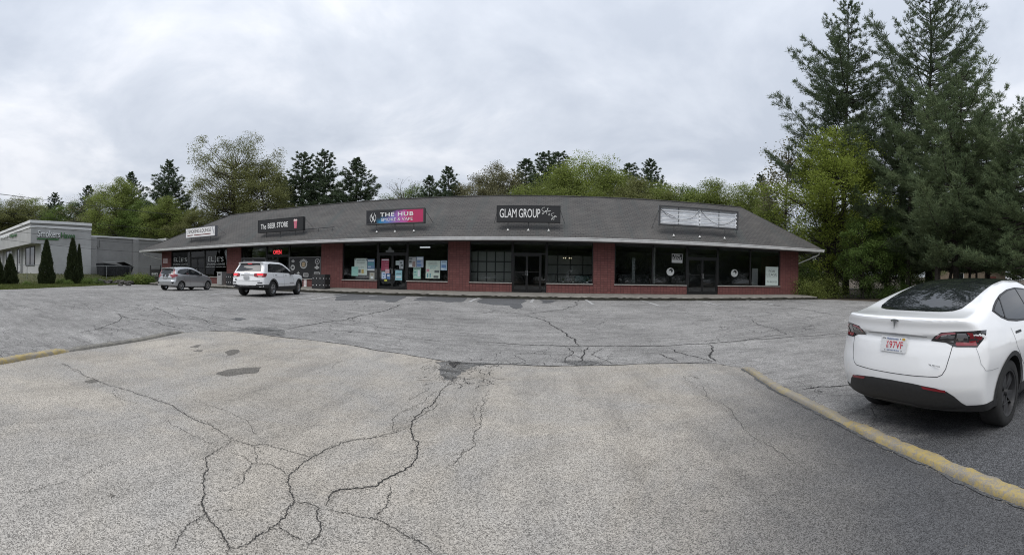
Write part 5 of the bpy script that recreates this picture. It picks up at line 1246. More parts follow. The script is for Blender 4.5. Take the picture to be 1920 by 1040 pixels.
# row beyond the street behind the viewer, seen only as reflections in the shop windows
for i in range(22):
    x = -74 + i * 6.8 + random.uniform(-1.5, 1.5); y = -34 - random.uniform(0, 7)
    if 22 < x < 34: continue
    plant('broadleaf_tree', BROADS[i % 3], LEAF['green'], (x, y, gz_(x, y) - .6), 'green tree added behind the street row to darken the window reflections', 'tree', .85 + .1 * (i % 3), i * 1.3, m_bark, 'trees across the road behind the viewer', sxy=1.35)
for i in range(20):  # unseen second row, added to close sky gaps in the window reflections
    x = -71 + i * 7.2 + random.uniform(-1.5, 1.5); y = -47 - random.uniform(0, 5)
    plant('broadleaf_tree', BROADS[(i + 1) % 3], LEAF['green'], (x, y, gz_(x, y) - 2.6), 'green tree added behind the street row to darken the window reflections', 'tree', 1.0 + .1 * (i % 3), i * 2.3, m_bark, 'trees across the road behind the viewer', sxy=1.6)
for i, (px, top, r, k, mt) in enumerate(((1475, 440, 58, 0, 'spring'), (1520, 425, 56, 1, 'spring'), (1570, 420, 54, 2, 'green'), (1615, 405, 56, 0, 'green'), (1660, 420, 52, 1, 'green'), (1705, 400, 56, 2, 'shade'), (1750, 415, 70, 0, 'shade'), (1800, 395, 76, 1, 'green'), (1850, 410, 74, 2, 'shade'), (1900, 400, 72, 0, 'green'), (1950, 395, 56, 1, 'green'), (2000, 400, 54, 2, 'green'))):
    names = ('behind the right end wall of the shops', 'seen between the shops and the maple', 'behind the maple trunk', 'behind the tall left pine', 'behind the left dogwood', 'behind the grey stubbed trunk', 'behind the thick pale trunk', 'left of the tan house', 'over the tan house', 'right of the tan house', 'at the right picture edge', 'beyond the right picture edge')
    p = place(px, r); h = zat(px, top, r) - p.z; plant('broadleaf_tree', BROADS[k], LEAF[mt], p - Vector((0, 0, .9)), 'low background tree ' + names[i], 'tree', (h + .9) / 14, px, m_bark, 'background trees on the right', sxy=h / 14 * 1.7)
# ---- the stand of trees on the right
def hero(px, top, r, H0, meshes, mat, name, label, bark=m_bark, wide=1.0, rz=0.0):
    p = place(px, r); h = zat(px, top, r) - p.z; return plant(name, meshes, LEAF[mat], p, label, 'tree', h / H0, rz, bark, 'trees at the right edge of the lot', sxy=h / H0 * wide)
pA = make_pine(41, 23, 6.4, 8.0, 18, .56, 7, .24, lambda t: (.85 + .15 * math.sin(t * 6)) * (1 - t ** 3.6) ** .8 * (.6 + .45 * math.sin(t * 21) ** 2), .014, .10, .042, .30, density=.95, side=lambda a, h: .80 + .32 * math.sin(1.7 * a + .8 * h) * math.sin(1.1 * h - 2 * a + 1) + .12 * math.sin(5 * a + h))
hero(1583, 6, 38, 23, pA, 'pine', 'pine_tree', 'tall dark pine with long left branches, left one of the two tallest', m_barkd, rz=.5)
pB = make_pine(42, 25, 7.2, 7.0, 17, .68, 6, .48, lambda t: (.55 + .6 * math.sin(min(1, t * 1.8) * 1.57)) * (1 - t) ** .55, .013, .0, .042, .30, density=.88, side=lambda a, h: .84 + .30 * math.sin(1.3 * a + .6 * h + 2) * math.sin(.9 * h + 2 * a) + .10 * math.sin(4 * a - h))
hero(1738, -45, 37, 25, pB, 'pine', 'pine_tree', 'tallest open-crowned pine with rising branches, cut by the top edge', m_barkd, rz=2.1)
pC = make_pine(43, 16, 6.6, 2.3, 18, .46, 7, .16, lambda t: (.72 + .35 * math.sin(min(1, t * 2.5) * 1.57)) * (1 - t) ** .5 * (.7 + .35 * math.sin(t * 17 + 1) ** 2), .016, .22, .044, .32, side=lambda a, h: .96 + .22 * math.sin(2 * a + 1.1 * h) * math.sin(1.4 * h - a))
hero(1795, 128, 30, 16, pC, 'pineh', 'pine_tree', 'dense blue-green pine whose low boughs hang behind the white electric car', m_bark, rz=1.0)
pD = make_pine(44, 15, 5.9, 2.1, 18, .46, 7, .16, lambda t: (.72 + .35 * math.sin(min(1, t * 2.5) * 1.57)) * (1 - t) ** .5 * (.7 + .35 * math.sin(t * 15) ** 2), .016, .25, .044, .32, side=lambda a, h: .96 + .22 * math.sin(2 * a + 1.3 * h + 1) * math.sin(1.2 * h - a))
hero(1925, 190, 26.5, 15, pD, 'pineh', 'pine_tree', 'dense blue-green pine cut by the right edge of the picture', m_bark, rz=2.6)
hero(1690, 195, 34, 15, pD, 'pine', 'pine_tree', 'dark pine between the two tallest pines, low boughs over the undergrowth', m_barkd, wide=.85, rz=4.0)
hero(1850, 210, 38, 16, pC, 'pine', 'pine_tree', 'darker pine behind the dense blue-green one', m_barkd, wide=.9, rz=3.3)
mp_ = make_broad(51, 12, 3.9, 1.6, 260, 260, .115, .78, trunk=.014, hollow=.30, lean=.3, stems=3)
hero(1562, 243, 33.4, 12, mp_, 'maple', 'maple_tree', 'bright yellow-green maple in new leaf beside the right end of the shops', m_barkd, rz=.3)
mq = make_broad(52, 8, 2.7, .8, 120, 230, .11, .6, trunk=.012, hollow=.3, stems=3)
hero(1622, 400, 30.2, 8, mq, 'shade', 'dogwood_tree', 'low dark green leafy tree under the tall left pine', m_barkd, rz=.8); hero(1668, 410, 31.5, 8, mq, 'shade', 'dogwood_tree', 'low dark green leafy tree between two pine trunks', m_barkd, rz=2.2)
AT = make_broad(53, 13, 2.6, 3.5, 90, 34, .17, .7, trunk=.010, hollow=.2)
hero(1473, 238, 44, 13, AT, 'pale', 'birch_tree', 'slender thin-leaved tree left of the maple against the sky', m_bark, rz=.6)
bsh = [make_bush(61, 1.6, 1.9, 5200, .10), make_bush(62, 1.9, 1.6, 5200, .10)]
for px, r, k, sc, mt, lb in ((1513, 29.5, 0, .9, 'spring', 'loose green shrub against the right end wall of the shops'), (1546, 31.5, 1, 1.0, 'spring', 'tall green shrub behind the trunk of the maple'), (1530, 37, 0, 1.6, 'green', 'large green shrub behind the end of the walkway'), (1640, 31, 1, .75, 'shade', 'dark shrub at the foot of the left pine'), (1682, 30.5, 0, .7, 'shade', 'dark shrub left of the pale pine trunk'), (1725, 34, 1, .9, 'shade', 'dark shrub behind the pale pine trunk'), (1462, 40, 1, 1.4, 'spring', 'green shrub showing over the right hip of the roof')):
    plant('shrub', bsh[k], LEAF[mt], place(px, r), lb, 'shrub', sc, px * 1.1, m_barkd, 'shrubs beside the right end of the shops', parts=('stems', 'foliage'))
for px, r, h, rad, ln_, lb in ((1702, 31, 9, .17, .2, 'grey trunk with bare stubs standing left of the white car roof'), (1757, 29, 7, .24, .3, 'thick pale trunk standing just behind the white car roof'), (1776, 30, 6, .14, 2.0, 'leaning trunk right of the thick pale trunk'), (1818, 33, 9, .12, .1, 'thin dark trunk, left one of the pair before the tan house'), (1831, 34, 9, .11, -.1, 'thin dark trunk, right one of the pair before the tan house'), (1847, 35, 8, .06, .2, 'thin sapling trunk in front of the tan house')):
    p = place(px, r); q = empty('tree_trunk', p); tag(q, lb, 'tree trunk', 'bare trunks under the pines'); wv = Wood(); wv.limb([Vector((ln_ * (i / 6) ** 1.2, 0, h * i / 6)) for i in range(7)], rad, rad * .55, 8)
    wv.mb.build('trunk', m_bark if rad > .13 else m_barkd, q, smoothf=True)
    for k in range(9):
        z = h * random.uniform(.2, .95); a = random.uniform(0, 6.28); l = random.uniform(.5, 1.8); wb = Wood(); wb.limb([(ln_ * (z / h) ** 1.2, 0, z), (ln_ * (z / h) ** 1.2 + math.cos(a) * l * .5, math.sin(a) * l * .5, z + .05), (ln_ * (z / h) ** 1.2 + math.cos(a) * l, math.sin(a) * l, z - .1)], .025, .006, 4); wb.mb.build('branch', m_barkd, q)
# ------------------------------------------------------------------ roof signs
YS = 23.58
def rect_px(x0, x1, y0l, y0r, y1l, y1r, Y):
    """corners of an upright rectangle on the plane Y from its outline in the photograph"""
    a, b = on_plane_y(x0, (y0l + y1l) / 2, Y), on_plane_y(x1, (y0r + y1r) / 2, Y)
    zt = (on_plane_y(x0, y0l, Y).z + on_plane_y(x1, y0r, Y).z) / 2; zb = (on_plane_y(x0, y1l, Y).z + on_plane_y(x1, y1r, Y).z) / 2
    return a.x, b.x, zb, zt
def upright(x, y, z): return Matrix.Translation((x, y, z)) @ Matrix.Rotation(math.pi / 2, 4, 'X')
def roof_z(y): return ZE + (y - YE) * (ZR - ZE) / (YR - YE)
def roof_sign(box, label, cab, face, boots=True, depth=.30, frame=.05, legs=(.18, .5, .82)):
    x0, x1, z0, z1 = box; r = empty('roof_sign', ((x0 + x1) / 2, YS, roof_z(YS + .1))); o = Vector(r.location); tag(r, label, 'sign', 'signs on the plaza roof')
    w_, h_ = x1 - x0, z1 - z0; zb = z0 - o.z; zt = z1 - o.z; hw = w_ / 2
    c = MB()
    if face is not None: c.box(-hw, hw, .02, depth, zb, zt)
    c.box(-hw, hw, 0, .02, zb, zb + frame).box(-hw, hw, 0, .02, zt - frame, zt).box(-hw, -hw + frame, 0, .02, zb + frame, zt - frame).box(hw - frame, hw, 0, .02, zb + frame, zt - frame)
    c.build('cabinet', cab, r)
    f = None
    if face is not None: f = MB().box(-hw + frame, hw - frame, .008, .0195, zb + frame, zt - frame).build('face_panel', face, r)
    for k in legs:
        lx = -hw + w_ * k; y_ = depth * .4; zr = roof_z(YS + y_ + .05) - o.z
        MB().tube([(lx, y_, zb), (lx, y_ + .02, zr - .05)], .022, 6).build('leg', m_dgrey, r)
        if boots: MB().lathe([(.001, .11), (.025, .10), (.04, .04), (.07, .012), (.08, -.02)], 12, Matrix.Translation((lx, y_ + .02, zr - .0)) @ Matrix.Rotation(math.pi / 2, 4, 'X')).build('leg_boot', M_('flashing_pale', (.62, .62, .60), .4), r, smoothf=True)
    for sx in (-1, 1): MB().tube([(sx * hw * .98, depth, zt - .12), (sx * (hw * .98 + .3), depth + .75, roof_z(YS + depth + .75) - o.z)], .012, 5).build('stay', m_dgrey, r)
    return r, zb, zt, hw
sgn, zb, zt, hw = roof_sign(rect_px(348, 403.3, 427.8, 423.2, 445.6, 443.4, YS), 'white sign reading SMOKING LOUNGE on the left end of the roof', M_('sign_grey', (.14, .14, .15), .5), M_('sign_white', (.80, .79, .78), .5), boots=False)
h = zt - zb; S_ = lambda u, v: upright(-hw + 2 * hw * u, -.001, zb + h * v)
m_ink = M_('sign_ink', (.035, .028, .022), .6); m_maroon = M_('sign_maroon', (.16, .035, .03), .6)
text('SMOKING LOUNGE', S_(.485, .64), m_ink, sgn, fit=(2 * hw * .76, h * .34), bold=0.0)
for a, b in ((.07, .26), (.31, .86)):
    MB().prism([(-(b - a) * hw, -.035), ((b - a) * hw, -.02), ((b - a) * hw * .98, .05), (-(b - a) * hw * .3, .03), (-(b - a) * hw, .04)], S_((a + b) / 2, .25), .003).build('printed_cigar', m_maroon, sgn)
for u, v in ((.05, .60), (.92, .75), (.95, .45)):
    MB().tube([S_(u, v) @ Vector((.05 * math.sin(q * 1.3), -.16 + q * .05, .004)) for q in range(8)], .012, 4).build('printed_smoke', M_('sign_blue', (.12, .14, .25), .6), sgn)
sgn, zb, zt, hw = roof_sign(rect_px(483.4, 568, 413.3, 405.5, 436.7, 431.3, YS), 'black sign reading The Beer Store with a pink drink cup', m_black, M_('sign_black', (.017, .017, .018), .45), boots=False)
h = zt - zb
for k, (wd_, u, w_, v) in enumerate((('The', .135, .125, .47), ('BEER', .325, .175, .50), ('STORE', .565, .245, .52))): text(wd_, S_(u, v), M_('sign_lettering_white', (.78, .78, .76), .5), sgn, fit=(2 * hw * w_, h * .40), bold=.012)
cup = MB().prism([(-.10, -.30), (.10, -.30), (.145, .22), (-.145, .22)], S_(.845, .48), .004).build('printed_cup', M_('cup_pink', (.55, .13, .19), .5), sgn)
MB().prism([(-.15, .22), (.15, .22), (.16, .29), (.08, .35), (-.02, .33), (-.10, .37), (-.165, .28)], S_(.845, .48), .005).build('printed_foam', M_('cup_foam', (.80, .62, .60), .5), sgn)
for q in (-.05, .03): MB().tube([S_(.845, .48) @ Vector((q - .01, -.26, .006)), S_(.845, .48) @ Vector((q + .02, .18, .006))], .014, 4).build('printed_highlight', M_('cup_light', (.72, .36, .40), .5), sgn)
o = MB().tube([(on_plane_y(568, 427, YS + .5).x, YS + .55, roof_z(YS + .55) + .22), (on_plane_y(625, 423, YS + .5).x, YS + .62, roof_z(YS + .62) + .24)], .03, 6)
o = o.build('roof_conduit', m_dgrey); tag(o, 'dark conduit running along the roof right of the drink cup sign', 'conduit')
for xx in (569.5, 597, 624):
    q = on_plane_y(xx, 425, YS + .58); MB().tube([(q.x, YS + .58, roof_z(YS + .58)), (q.x, YS + .58, roof_z(YS + .58) + .23)], .02, 5).build('bracket', m_dgrey, o)
def hub_mat():
    m, t, b = newmat('sign_ink_cloud'); co = coords(t); sx = nd(t, 'ShaderNodeSeparateXYZ'); lk(t, co, sx.inputs[0])
    f = nd(t, 'ShaderNodeMapRange'); lk(t, sx.outputs[0], f.inputs[0]); f.inputs['From Min'].default_value = -1.55; f.inputs['From Max'].default_value = 1.55
    nz = noise(t, 1.6, 6, .65, dist=.6); a = nd(t, 'ShaderNodeMath', operation='MULTIPLY_ADD'); lk(t, nz, a.inputs[0]); a.inputs[1].default_value = .45; lk(t, f.outputs[0], a.inputs[2])
    c = ramp(t, a.outputs[0], [(.30, (.012, .014, .018)), (.42, (.02, .20, .36)), (.55, (.10, .22, .50)), (.72, (.26, .14, .42)), (.92, (.50, .10, .33)), (1.15, (.46, .03, .11))])
    zf = nd(t, 'ShaderNodeMath', operation='MULTIPLY_ADD'); lk(t, sx.outputs[2], zf.inputs[0]); zf.inputs[1].default_value = .9; zf.inputs[2].default_value = -.62
    z2 = nd(t, 'ShaderNodeMath', operation='ADD'); lk(t, zf.outputs[0], z2.inputs[0]); lk(t, nz, z2.inputs[1]); z3 = nd(t, 'ShaderNodeMath', operation='SUBTRACT'); lk(t, z2.outputs[0], z3.inputs[0]); lk(t, f.outputs[0], z3.inputs[1])
    dk = ramp(t, z3.outputs[0], [(.38, 0.0), (.62, 1.0)])
    lk(t, mixc(t, dk, c, (.022, .022, .025)), b.inputs['Base Color']); b.inputs['Roughness'].default_value = .4; return m
sgn, zb, zt, hw = roof_sign(rect_px(686.5, 795.6, 394.7, 388.4, 421.6, 417.6, YS), 'colourful blue and pink sign reading THE HUB SMOKE & VAPE', m_dgrey, hub_mat(), frame=.07)
h = zt - zb; m_lw = MATS['sign_lettering_white']
text('THE HUB', S_(.535, .64), m_lw, sgn, fit=(2 * hw * .57, h * .27), bold=.018, spacing=1.15); text('SMOKE & VAPE', S_(.54, .30), m_lw, sgn, fit=(2 * hw * .54, h * .20))
for s_ in (-1, 1):
    MB().tube([S_(.125, .45) @ Vector((s_ * .20 * math.cos(t) , .24 * math.sin(t) * 1.15, .004)) for t in np.linspace(-1.25, 1.0, 10)], .017, 4).build('printed_flame', m_lw, sgn)
    MB().tube([S_(.125, .45) @ Vector((s_ * .06 + .05 * math.sin(q * 1.1 + s_), -.28 + q * .085, .004)) for q in range(8)], [.02, .03, .035, .035, .03, .025, .02, .008], 4).build('printed_flame', m_lw, sgn)
sgn, zb, zt, hw = roof_sign(rect_px(931, 1051, 385, 385.5, 416, 417, YS), 'black sign reading GLAM GROUP Salon & Spa', m_black, MATS['sign_black'])
h = zt - zb; text('GLAM', S_(.182, .53), m_lw, sgn, fit=(2 * hw * .265, h * .53), bold=.006); text('GROUP', S_(.517, .53), m_lw, sgn, fit=(2 * hw * .335, h * .53), bold=.006)
def script_stroke(P): 
    mt = []; P = [Vector((a, b, 0)) for a, b in P]
    for i in range(len(P) - 1):
        p0, p1, p2, p3 = P[max(i-1, 0)], P[i], P[i+1], P[min(i+2, len(P)-1)]
        for k in range(4): t = k / 4; mt.append(.5 * ((2*p1) + (p2-p0)*t + (2*p0-5*p1+4*p2-p3)*t*t + (3*p1-p0-3*p2+p3)*t**3))
    mt.append(P[-1]); return mt
SC = {'Salon': [[(1400,125),(1345,135),(1315,185),(1345,215),(1380,245),(1360,290),(1325,300),(1340,270),(1410,225),(1420,205),(1395,225),(1415,238),(1432,205),(1440,232),(1470,160),(1475,130),(1455,180),(1445,250),(1440,290)], [(1455,225),(1475,230),(1490,205),(1480,228),(1500,222),(1505,208),(1512,225),(1530,208),(1548,222)]], '&': [[(1520,280),(1500,285),(1505,300),(1490,318),(1510,328),(1525,305)]], 'Spa': [[(1632,268),(1575,280),(1555,320),(1590,345),(1610,375),(1590,425),(1565,435),(1580,400),(1630,360),(1640,340),(1632,400),(1625,450)], [(1636,355),(1655,335),(1660,355),(1640,365)], [(1665,355),(1675,340),(1685,345),(1672,362),(1690,365),(1700,350)]]}
for word, strokes in SC.items():
    mb = MB()
    for st in strokes: mb.tube([S_((p.x - 155) / 1640, 1 - (p.y - 75) / 430) @ Vector((0, 0, .004)) for p in script_stroke(st)], .012, 4)
    mb.build('script_lettering', m_lw, sgn)
# the empty light box, front panel gone
sgn, zb, zt, hw = roof_sign(rect_px(1235.8, 1384.6, 382.8, 397.1, 421, 431.7, YS), 'empty sign frame with bare white lamp rails and dangling wires', m_dgrey, None, frame=.09, depth=.02)
h = zt - zb; m_lb = M_('lightbox_white', (.80, .82, .85), .45)
MB().box(-hw, hw, .16, .18, zb, zt).build('back_panel', m_lb, sgn); MB().box(-hw, hw, .02, .16, zt - .02, zt).build('top_panel', m_dgrey, sgn); MB().box(-hw, hw, .02, .16, zb, zb + .02).build('bottom_panel', m_dgrey, sgn)
for s_ in (-1, 1): MB().box(s_ * hw - .01 - .01 * s_, s_ * hw + .01 - .01 * s_, .02, .16, zb + .02, zt - .02).build('side_panel', m_dgrey, sgn)
for j in range(4):
    z = zb + h * (.17 + .205 * j)
    for s_ in (-1, 1):
        MB().tube([(s_ * .12, .09, z), (s_ * (hw - .18), .09, z)], .022, 8).build('lamp_tube', M_('tube_white', (.85, .86, .88), .3), sgn, smoothf=True); MB().box(min(s_ * .1, s_ * (hw - .14)), max(s_ * .1, s_ * (hw - .14)), .135, .155, z + .06, z + .09).build('lamp_rail', M_('rail_grey', (.62, .64, .67), .5), sgn)
for x in (-hw * .52, hw * .50): MB().box(x - .02, x + .02, .115, .13, zb + .02, zt - .03).build('upright', M_('rail_grey2', (.22, .23, .24), .5), sgn)
for x in (0, hw - .12):
    MB().box(x - .06, x + .06, .07, .13, zb + .03, zt - .03).build('socket_strip', m_lb, sgn)
    for j in range(4): MB().box(x - .03, x + .03, .055, .069, zb + h * (.12 + .2 * j), zb + h * (.12 + .2 * j) + .09).build('socket', m_dgrey, sgn)
for P in ([(-hw + .1, zt - .22), (-hw * .75, zb + h * .45), (-hw * .45, zb + h * .35), (-hw * .2, zb + h * .45), (0, zt - .15)], [(.05, zt - .15), (hw * .2, zb + h * .48), (hw * .45, zb + h * .22), (hw * .7, zb + h * .28), (hw - .12, zb + h * .62)], [(-hw + .1, zt - .25), (-hw * .8, zb + h * .6), (-hw * .6, zb + h * .42)]):
    MB().tube([(p.x, .045, p.y) for p in script_stroke(P)], .012, 5).build('wire', m_dgrey, sgn)

# ------------------------------------------------------------------ window writing and posters
YG = D + .11                                    # just in front of the panes
def box_px(x0, x1, y0, y1, Y):
    a, b = on_plane_y(x0, y1, Y), on_plane_y(x1, y0, Y); return a.x, b.x, a.z, b.z
def wtext(body, x0, x1, y0, y1, m, par, **k):
    a, b, c, d = box_px(x0, x1, y0, y1, YG); me_parent = par
    M = Matrix.Translation(-B0) @ upright((a + b) / 2, YG, (c + d) / 2)
    return text(body, M, m, par, fit=(b - a, d - c), ext=.001, **k)
m_vin = M_('vinyl_pale', (.52, .54, .53), .6)
for key, ex, lx, ux in (('e1', (325.8, 350.4, 482.9, 490.6), (324.3, 352, 493.5, 496.6), (321.5, 353, 499.1, 500.6)), ('e2', (390.4, 419.2, 481, 490.3), (388.3, 421.3, 493, 496.6), (385, 423, 499.1, 501.1))):
    p = WIN[key][0]; w_ = ex[1] - ex[0]
    wtext('EL', ex[0], ex[0] + w_ * .36, ex[2], ex[3], m_vin, p, bold=.006); wtext("E'S", ex[0] + w_ * .56, ex[1], ex[2], ex[3], m_vin, p, bold=.006)
    a, b, c, d = box_px(ex[0] + w_ * .40, ex[0] + w_ * .52, ex[2] - 1.5, ex[3] + 1, YG); xm = (a + b) / 2 - B0.x; y_ = YG - B0.y; c -= B0.z; d -= B0.z
    MB().lathe([(.001, 0), (.07, .02), (.05, .12), (.018, .16), (.018, d - c - .1), (.05, d - c - .06), (.03, d - c), (.001, d - c)], 10, Matrix.Translation((xm, y_, c)) @ Matrix.Rotation(math.pi / 2, 4, 'X') @ Matrix.Scale(.04, 4, (0, 0, 1))).build('printed_pipe', m_vin, p)
    wtext('SMOKING LOUNGE', *lx, m_vin, p, bold=0.0); wtext('HOOKAH BAR · SMOKING BAR', *ux, m_vin, p, bold=0.0)
def poster(x0, x1, y0, y1, col, label, lines=(), Y=D + .108, cat='poster', group='posters in the vape shop windows', art=()):
    a, b, c, d = box_px(x0, x1, y0, y1, Y); r = empty('poster', ((a + b) / 2, Y, c)); tag(r, label, cat, group); w_, h_ = b - a, d - c
    MB().box(-w_ / 2, w_ / 2, 0, .004, 0, h_).build('sheet', M_('poster_%.2f_%.2f_%.2f' % col, col, .6, var=.12, vs=9), r)
    for t in lines:
        bd, u0, u1, v0, v1, mm = t; M = upright(w_ * ((u0 + u1) / 2 - .5), -.002, h_ * (v0 + v1) / 2)
        if bd: text(bd, M, mm, r, fit=(w_ * (u1 - u0), h_ * (v1 - v0)), bold=0.0, ext=.001)
        else: MB().box(w_ * (u0 - .5), w_ * (u1 - .5), -.003, -.0005, h_ * v0, h_ * v1).build('print', mm, r)
    return r
zP = lambda x, y: (630 + x / 8.668, 450 + y / 8.668)
def poz(x0, x1, y0, y1, *a, **k): p, q = zP(x0, y0), zP(x1, y1); return poster(p[0], q[0], p[1], q[1], *a, **k)
m_pd = M_('print_dark', (.10, .12, .12), .6); m_pt = M_('print_teal', (.10, .28, .32), .6); m_ppk = M_('print_pink', (.52, .22, .28), .6); m_pb = M_('print_blue', (.12, .22, .42), .6); m_py = M_('print_ochre', (.42, .33, .10), .6); m_pw = M_('print_pale', (.62, .68, .70), .6)
bars = lambda v, m=m_pd: (None, .18, .82, v, v + .025, m)
poz(298, 508, 295, 565, (.50, .58, .53), 'large pale poster with a price in the left vape shop window', [bars(.89), bars(.80), bars(.69), ('$1.99', .32, .72, .40, .49, m_pd), (None, .32, .50, .12, .34, m_pd), (None, .56, .74, .10, .34, m_py), (None, .02, .12, .90, .98, m_pd), (None, .88, .98, .88, .96, m_pd)])
poz(252, 362, 430, 580, (.27, .50, .44), 'small mint green sheet lapping the large pale poster', [(None, .3, .7, .80, .84, m_pt), (None, .2, .6, .45, .48, m_pt)], Y=D + .103)
poz(510, 628, 308, 495, (.13, .22, .34), 'dark blue poster beside the large pale poster', [(None, .08, .92, .80, .92, m_pw), (None, .1, .9, .45, .72, m_pt), (None, .1, .5, .32, .38, m_pw), (None, .0, 1, 0, .14, m_pw)])
poz(735, 862, 305, 495, (.30, .05, .09), 'red price poster on the left vape shop door', [(None, .05, .95, .88, .97, m_pw)] + [('%s' % s_, .45, .92, v, v + .10, m_ppk) for s_, v in (('1.99', .68), ('2.99', .45), ('3.99', .20))], Y=D + .094, group='posters on the vape shop doors')
poz(740, 812, 518, 628, (.45, .55, .68), 'pale blue leaflet low on the left vape shop door', [(None, .3, .8, .6, .75, m_pb), (None, .3, .6, .2, .35, m_pb)], Y=D + .094, group='posters on the vape shop doors')
poz(800, 868, 472, 540, (.58, .42, .46), 'small pink leaflet under the red price poster', [(None, .1, .9, .35, .42, m_ppk)], Y=D + .090, group='posters on the vape shop doors')
poz(822, 882, 545, 632, (.10, .20, .40), 'blue sticker with white patch low on the left vape shop door', [(None, .2, .8, .5, .8, m_pw)], Y=D + .090, group='posters on the vape shop doors')
poz(962, 1075, 490, 652, (.28, .52, .58), 'teal poster low on the right vape shop door', [(None, .12, .88, .62, .70, m_pd), (None, .1, .9, .25, .42, m_pw), (None, .1, .9, .08, .12, m_pt)], Y=D + .094, group='posters on the vape shop doors')
poz(970, 1028, 335, 405, (.40, .48, .48), 'small grey leaflet high on the right vape shop door', [(None, .2, .8, .5, .6, m_pd)], Y=D + .094, group='posters on the vape shop doors')
poz(1028, 1096, 325, 465, (.40, .44, .46), 'grey leaflet with dark figures on the right vape shop door', [(None, .2, .7, .6, .8, m_pd), (None, .3, .9, .3, .5, m_pd), (None, .2, .5, .1, .2, m_pd)], Y=D + .090, group='posters on the vape shop doors')
poz(785, 830, 640, 668, (.55, .55, .08), 'small yellow sticker low on the left vape shop door', [], Y=D + .086, group='posters on the vape shop doors')
poz(1180, 1302, 275, 443, (.38, .40, .40), 'grey poster with a tower shape, upper left in the right vape window', [(None, .05, .5, .75, .92, m_pd), (None, .05, .4, .45, .65, m_pd), (None, .52, .9, .05, .6, M_('print_brown', (.25, .18, .16), .6)), (None, .05, .45, .1, .3, m_pw)])
poz(1306, 1422, 270, 442, (.30, .36, .46), 'slate blue poster beside the tower poster', [(None, .1, .9, .72, .92, m_pw), (None, .1, .6, .45, .62, m_pb), (None, .1, .7, .12, .32, m_pb)])
poz(1256, 1377, 452, 626, (.34, .54, .46), 'mint poster below the slate blue poster', [(None, .1, .4, .55, .65, m_pt), (None, .1, .5, .3, .35, m_pt), (None, .6, .9, .2, .8, m_pw), (None, .1, .9, .86, .92, m_pd)])
poz(1456, 1692, 332, 622, (.48, .57, .50), 'largest pale poster in the right vape shop window', [bars(.88), bars(.78), bars(.70, m_pt), ('$20.00', .30, .70, .55, .64, m_pt), (None, .05, .25, .38, .52, m_ppk), (None, .62, .95, .32, .46, m_pd), (None, .10, .18, .05, .28, m_pt), (None, .28, .36, .05, .28, m_pt), (None, .56, .90, .03, .16, m_pd)])
poz(1698, 1805, 330, 490, (.36, .50, .62), 'light blue poster at the right edge of the right vape window', [(None, .15, .85, .25, .55, m_pb), (None, .2, .8, .85, .9, m_pd), (None, .1, .5, .1, .2, m_pw)])
poz(545, 625, 530, 635, (.42, .43, .38), 'pale figure-shaped card standing low in the left vape shop window', [(None, .2, .8, .55, .9, M_('print_tan', (.32, .30, .24), .6)), (None, .3, .7, .1, .4, m_pw)])
a, b, c, d = box_px(*zP(812, 0)[:1], zP(945, 0)[0], zP(0, 105)[1], zP(0, 195)[1], YG)
tr = MB(); M = Matrix.Translation(-B0) @ upright((a + b) / 2, YG - .01, c); tr.prism([(-(b-a)/2, 0), ((b-a)/2, 0), ((b-a)/2, (d-c)*.3), ((b-a)*.2, (d-c)*.38), ((b-a)*.16, (d-c)*.75), (0, (d-c)), (-(b-a)*.16, (d-c)*.75), (-(b-a)*.2, (d-c)*.38), (-(b-a)/2, (d-c)*.3)], M, .003); tr.build('decal', M_('decal_grey', (.20, .21, .21), .6), bld)
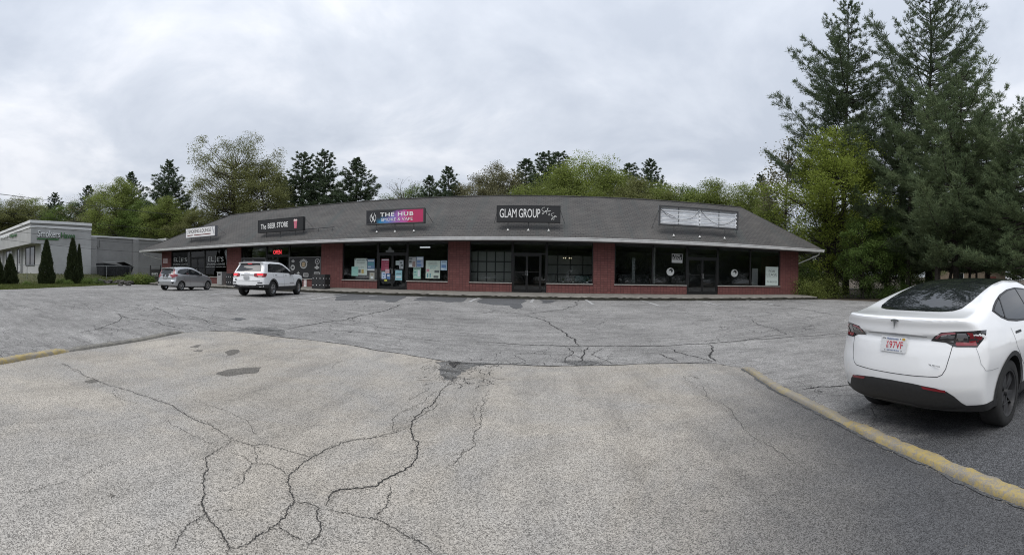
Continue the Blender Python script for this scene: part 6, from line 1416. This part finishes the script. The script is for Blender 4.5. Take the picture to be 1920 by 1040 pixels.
# beverage shop: black panels with round pale emblems, red neon
def panel(x0, x1, y0, y1, label, badges):
    a, b, c, d = box_px(x0, x1, y0, y1, D + .06); r = empty('window_panel', ((a + b) / 2, D + .06, c)); tag(r, label, 'panel', 'black panels in the beverage shop windows'); w_, h_ = b - a, d - c
    MB().box(-w_/2, w_/2, 0, .012, 0, h_).build('board', M_('board_black', (.018, .018, .019), .5), r)
    fr = MB().box(-w_/2 - .03, w_/2 + .03, -.01, .015, h_, h_ + .04).box(-w_/2 - .03, -w_/2, -.01, .015, 0, h_).box(w_/2, w_/2 + .03, -.01, .015, 0, h_); fr.build('border', m_grey, r)
    for u, v, s_, kd in badges:
        M = upright(w_ * (u - .5), -.002, h_ * v); R_ = h_ * s_
        circ = lambda r_, n=20: [(r_ * math.cos(6.283 * i / n), r_ * math.sin(6.283 * i / n)) for i in range(n)]
        g_ = M_('badge_pale', (.42, .42, .41), .6); t_ = M_('badge_tan', (.40, .30, .18), .6); dk = MATS['board_black']
        if kd in ('ring', 'big'):
            o = MB().prism(circ(R_), M, .002).build('emblem', g_, r); MB().prism(circ(R_ * .72), M @ Matrix.Translation((0, 0, .002)), .001).build('emblem_core', dk if kd == 'ring' else M_('badge_mid', (.13, .12, .10), .6), o)
            MB().prism([(-.4*R_, -.5*R_), (.3*R_, -.5*R_), (.3*R_, 0), (.55*R_, .3*R_), (0, .5*R_), (-.4*R_, .35*R_)] if kd == 'big' else [(0, -.4*R_), (.3*R_, 0), (0, .45*R_), (-.3*R_, 0)], M @ Matrix.Translation((0, 0, .003)), .001).build('emblem_figure', t_ if kd == 'big' else g_, o)
            if kd == 'big':
                for i in range(7): a_ = .5 + i * .36; MB().box(-R_*.14, R_*.14, -R_*.12, R_*.12, 0, .001, M @ Matrix.Rotation(a_ - 1.57, 4, 'Z') @ Matrix.Translation((0, R_ * 1.12, .002))).build('emblem_letter', g_, o)
        elif kd == 'disc': o = MB().prism(circ(R_), M, .002).build('emblem', g_, r); MB().prism(rrect(-R_*.5, R_*.5, -R_*.3, R_*.3, R_*.1), M @ Matrix.Translation((0, 0, .002)), .001).build('emblem_core', dk, o)
        elif kd == 'shield': MB().prism([(-R_*1.2, .1*R_), (-.5*R_, .4*R_), (0, 1.1*R_), (.5*R_, .4*R_), (1.2*R_, .1*R_), (.9*R_, -.3*R_), (0, -.7*R_), (-.9*R_, -.3*R_)], M, .002).build('emblem', g_, r)
        else: o = MB().prism(rrect(-R_*1.3, R_*1.3, -R_*.8, R_*.8, R_*.3), M, .002).build('emblem', g_, r); [MB().box(-R_*1.0 + i*R_*.42, -R_*1.0 + i*R_*.42 + R_*.26, -R_*.5, R_*.5, 0, .001, M @ Matrix.Translation((0, 0, .002))).build('emblem_bar', dk, o) for i in range(5)]
panel(452.5, 497, 483.8, 519.5, 'black panel with pale emblems in the left beverage shop window', [(.12, .85, .07, 'ring'), (.5, .86, .07, 'shield'), (.3, .45, .10, 'disc'), (.75, .4, .09, 'box')])
panel(542.5, 600.5, 482.2, 519.5, 'black panel with round beer emblems in the right beverage shop window', [(.12, .82, .10, 'shield'), (.11, .50, .14, 'disc'), (.47, .66, .22, 'big'), (.91, .80, .14, 'ring'), (.90, .50, .13, 'shield'), (.30, .22, .08, 'shield'), (.55, .13, .12, 'box'), (.90, .18, .13, 'box')])
a, b, c, d = box_px(512.5, 527.5, 468.5, 476.5, D + .3); r = empty('neon_sign', ((a + b) / 2, D + .3, c)); tag(r, 'red neon OPEN sign glowing above the beverage shop door', 'neon sign')
MB().box(-(b-a)*.62, (b-a)*.62, .02, .04, -.08, d - c + .08).build('backing', m_black, r); text('OPEN', upright(0, 0, (d - c) / 2), M_('neon_red', (.5, .05, .05), .4, emit=(1, .06, .08), es=1.6), r, fit=(b - a, d - c), bold=.0, name='neon_tube')
# empty shop: rental signs and swirls
a, b, c, d = box_px(1259.6, 1279.8, 476.2, 492.3, D + .105); r = empty('rental_sign', ((a + b) / 2, D + .105, c)); tag(r, 'black and white FOR RENT sign in the window of the empty shop', 'sign'); w_, h_ = b - a, d - c
MB().box(-w_/2, w_/2, 0, .006, 0, h_).build('sheet', M_('rent_white', (.62, .63, .62), .6), r); MB().box(-w_*.46, w_*.46, -.002, -.0003, h_*.34, h_*.95).build('print', m_black, r); text('FOR', upright(0, -.003, h_*.80), m_lw, r, fit=(w_*.55, h_*.20), bold=.006, ext=.0005); text('RENT', upright(0, -.003, h_*.50), m_lw, r, fit=(w_*.84, h_*.26), bold=.006, ext=.0005)
a, b, c, d = box_px(1435.2, 1459.2, 500.3, 535.2, D + .105); r = empty('lease_sign', ((a + b) / 2, D + .105, c)); tag(r, 'pale FOR LEASE poster at the right end of the empty shop window', 'sign'); w_, h_ = b - a, d - c
MB().box(-w_/2, w_/2, 0, .006, 0, h_).build('sheet', M_('lease_white', (.62, .70, .66), .6), r)
for s_, v, ww, hh in (('FOR', .76, .5, .12), ('LEASE', .585, .82, .14), ('RETAIL SPACE', .445, .8, .035), ('781-862-0120', .20, .8, .10)): text(s_, upright(0, -.002, h_ * v), m_pd if hh > .05 else m_grey, r, fit=(w_ * ww, h_ * hh), bold=0.0, ext=.0005)
for x0, x1, y0, y1 in ((1250.2, 1263.6, 502, 516.6), (1371, 1383.2, 505, 518.8)):
    a, b, c, d = box_px(x0, x1, y0, y1, YG); R_ = (d - c) / 2; M = Matrix.Translation(-B0) @ upright((a + b) / 2, YG, (c + d) / 2); win = WIN['r1'][0] if x0 < 1300 else WIN['r2'][0]
    circ = lambda r_, n=28: [(r_ * math.cos(6.283 * i / n), r_ * math.sin(6.283 * i / n)) for i in range(n)]
    o = MB().prism(circ(R_), M, .002).build('swirl_decal', m_vin, win)
    sw = [(R_ * (.88 - .62 * i / 15) * math.cos(3.3 - i * .30), R_ * (.88 - .62 * i / 15) * math.sin(3.3 - i * .30)) for i in range(16)] + [(R_ * (.12 + .30 * i / 9) * math.cos(1.2 + i * .20 + 2.2), R_ * .22 + R_ * (.12 + .12 * i / 9) * math.sin(1.2 + i * .20 + 2.2)) for i in range(4)]
    MB().prism([(R_*.15 + p[0]*.62, R_*.28 + p[1]*.62) for p in circ(R_ * .8)], M @ Matrix.Translation((0, 0, .002)), .001).build('swirl_core', m_black, bld if False else win); MB().prism([(-R_*.05 + p[0], -R_*.02 + p[1]) for p in circ(R_ * .30)], M @ Matrix.Translation((0, 0, .003)), .001).build('swirl_eye', m_vin, win)
# potted things and counter inside the salon and the empty shop
def inside_box(name, px0, px1, py0, py1, Y, dep, m, label, cat, group=None, bev=.0):
    a, b, c, d = box_px(px0, px1, py0, py1, Y); o = MB().box(-(b-a)/2, (b-a)/2, 0, dep, 0, d - c).build(name, m, bevel=bev); o.location = ((a + b) / 2, Y, c); tag(o, label, cat, group); return o
for px, wd_, lb in ((1056, 4, 'left'), (1074.5, 4, 'middle'), (1101.5, 5, 'right')):
    p = on_plane_y(px, 530, D + .28); q = empty('flower_pot', (p.x, D + .30, SILL + .0)); tag(q, 'small white pot on the salon window ledge, %s of three' % lb, 'pot', 'pots on the salon window ledge')
    MB().lathe([(.001, 0), (.045, 0), (.06, .13), (.05, .13), (.001, .12)], 14, Matrix.Rotation(math.pi / 2, 4, 'X')).build('pot', m_white, q, smoothf=True)
    for i in range(5): a_ = i * 1.26; MB().prism([(-.012, 0), (.012, 0), (.02, .12), (0, .24)], Matrix.Translation((0, 0, .11)) @ Matrix.Rotation(a_, 4, 'Z') @ Matrix.Rotation(1.2, 4, 'X'), .002).build('leaf', LEAF['shade'], q)
o = MB().box(FX(1026) , FX(1110), D + .23, D + .45, SILL - .06, SILL - .004); o = o.build('window_ledge', m_room); tag(o, 'shallow ledge inside the right salon window', 'ledge')
p = on_plane_y(1064, 477, D + 1.6); q = empty('chandelier', (p.x, D + 1.6, FLOOR + 2.0)); tag(q, 'chandelier with small lit bulbs inside the right salon window', 'chandelier')
MB().tube([(0, 0, .86), (0, 0, .1)], .012, 5).build('rod', m_black, q); MB().lathe([(.22, .0), (.235, .015), (.25, 0)], 20, Matrix.Translation((0, 0, .1)) @ Matrix.Rotation(math.pi / 2, 4, 'X'), True).build('ring', m_black, q)
for i in range(6): a_ = i * 1.047; MB().lathe([(.001, -.03), (.025, -.015), (.028, .01), (.001, .04)], 8, Matrix.Translation((.235 * math.cos(a_), .235 * math.sin(a_), .13)) @ Matrix.Rotation(math.pi / 2, 4, 'X')).build('bulb', M_('bulb_lit', (.8, .7, .5), .4, emit=(1, .82, .55), es=1.0), q, smoothf=True)
inside_box('interior_column', 1222, 1229, 463, 534, D + .9, .3, M_('column_grey', (.34, .34, .33), .8), 'pale grey column standing inside the empty shop', 'column')
inside_box('interior_door', 1410, 1421, 503, 538, D + 1.6, .06, m_white, 'white inner door ajar inside the empty shop', 'door')
inside_box('shop_counter', 1160, 1215, 515, 540, D + 2.6, .6, M_('counter_dark', (.06, .065, .065), .5), 'dark counter inside the empty shop', 'counter', bev=.02)
inside_box('salon_sofa', 1078, 1106, 517, 535, D + 1.2, .8, M_('sofa_teal', (.10, .16, .15), .8), 'dark teal sofa inside the right salon window', 'sofa', bev=.06)
p = on_plane_y(1188, 500, D + .35); o = empty('barber_banner', (p.x, D + .35, FLOOR + .62)); tag(o, 'narrow pale vertical banner hanging inside the left pane of the empty shop', 'banner')
MB().box(-.10, .10, 0, .01, 0, 1.55).build('cloth', M_('banner_grey', (.17, .18, .18), .8, var=.5, vs=6), o)
for i in range(6): MB().box(-.07, .07, -.003, -.0005, .25 + i * .2, .33 + i * .2, Matrix.Rotation(.0, 4, 'Y')).build('print', m_grey, o)
# interior lamps seen through the vape shop glass
p = on_plane_y(797, 461, D + 2.5); o = MB().box(-.35, .35, -.06, .06, 0, .05).build('ceiling_lamp', M_('lamp_lit', (.9, .9, .9), .5, emit=(.9, .95, 1), es=.8)); o.location = (p.x, D + 2.5, FLOOR + 2.80); tag(o, 'long fluorescent ceiling lamp inside the vape shop', 'lamp')

# ------------------------------------------------------------------ things on the walkway
def walk_z(y): return FLOOR - .02 + (y - 23.7) * (.725 - .655) / (23.7 - 22.12) if y < 23.7 else FLOOR - .02
def on_walk(px, y): x = on_plane_y(px, 500, y).x; return Vector((x, y, walk_z(y)))
p = on_walk(416, 23.0); q = empty('litter_bin', p); tag(q, 'square silver litter bin outside the smoking lounge', 'bin')
MB().box(-.27, .27, -.27, .27, .02, .98).build('bin_body', M_('bin_silver', (.48, .48, .47), .4, metal=.6, var=.1), q, bevel=.015); MB().box(-.29, .29, -.29, .29, .985, 1.03).build('lid', M_('bin_lid', (.40, .40, .39), .5, metal=.5), q, bevel=.01); MB().box(-.15, .15, -.275, -.271, .74, .90).build('flap', m_dgrey, q)
for px, wd_, lb in ((435, .62, 'black studded planter box left of the white sport utility vehicle'), (602.5, 1.0, 'black studded planter box at the brick pier right of the beverage shop')):
    p = on_walk(px, 22.95); q = empty('planter_box', p); tag(q, lb, 'planter', 'studded planter boxes'); hh = .92
    MB().box(-wd_/2, wd_/2, -.35, .35, 0.0, hh).build('box', m_blackp, q, bevel=.012); MB().box(-wd_/2 + .06, wd_/2 - .06, -.29, .29, hh + .001, hh + .012).build('soil', m_soil, q)
    n = 3 if wd_ < .8 else 4
    for i in range(n):
        for z in (.22, .66):
            x = -wd_/2 + .1 + (wd_ - .2) * i / (n - 1); MB().lathe([(.001, .028), (.022, .02), (.03, 0)], 10, Matrix.Translation((x, -.35, z)) @ Matrix.Rotation(math.pi, 4, 'Z')).build('stud', m_white, q, smoothf=True)
    for z in (.22, .66):
        for y_ in (-.2, .2): MB().lathe([(.001, .028), (.022, .02), (.03, 0)], 10, Matrix.Translation((wd_/2, y_, z)) @ Matrix.Rotation(-math.pi / 2, 4, 'Z')).build('stud', m_white, q, smoothf=True)
def wall_sign(px0, px1, py0, py1, Y, base, label, txt, ink):
    a, b, c, d = box_px(px0, px1, py0, py1, Y); r = empty('wall_sign', ((a + b) / 2, Y, c)); tag(r, label, 'sign', 'small signs on the shop walls'); w_, h_ = b - a, d - c
    MB().box(-w_/2, w_/2, -.008, 0, 0, h_).build('plate', base, r)
    for s_, v, ww, hh in txt: text(s_, upright(0, -.009, h_ * v), ink, r, fit=(w_ * ww, h_ * hh), bold=0.0, ext=.0005)
wall_sign(306, 314.2, 484, 493.4, D - .002, M_('notice_pink', (.58, .48, .47), .6), 'pale notice on the brick pier at the left end', [('NO', .72, .4, .16), ('PARKING', .5, .8, .14), ('24 HRS', .25, .6, .14)], M_('notice_red', (.42, .16, .15), .6))
wall_sign(569.6, 574.8, 524.5, 537.8, D - .002, m_white, 'small red and white notice low on the wall behind the white sport utility vehicle', [('NO', .85, .7, .14), ('PARK', .62, .85, .14), ('TOW', .34, .75, .2)], M_('notice_red2', (.55, .06, .07), .6))
# ------------------------------------------------------------------ grey stucco shop and the bank on the left
m_stuc = M_('stucco_grey', (.43, .43, .42), .9, var=.10, vs=.9, bmp=.15); m_stucl = M_('stucco_light', (.50, .50, .49), .9, var=.08, vs=.9); m_stucd = M_('block_grey', (.275, .272, .262), .9, var=.14, vs=.7); m_corn = M_('cornice_white', (.76, .76, .75), .7, var=.05)
XS = -41.95; YC = 13.27; Y1 = 20.4; ZB = 1.42; ZTP = 7.1
sh = empty('stucco_shop', (XS - 6, YC + 4, ZB)); tag(sh, 'grey stucco corner shop with white cornice and projecting canopy', 'building'); S0 = Vector(sh.location)
def sp(mb, name, m, parent=sh, **k): mb.v = [tuple(Vector(p) - S0) for p in mb.v]; return mb.build(name, m, parent, **k)
ZC = 4.62
sp(MB().box(-75, XS, YC, Y1, ZC, ZTP - .55), 'upper_wall', m_stuc); sp(MB().box(-75, XS - .02, YC + 1.2, Y1, ZB - .8, ZC), 'wall', m_stucl)
sp(MB().box(-75.1, XS + .12, YC - .12, Y1 + .02, ZTP - .30, ZTP), 'cornice', m_corn); sp(MB().box(-75.1, XS + .03, YC - .03, Y1 + .012, ZTP - .55, ZTP - .30), 'frieze', m_stucd); sp(MB().box(-75.1, XS + .07, YC - .07, Y1 + .016, ZTP - .78, ZTP - .55), 'cornice', m_corn)
for xa, xb, zl, zh in ((-47.6, -44.1, ZB + .9, ZC - .12), (-51.4, -49.1, ZB + .02, ZC - .12), (-57.2, -53.0, ZB + .02, ZC - .12)):
    w_ = sp(MB().box(xa, xb, YC + 1.12, YC + 1.199, zl, zl + .08).box(xa, xb, YC + 1.12, YC + 1.199, zh - .08, zh).box(xa, xa + .1, YC + 1.12, YC + 1.199, zl + .08, zh - .08).box(xb - .1, xb, YC + 1.12, YC + 1.199, zl + .08, zh - .08).box((xa + xb) / 2 - .05, (xa + xb) / 2 + .05, YC + 1.12, YC + 1.199, zl + .08, zh - .08), 'window', m_alu)
    sp(MB().box(xa + .1, xb - .1, YC + 1.17, YC + 1.18, zl + .08, zh - .08), 'pane', m_cglass, w_)
for xp in (-53.0, -49.0, -58.5): sp(MB().box(xp - .25, xp + .05, YC + .9, YC + 1.198, ZB - .8, ZC), 'pilaster', m_stucl)
sp(MB().box(-55.3, -54.7, YC + 1.10, YC + 1.118, ZB + .8, ZB + 2.6), 'window_bill', M_('bill_pale', (.5, .52, .55), .6)); sp(MB().box(-50.6, -50.0, YC + 1.10, YC + 1.118, ZB + .2, ZB + 1.2), 'window_bill', M_('bill_white', (.6, .6, .6), .6))
# low rear wing
ZW = 5.62
sp(MB().box(-60, XS - .35, Y1 + .02, 35, ZB - 1.0, ZW), 'wing_wall', m_stucd); sp(MB().box(-60.1, XS - .22, Y1 + .025, 35.1, ZW, ZW + .18), 'coping', M_('coping_white', (.66, .66, .65), .6))
for y_ in (Y1 + .06, 26.1): sp(MB().box(XS - .36, XS - .18, y_, y_ + .75, ZB - 1.0, ZW - .002), 'pilaster', M_('block_grey2', (.31, .305, .295), .9, var=.1))
sp(MB().tube([(XS - .25, 21.6, ZW - .3), (XS - .2, 21.6, ZW - 1.1), (XS - .2, 21.3, ZW - 1.2), (XS - .2, 21.2, ZW - 1.0)], .03, 5), 'conduit', m_dgrey); sp(MB().box(-45.5, -43.6, 32.0, 33.6, ZW + .18, ZW + .55), 'roof_unit', m_corn)
# its lettering: white and green letters; black copy behind one word paints its shadow
m_letw = M_('letter_white', (.82, .83, .82), .4); m_letg = M_('letter_green', (.05, .16, .05), .4); m_letb = M_('letter_shadow', (.015, .02, .015), .5)
def side_text(s_, px0, px1, py0, py1, m, off):
    a = on_plane_x(px0, py1, XS); b = on_plane_x(px1, py0, XS); zc_ = (a.z + b.z) / 2; yc_ = (a.y + b.y) / 2
    M = Matrix.Translation(-S0) @ Matrix.Translation((XS + off, yc_, zc_)) @ Matrix((Vector((0, 1, 0)), Vector((0, 0, 1)), Vector((1, 0, 0)))).transposed().to_4x4()
    text(s_, M, m, sh, fit=(b.y - a.y, b.z - a.z), bold=.012, ext=.03)
def front_text(s_, px0, px1, py0, py1, m, off):
    a = on_plane_y(px0, py1, YC); b = on_plane_y(px1, py0, YC); M = Matrix.Translation(-S0) @ upright((a.x + b.x) / 2, YC - off, (a.z + b.z) / 2); text(s_, M, m, sh, fit=(b.x - a.x, abs(b.z - a.z)), bold=.012, ext=.03)
side_text('Smokers', 70.9, 112.4, 433.9, 444.9, m_letb, .04); side_text('Smokers', 70.2, 111.7, 433, 444, m_letw, .10); side_text('Haven', 114, 140, 437, 446.5, m_letg, .10)
a, b = on_plane_x(69, 446, XS), on_plane_x(110, 447.5, XS); sp(MB().box(XS + .002, XS + .08, a.y, b.y, a.z - .15, a.z), 'underline', m_letg); front_text('Smokers', 1.5, 19, 438, 448.5, m_letw, .10); front_text('Haven', 20, 32.5, 436, 446, m_letg, .10)
# columnar cedars
CED = [make_cedar(71, 3.8, 1.0, 11000), make_cedar(72, 2.4, .95, 8000), make_cedar(73, 3.9, .85, 10000)]
def cedar(px, top, base_px, k, H0, wide, label, r=None):
    p = on_ground(px, base_px); h = zat(px, top, math.hypot(p.x, p.y)) - p.z; plant('cedar_tree', CED[k], LEAF['cedar'], p, label, 'shrub', h / H0, px, m_barkd, 'columnar cedars on the grass bank', sxy=wide)
cedar(87, 450, 531, 0, 3.8, .80, 'middle dark pointed cedar before the grey stucco shop'); cedar(19, 478, 532.5, 1, 2.4, .78, 'short wide cedar at the left, before the shop doors'); cedar(136, 447, 531, 2, 3.9, .88, 'tallest dark cedar, rightmost one before the grey stucco shop'); cedar(148, 458, 531, 2, 3.9, .5, 'thin cedar spire leaning on the right side of the tallest cedar'); cedar(-6, 476, 531, 0, 3.8, .8, 'dark cedar cut by the left edge of the picture')
BSH = make_bush(75, .8, .6, 2600, .08)
for px, py, sc, mt, lb in ((116, 530.5, .75, 'green', 'low green shrub between the two tall cedars'), (128, 530, .6, 'green', 'small green shrub at the left foot of the tallest cedar'), (165, 530, .9, 'green', 'low spreading shrub right of the tallest cedar'), (182, 529, .8, 'shade', 'dark low shrub at the left end of the stone heap'), (262, 526, .8, 'spring', 'tall weedy shrub before the low grey wing'), (244, 526, .7, 'green', 'weedy shrub beside the dark container'), (50, 528, .5, 'green', 'small weed clump on the bank below the shop window'), (222, 527.5, .55, 'spring', 'weedy shrub in front of the dark container'), (275, 527.5, .7, 'green', 'weedy shrub beside the black screen panel')):
    p = place(px, 40.2) if px > 215 else on_ground(px, py); sc *= 1.9 if px > 215 else 1.0; plant('shrub', BSH, LEAF[mt], p, lb, 'shrub', sc, px, m_barkd, 'weedy shrubs on the grass bank', parts=('stems', 'foliage'))
# dry stone heap
st = empty('stone_wall', on_ground(215, 528)); tag(st, 'tumbled dry stone wall along the foot of the grass bank', 'stone wall'); O_ = Vector(st.location); m_stone = M_('field_stone', (.075, .07, .062), .9, var=.5, vs=2.5, bmp=.5)
for i in range(64):
    px = random.uniform(176, 246); py = 531.5 - (px - 176) * .022 - random.uniform(0, 2.6); p = on_ground(px, py); s_ = random.uniform(.16, .38)
    bm = bmesh.new(); bmesh.ops.create_icosphere(bm, subdivisions=1, radius=1)
    for v in bm.verts: v.co = Vector((v.co.x * s_ * random.uniform(.8, 1.15), v.co.y * s_ * .8 * random.uniform(.8, 1.15), v.co.z * s_ * .5 * random.uniform(.8, 1.15)))
    me = bpy.data.meshes.new('stone'); bm.to_mesh(me); bm.free(); o = link('stone', me, m_stone, st); o.location = p - O_ + Vector((0, 0, s_ * .25 + random.uniform(0, .25))); o.rotation_euler = (random.uniform(-.3, .3), random.uniform(-.3, .3), random.uniform(0, 6))
# chain link fence
fe = empty('chain_link_fence', (-38.2, 15, gz_(-38.2, 15))); tag(fe, 'sagging chain link fence with thin posts along the grass bank', 'fence'); O_ = Vector(fe.location); m_galv = M_('galvanised', (.34, .35, .35), .5, metal=.6)
FP = [(-38.4, y_) for y_ in np.arange(6.0, 30.1, 2.9)]; TOP = []
for x, y_ in FP:
    z = gz_(x, y_); hgt = 1.35; MB().tube([Vector((x, y_, z - .1)) - O_, Vector((x, y_, z + hgt)) - O_], .03, 6).build('post', m_galv, fe); TOP.append(Vector((x, y_, z + hgt)) - O_)
MB().tube(TOP, .022, 6).build('top_rail', m_galv, fe)
mb = MB()
for (p, q), ((x0, y0), (x1, y1)) in zip(zip(TOP[:-1], TOP[1:]), zip(FP[:-1], FP[1:])):
    for k in range(26):
        for s_ in (0, 1):
            t0, t1 = k / 26, (k + (10 if s_ == 0 else -10)) / 26
            if not -.001 <= t1 <= 1.001: continue
            a = p.lerp(q, t0); b = p.lerp(q, t1) - Vector((0, 0, 1.25)); mb.add([a, a + Vector((0, .004, 0)), b + Vector((0, .004, 0)), b], [(0, 1, 2, 3)])
o = mb.build('chain_link', m_galv, fe); o['kind'] = 'stuff'
# dark container, black screen
r = empty('refuse_container', (-40.3, 22.6, gz_(-40.3, 22.6) + .02)); tag(r, 'large dark refuse container behind the fence by the low grey wing', 'container'); m_cont = M_('container_dark', (.022, .023, .028), .6, var=.2)
MB().add([(-.9, -1.75, 0), (.7, -1.75, 0), (.7, 1.55, 0), (-.9, 1.55, 0), (-.9, -1.95, 1.35), (.9, -1.95, 1.35), (.9, 1.85, .95), (-.9, 1.85, .95)], [(0,3,2,1), (0,1,5,4), (1,2,6,5), (2,3,7,6), (3,0,4,7)]).build('tub', m_cont, r)
MB().add([(-.95, -2.0, 1.36), (.95, -2.0, 1.36), (.95, .6, 1.52), (-.95, .6, 1.52), (.95, 1.95, .97), (-.95, 1.95, .97)], [(0,1,2,3), (3,2,4,5)]).build('lid', M_('lid_black', (.03, .03, .034), .5), r)
for y_ in (-1.4, -.3, .8): MB().box(.78, .90, y_ - .05, y_ + .05, .15, 1.15).build('rib', m_cont, r)
MB().tube([(.95, -2.0, 1.40), (.95, .6, 1.56), (.95, 1.95, 1.0)], .03, 6).build('lid_edge', m_galv, r)
xa, xb = on_plane_y(281, 515, 25.2).x, on_plane_y(300.5, 515, 25.2).x; r = empty('screen_panel', ((xa + xb) / 2, 25.2, .58)); tag(r, 'black screen panel with pale lettering left of the brick pier', 'screen'); w_ = xb - xa
MB().box(-w_/2, w_/2, -.02, .02, .12, 1.42).build('panel', M_('screen_black', (.02, .02, .021), .7, var=.2), r); text("ELIE'S", upright(0, -.022, .92), m_vin, r, fit=(w_ * .6, .2), bold=.03); text('SMOKING LOUNGE', upright(0, -.022, .73), m_vin, r, fit=(w_ * .62, .08))
for s_ in (-1, 1): MB().tube([(s_ * w_ / 2, .05, -.1), (s_ * w_ / 2, .05, 1.85)], .05, 6).build('post', m_black, r)
q = place(265, 40.6); r = empty('bent_stake', q); tag(r, 'thin pale bent stake standing in the weeds', 'stake'); MB().tube([(0, 0, -.1), (-.03, 0, .25), (-.06, .02, .5)], .015, 5).build('stake', m_white, r); MB().box(-.11, -.02, -.01, .01, .42, .58).build('tag', m_white, r)
# overhead wires and their poles
def wire(a, b, sag, label):
    a, b = Vector(a), Vector(b); pts = [a.lerp(b, i / 24) - Vector((0, 0, sag * 4 * (i / 24) * (1 - i / 24))) for i in range(25)]
    o = MB().tube([p - a for p in pts], .014, 4).build('power_line', M_('cable_black', (.015, .015, .016), .6)); o.location = a; tag(o, label, 'cable', 'overhead cables on the left')
PX = Vector((-36.5, -8.0)); QX = Vector((-45.5, 52.0))
for p, lb in ((PX, 'wooden utility pole outside the left edge carrying the cables'), (QX, 'wooden utility pole behind the low grey wing')):
    r = empty('utility_pole', (p.x, p.y, gz_(p.x, p.y) - .1)); tag(r, lb, 'utility pole', 'poles carrying the overhead cables'); MB().tube([(0, 0, 0), (0, 0, 10.2)], [.16, .10], 10).build('pole', M_('pole_wood', (.10, .075, .055), .9, var=.3), r, smoothf=True); MB().box(-1.1, 1.1, -.06, .06, 9.3, 9.42).build('crossarm', MATS['pole_wood'], r)
for i, (za, zb_, dx, sg, lb) in enumerate(((9.75, 9.9, -.9, 1.5, 'highest overhead cable crossing the treeline on the left'), (9.75, 9.9, .9, 1.9, 'second overhead cable crossing the treeline on the left'), (8.6, 8.2, 0, 2.2, 'third overhead cable, dipping to the cornice of the stucco shop'), (7.6, 6.6, .1, 2.0, 'fourth overhead cable, across the upper wall of the stucco shop'), (7.2, 6.1, -.1, 2.3, 'fifth overhead cable, across the lettering of the stucco shop'), (6.3, 5.0, .12, 2.3, 'lowest overhead cable, across the walls of the stucco shop'))):
    wire((PX.x + dx, PX.y, gz_(PX.x, PX.y) + za), (QX.x + dx, QX.y, gz_(QX.x, QX.y) + zb_), sg, lb)
# tan house glimpsed under the pines on the right
hx, hy = place(1835, 62).x, place(1835, 62).y; r = empty('tan_house', (hx, hy, gz_(hx, hy) - .1), -az(1835)); tag(r, 'tan brick house with brown roof glimpsed under the pines', 'house'); m_tan = M_('tan_brick', (.30, .24, .18), .9, var=.25, vs=3)
MB().box(-6, 4.0, 0, 8, -.5, 3.6).build('wall', m_tan, r); MB().add([(-6.5, -.5, 3.6), (4.5, -.5, 3.6), (4.5, 8.5, 3.6), (-6.5, 8.5, 3.6), (-6.5, 4, 6.2), (4.5, 4, 6.2)], [(0,1,5,4), (2,3,4,5), (1,2,5), (3,0,4), (0,3,2,1)]).build('roof', M_('roof_brown', (.09, .07, .06), .9, var=.2), r)
w_ = MB().box(-3.6, -2.2, -.05, -.002, 1.2, 2.6).build('window', m_white, r); MB().box(-3.5, -2.3, -.06, -.051, 1.3, 2.5).build('pane', m_cglass, w_); MB().box(1.6, 2.6, -.04, -.002, 0, 2.1).build('door', M_('door_red', (.25, .09, .07), .6), r)
for i in range(9): MB().box(4.2 + i * .28, 4.26 + i * .28, -.6, -.54, -.2, 1.5).build('railing_bar', m_white, r)
MB().box(4.1, 6.8, -.61, -.53, 1.5, 1.58).build('railing', m_white, r)
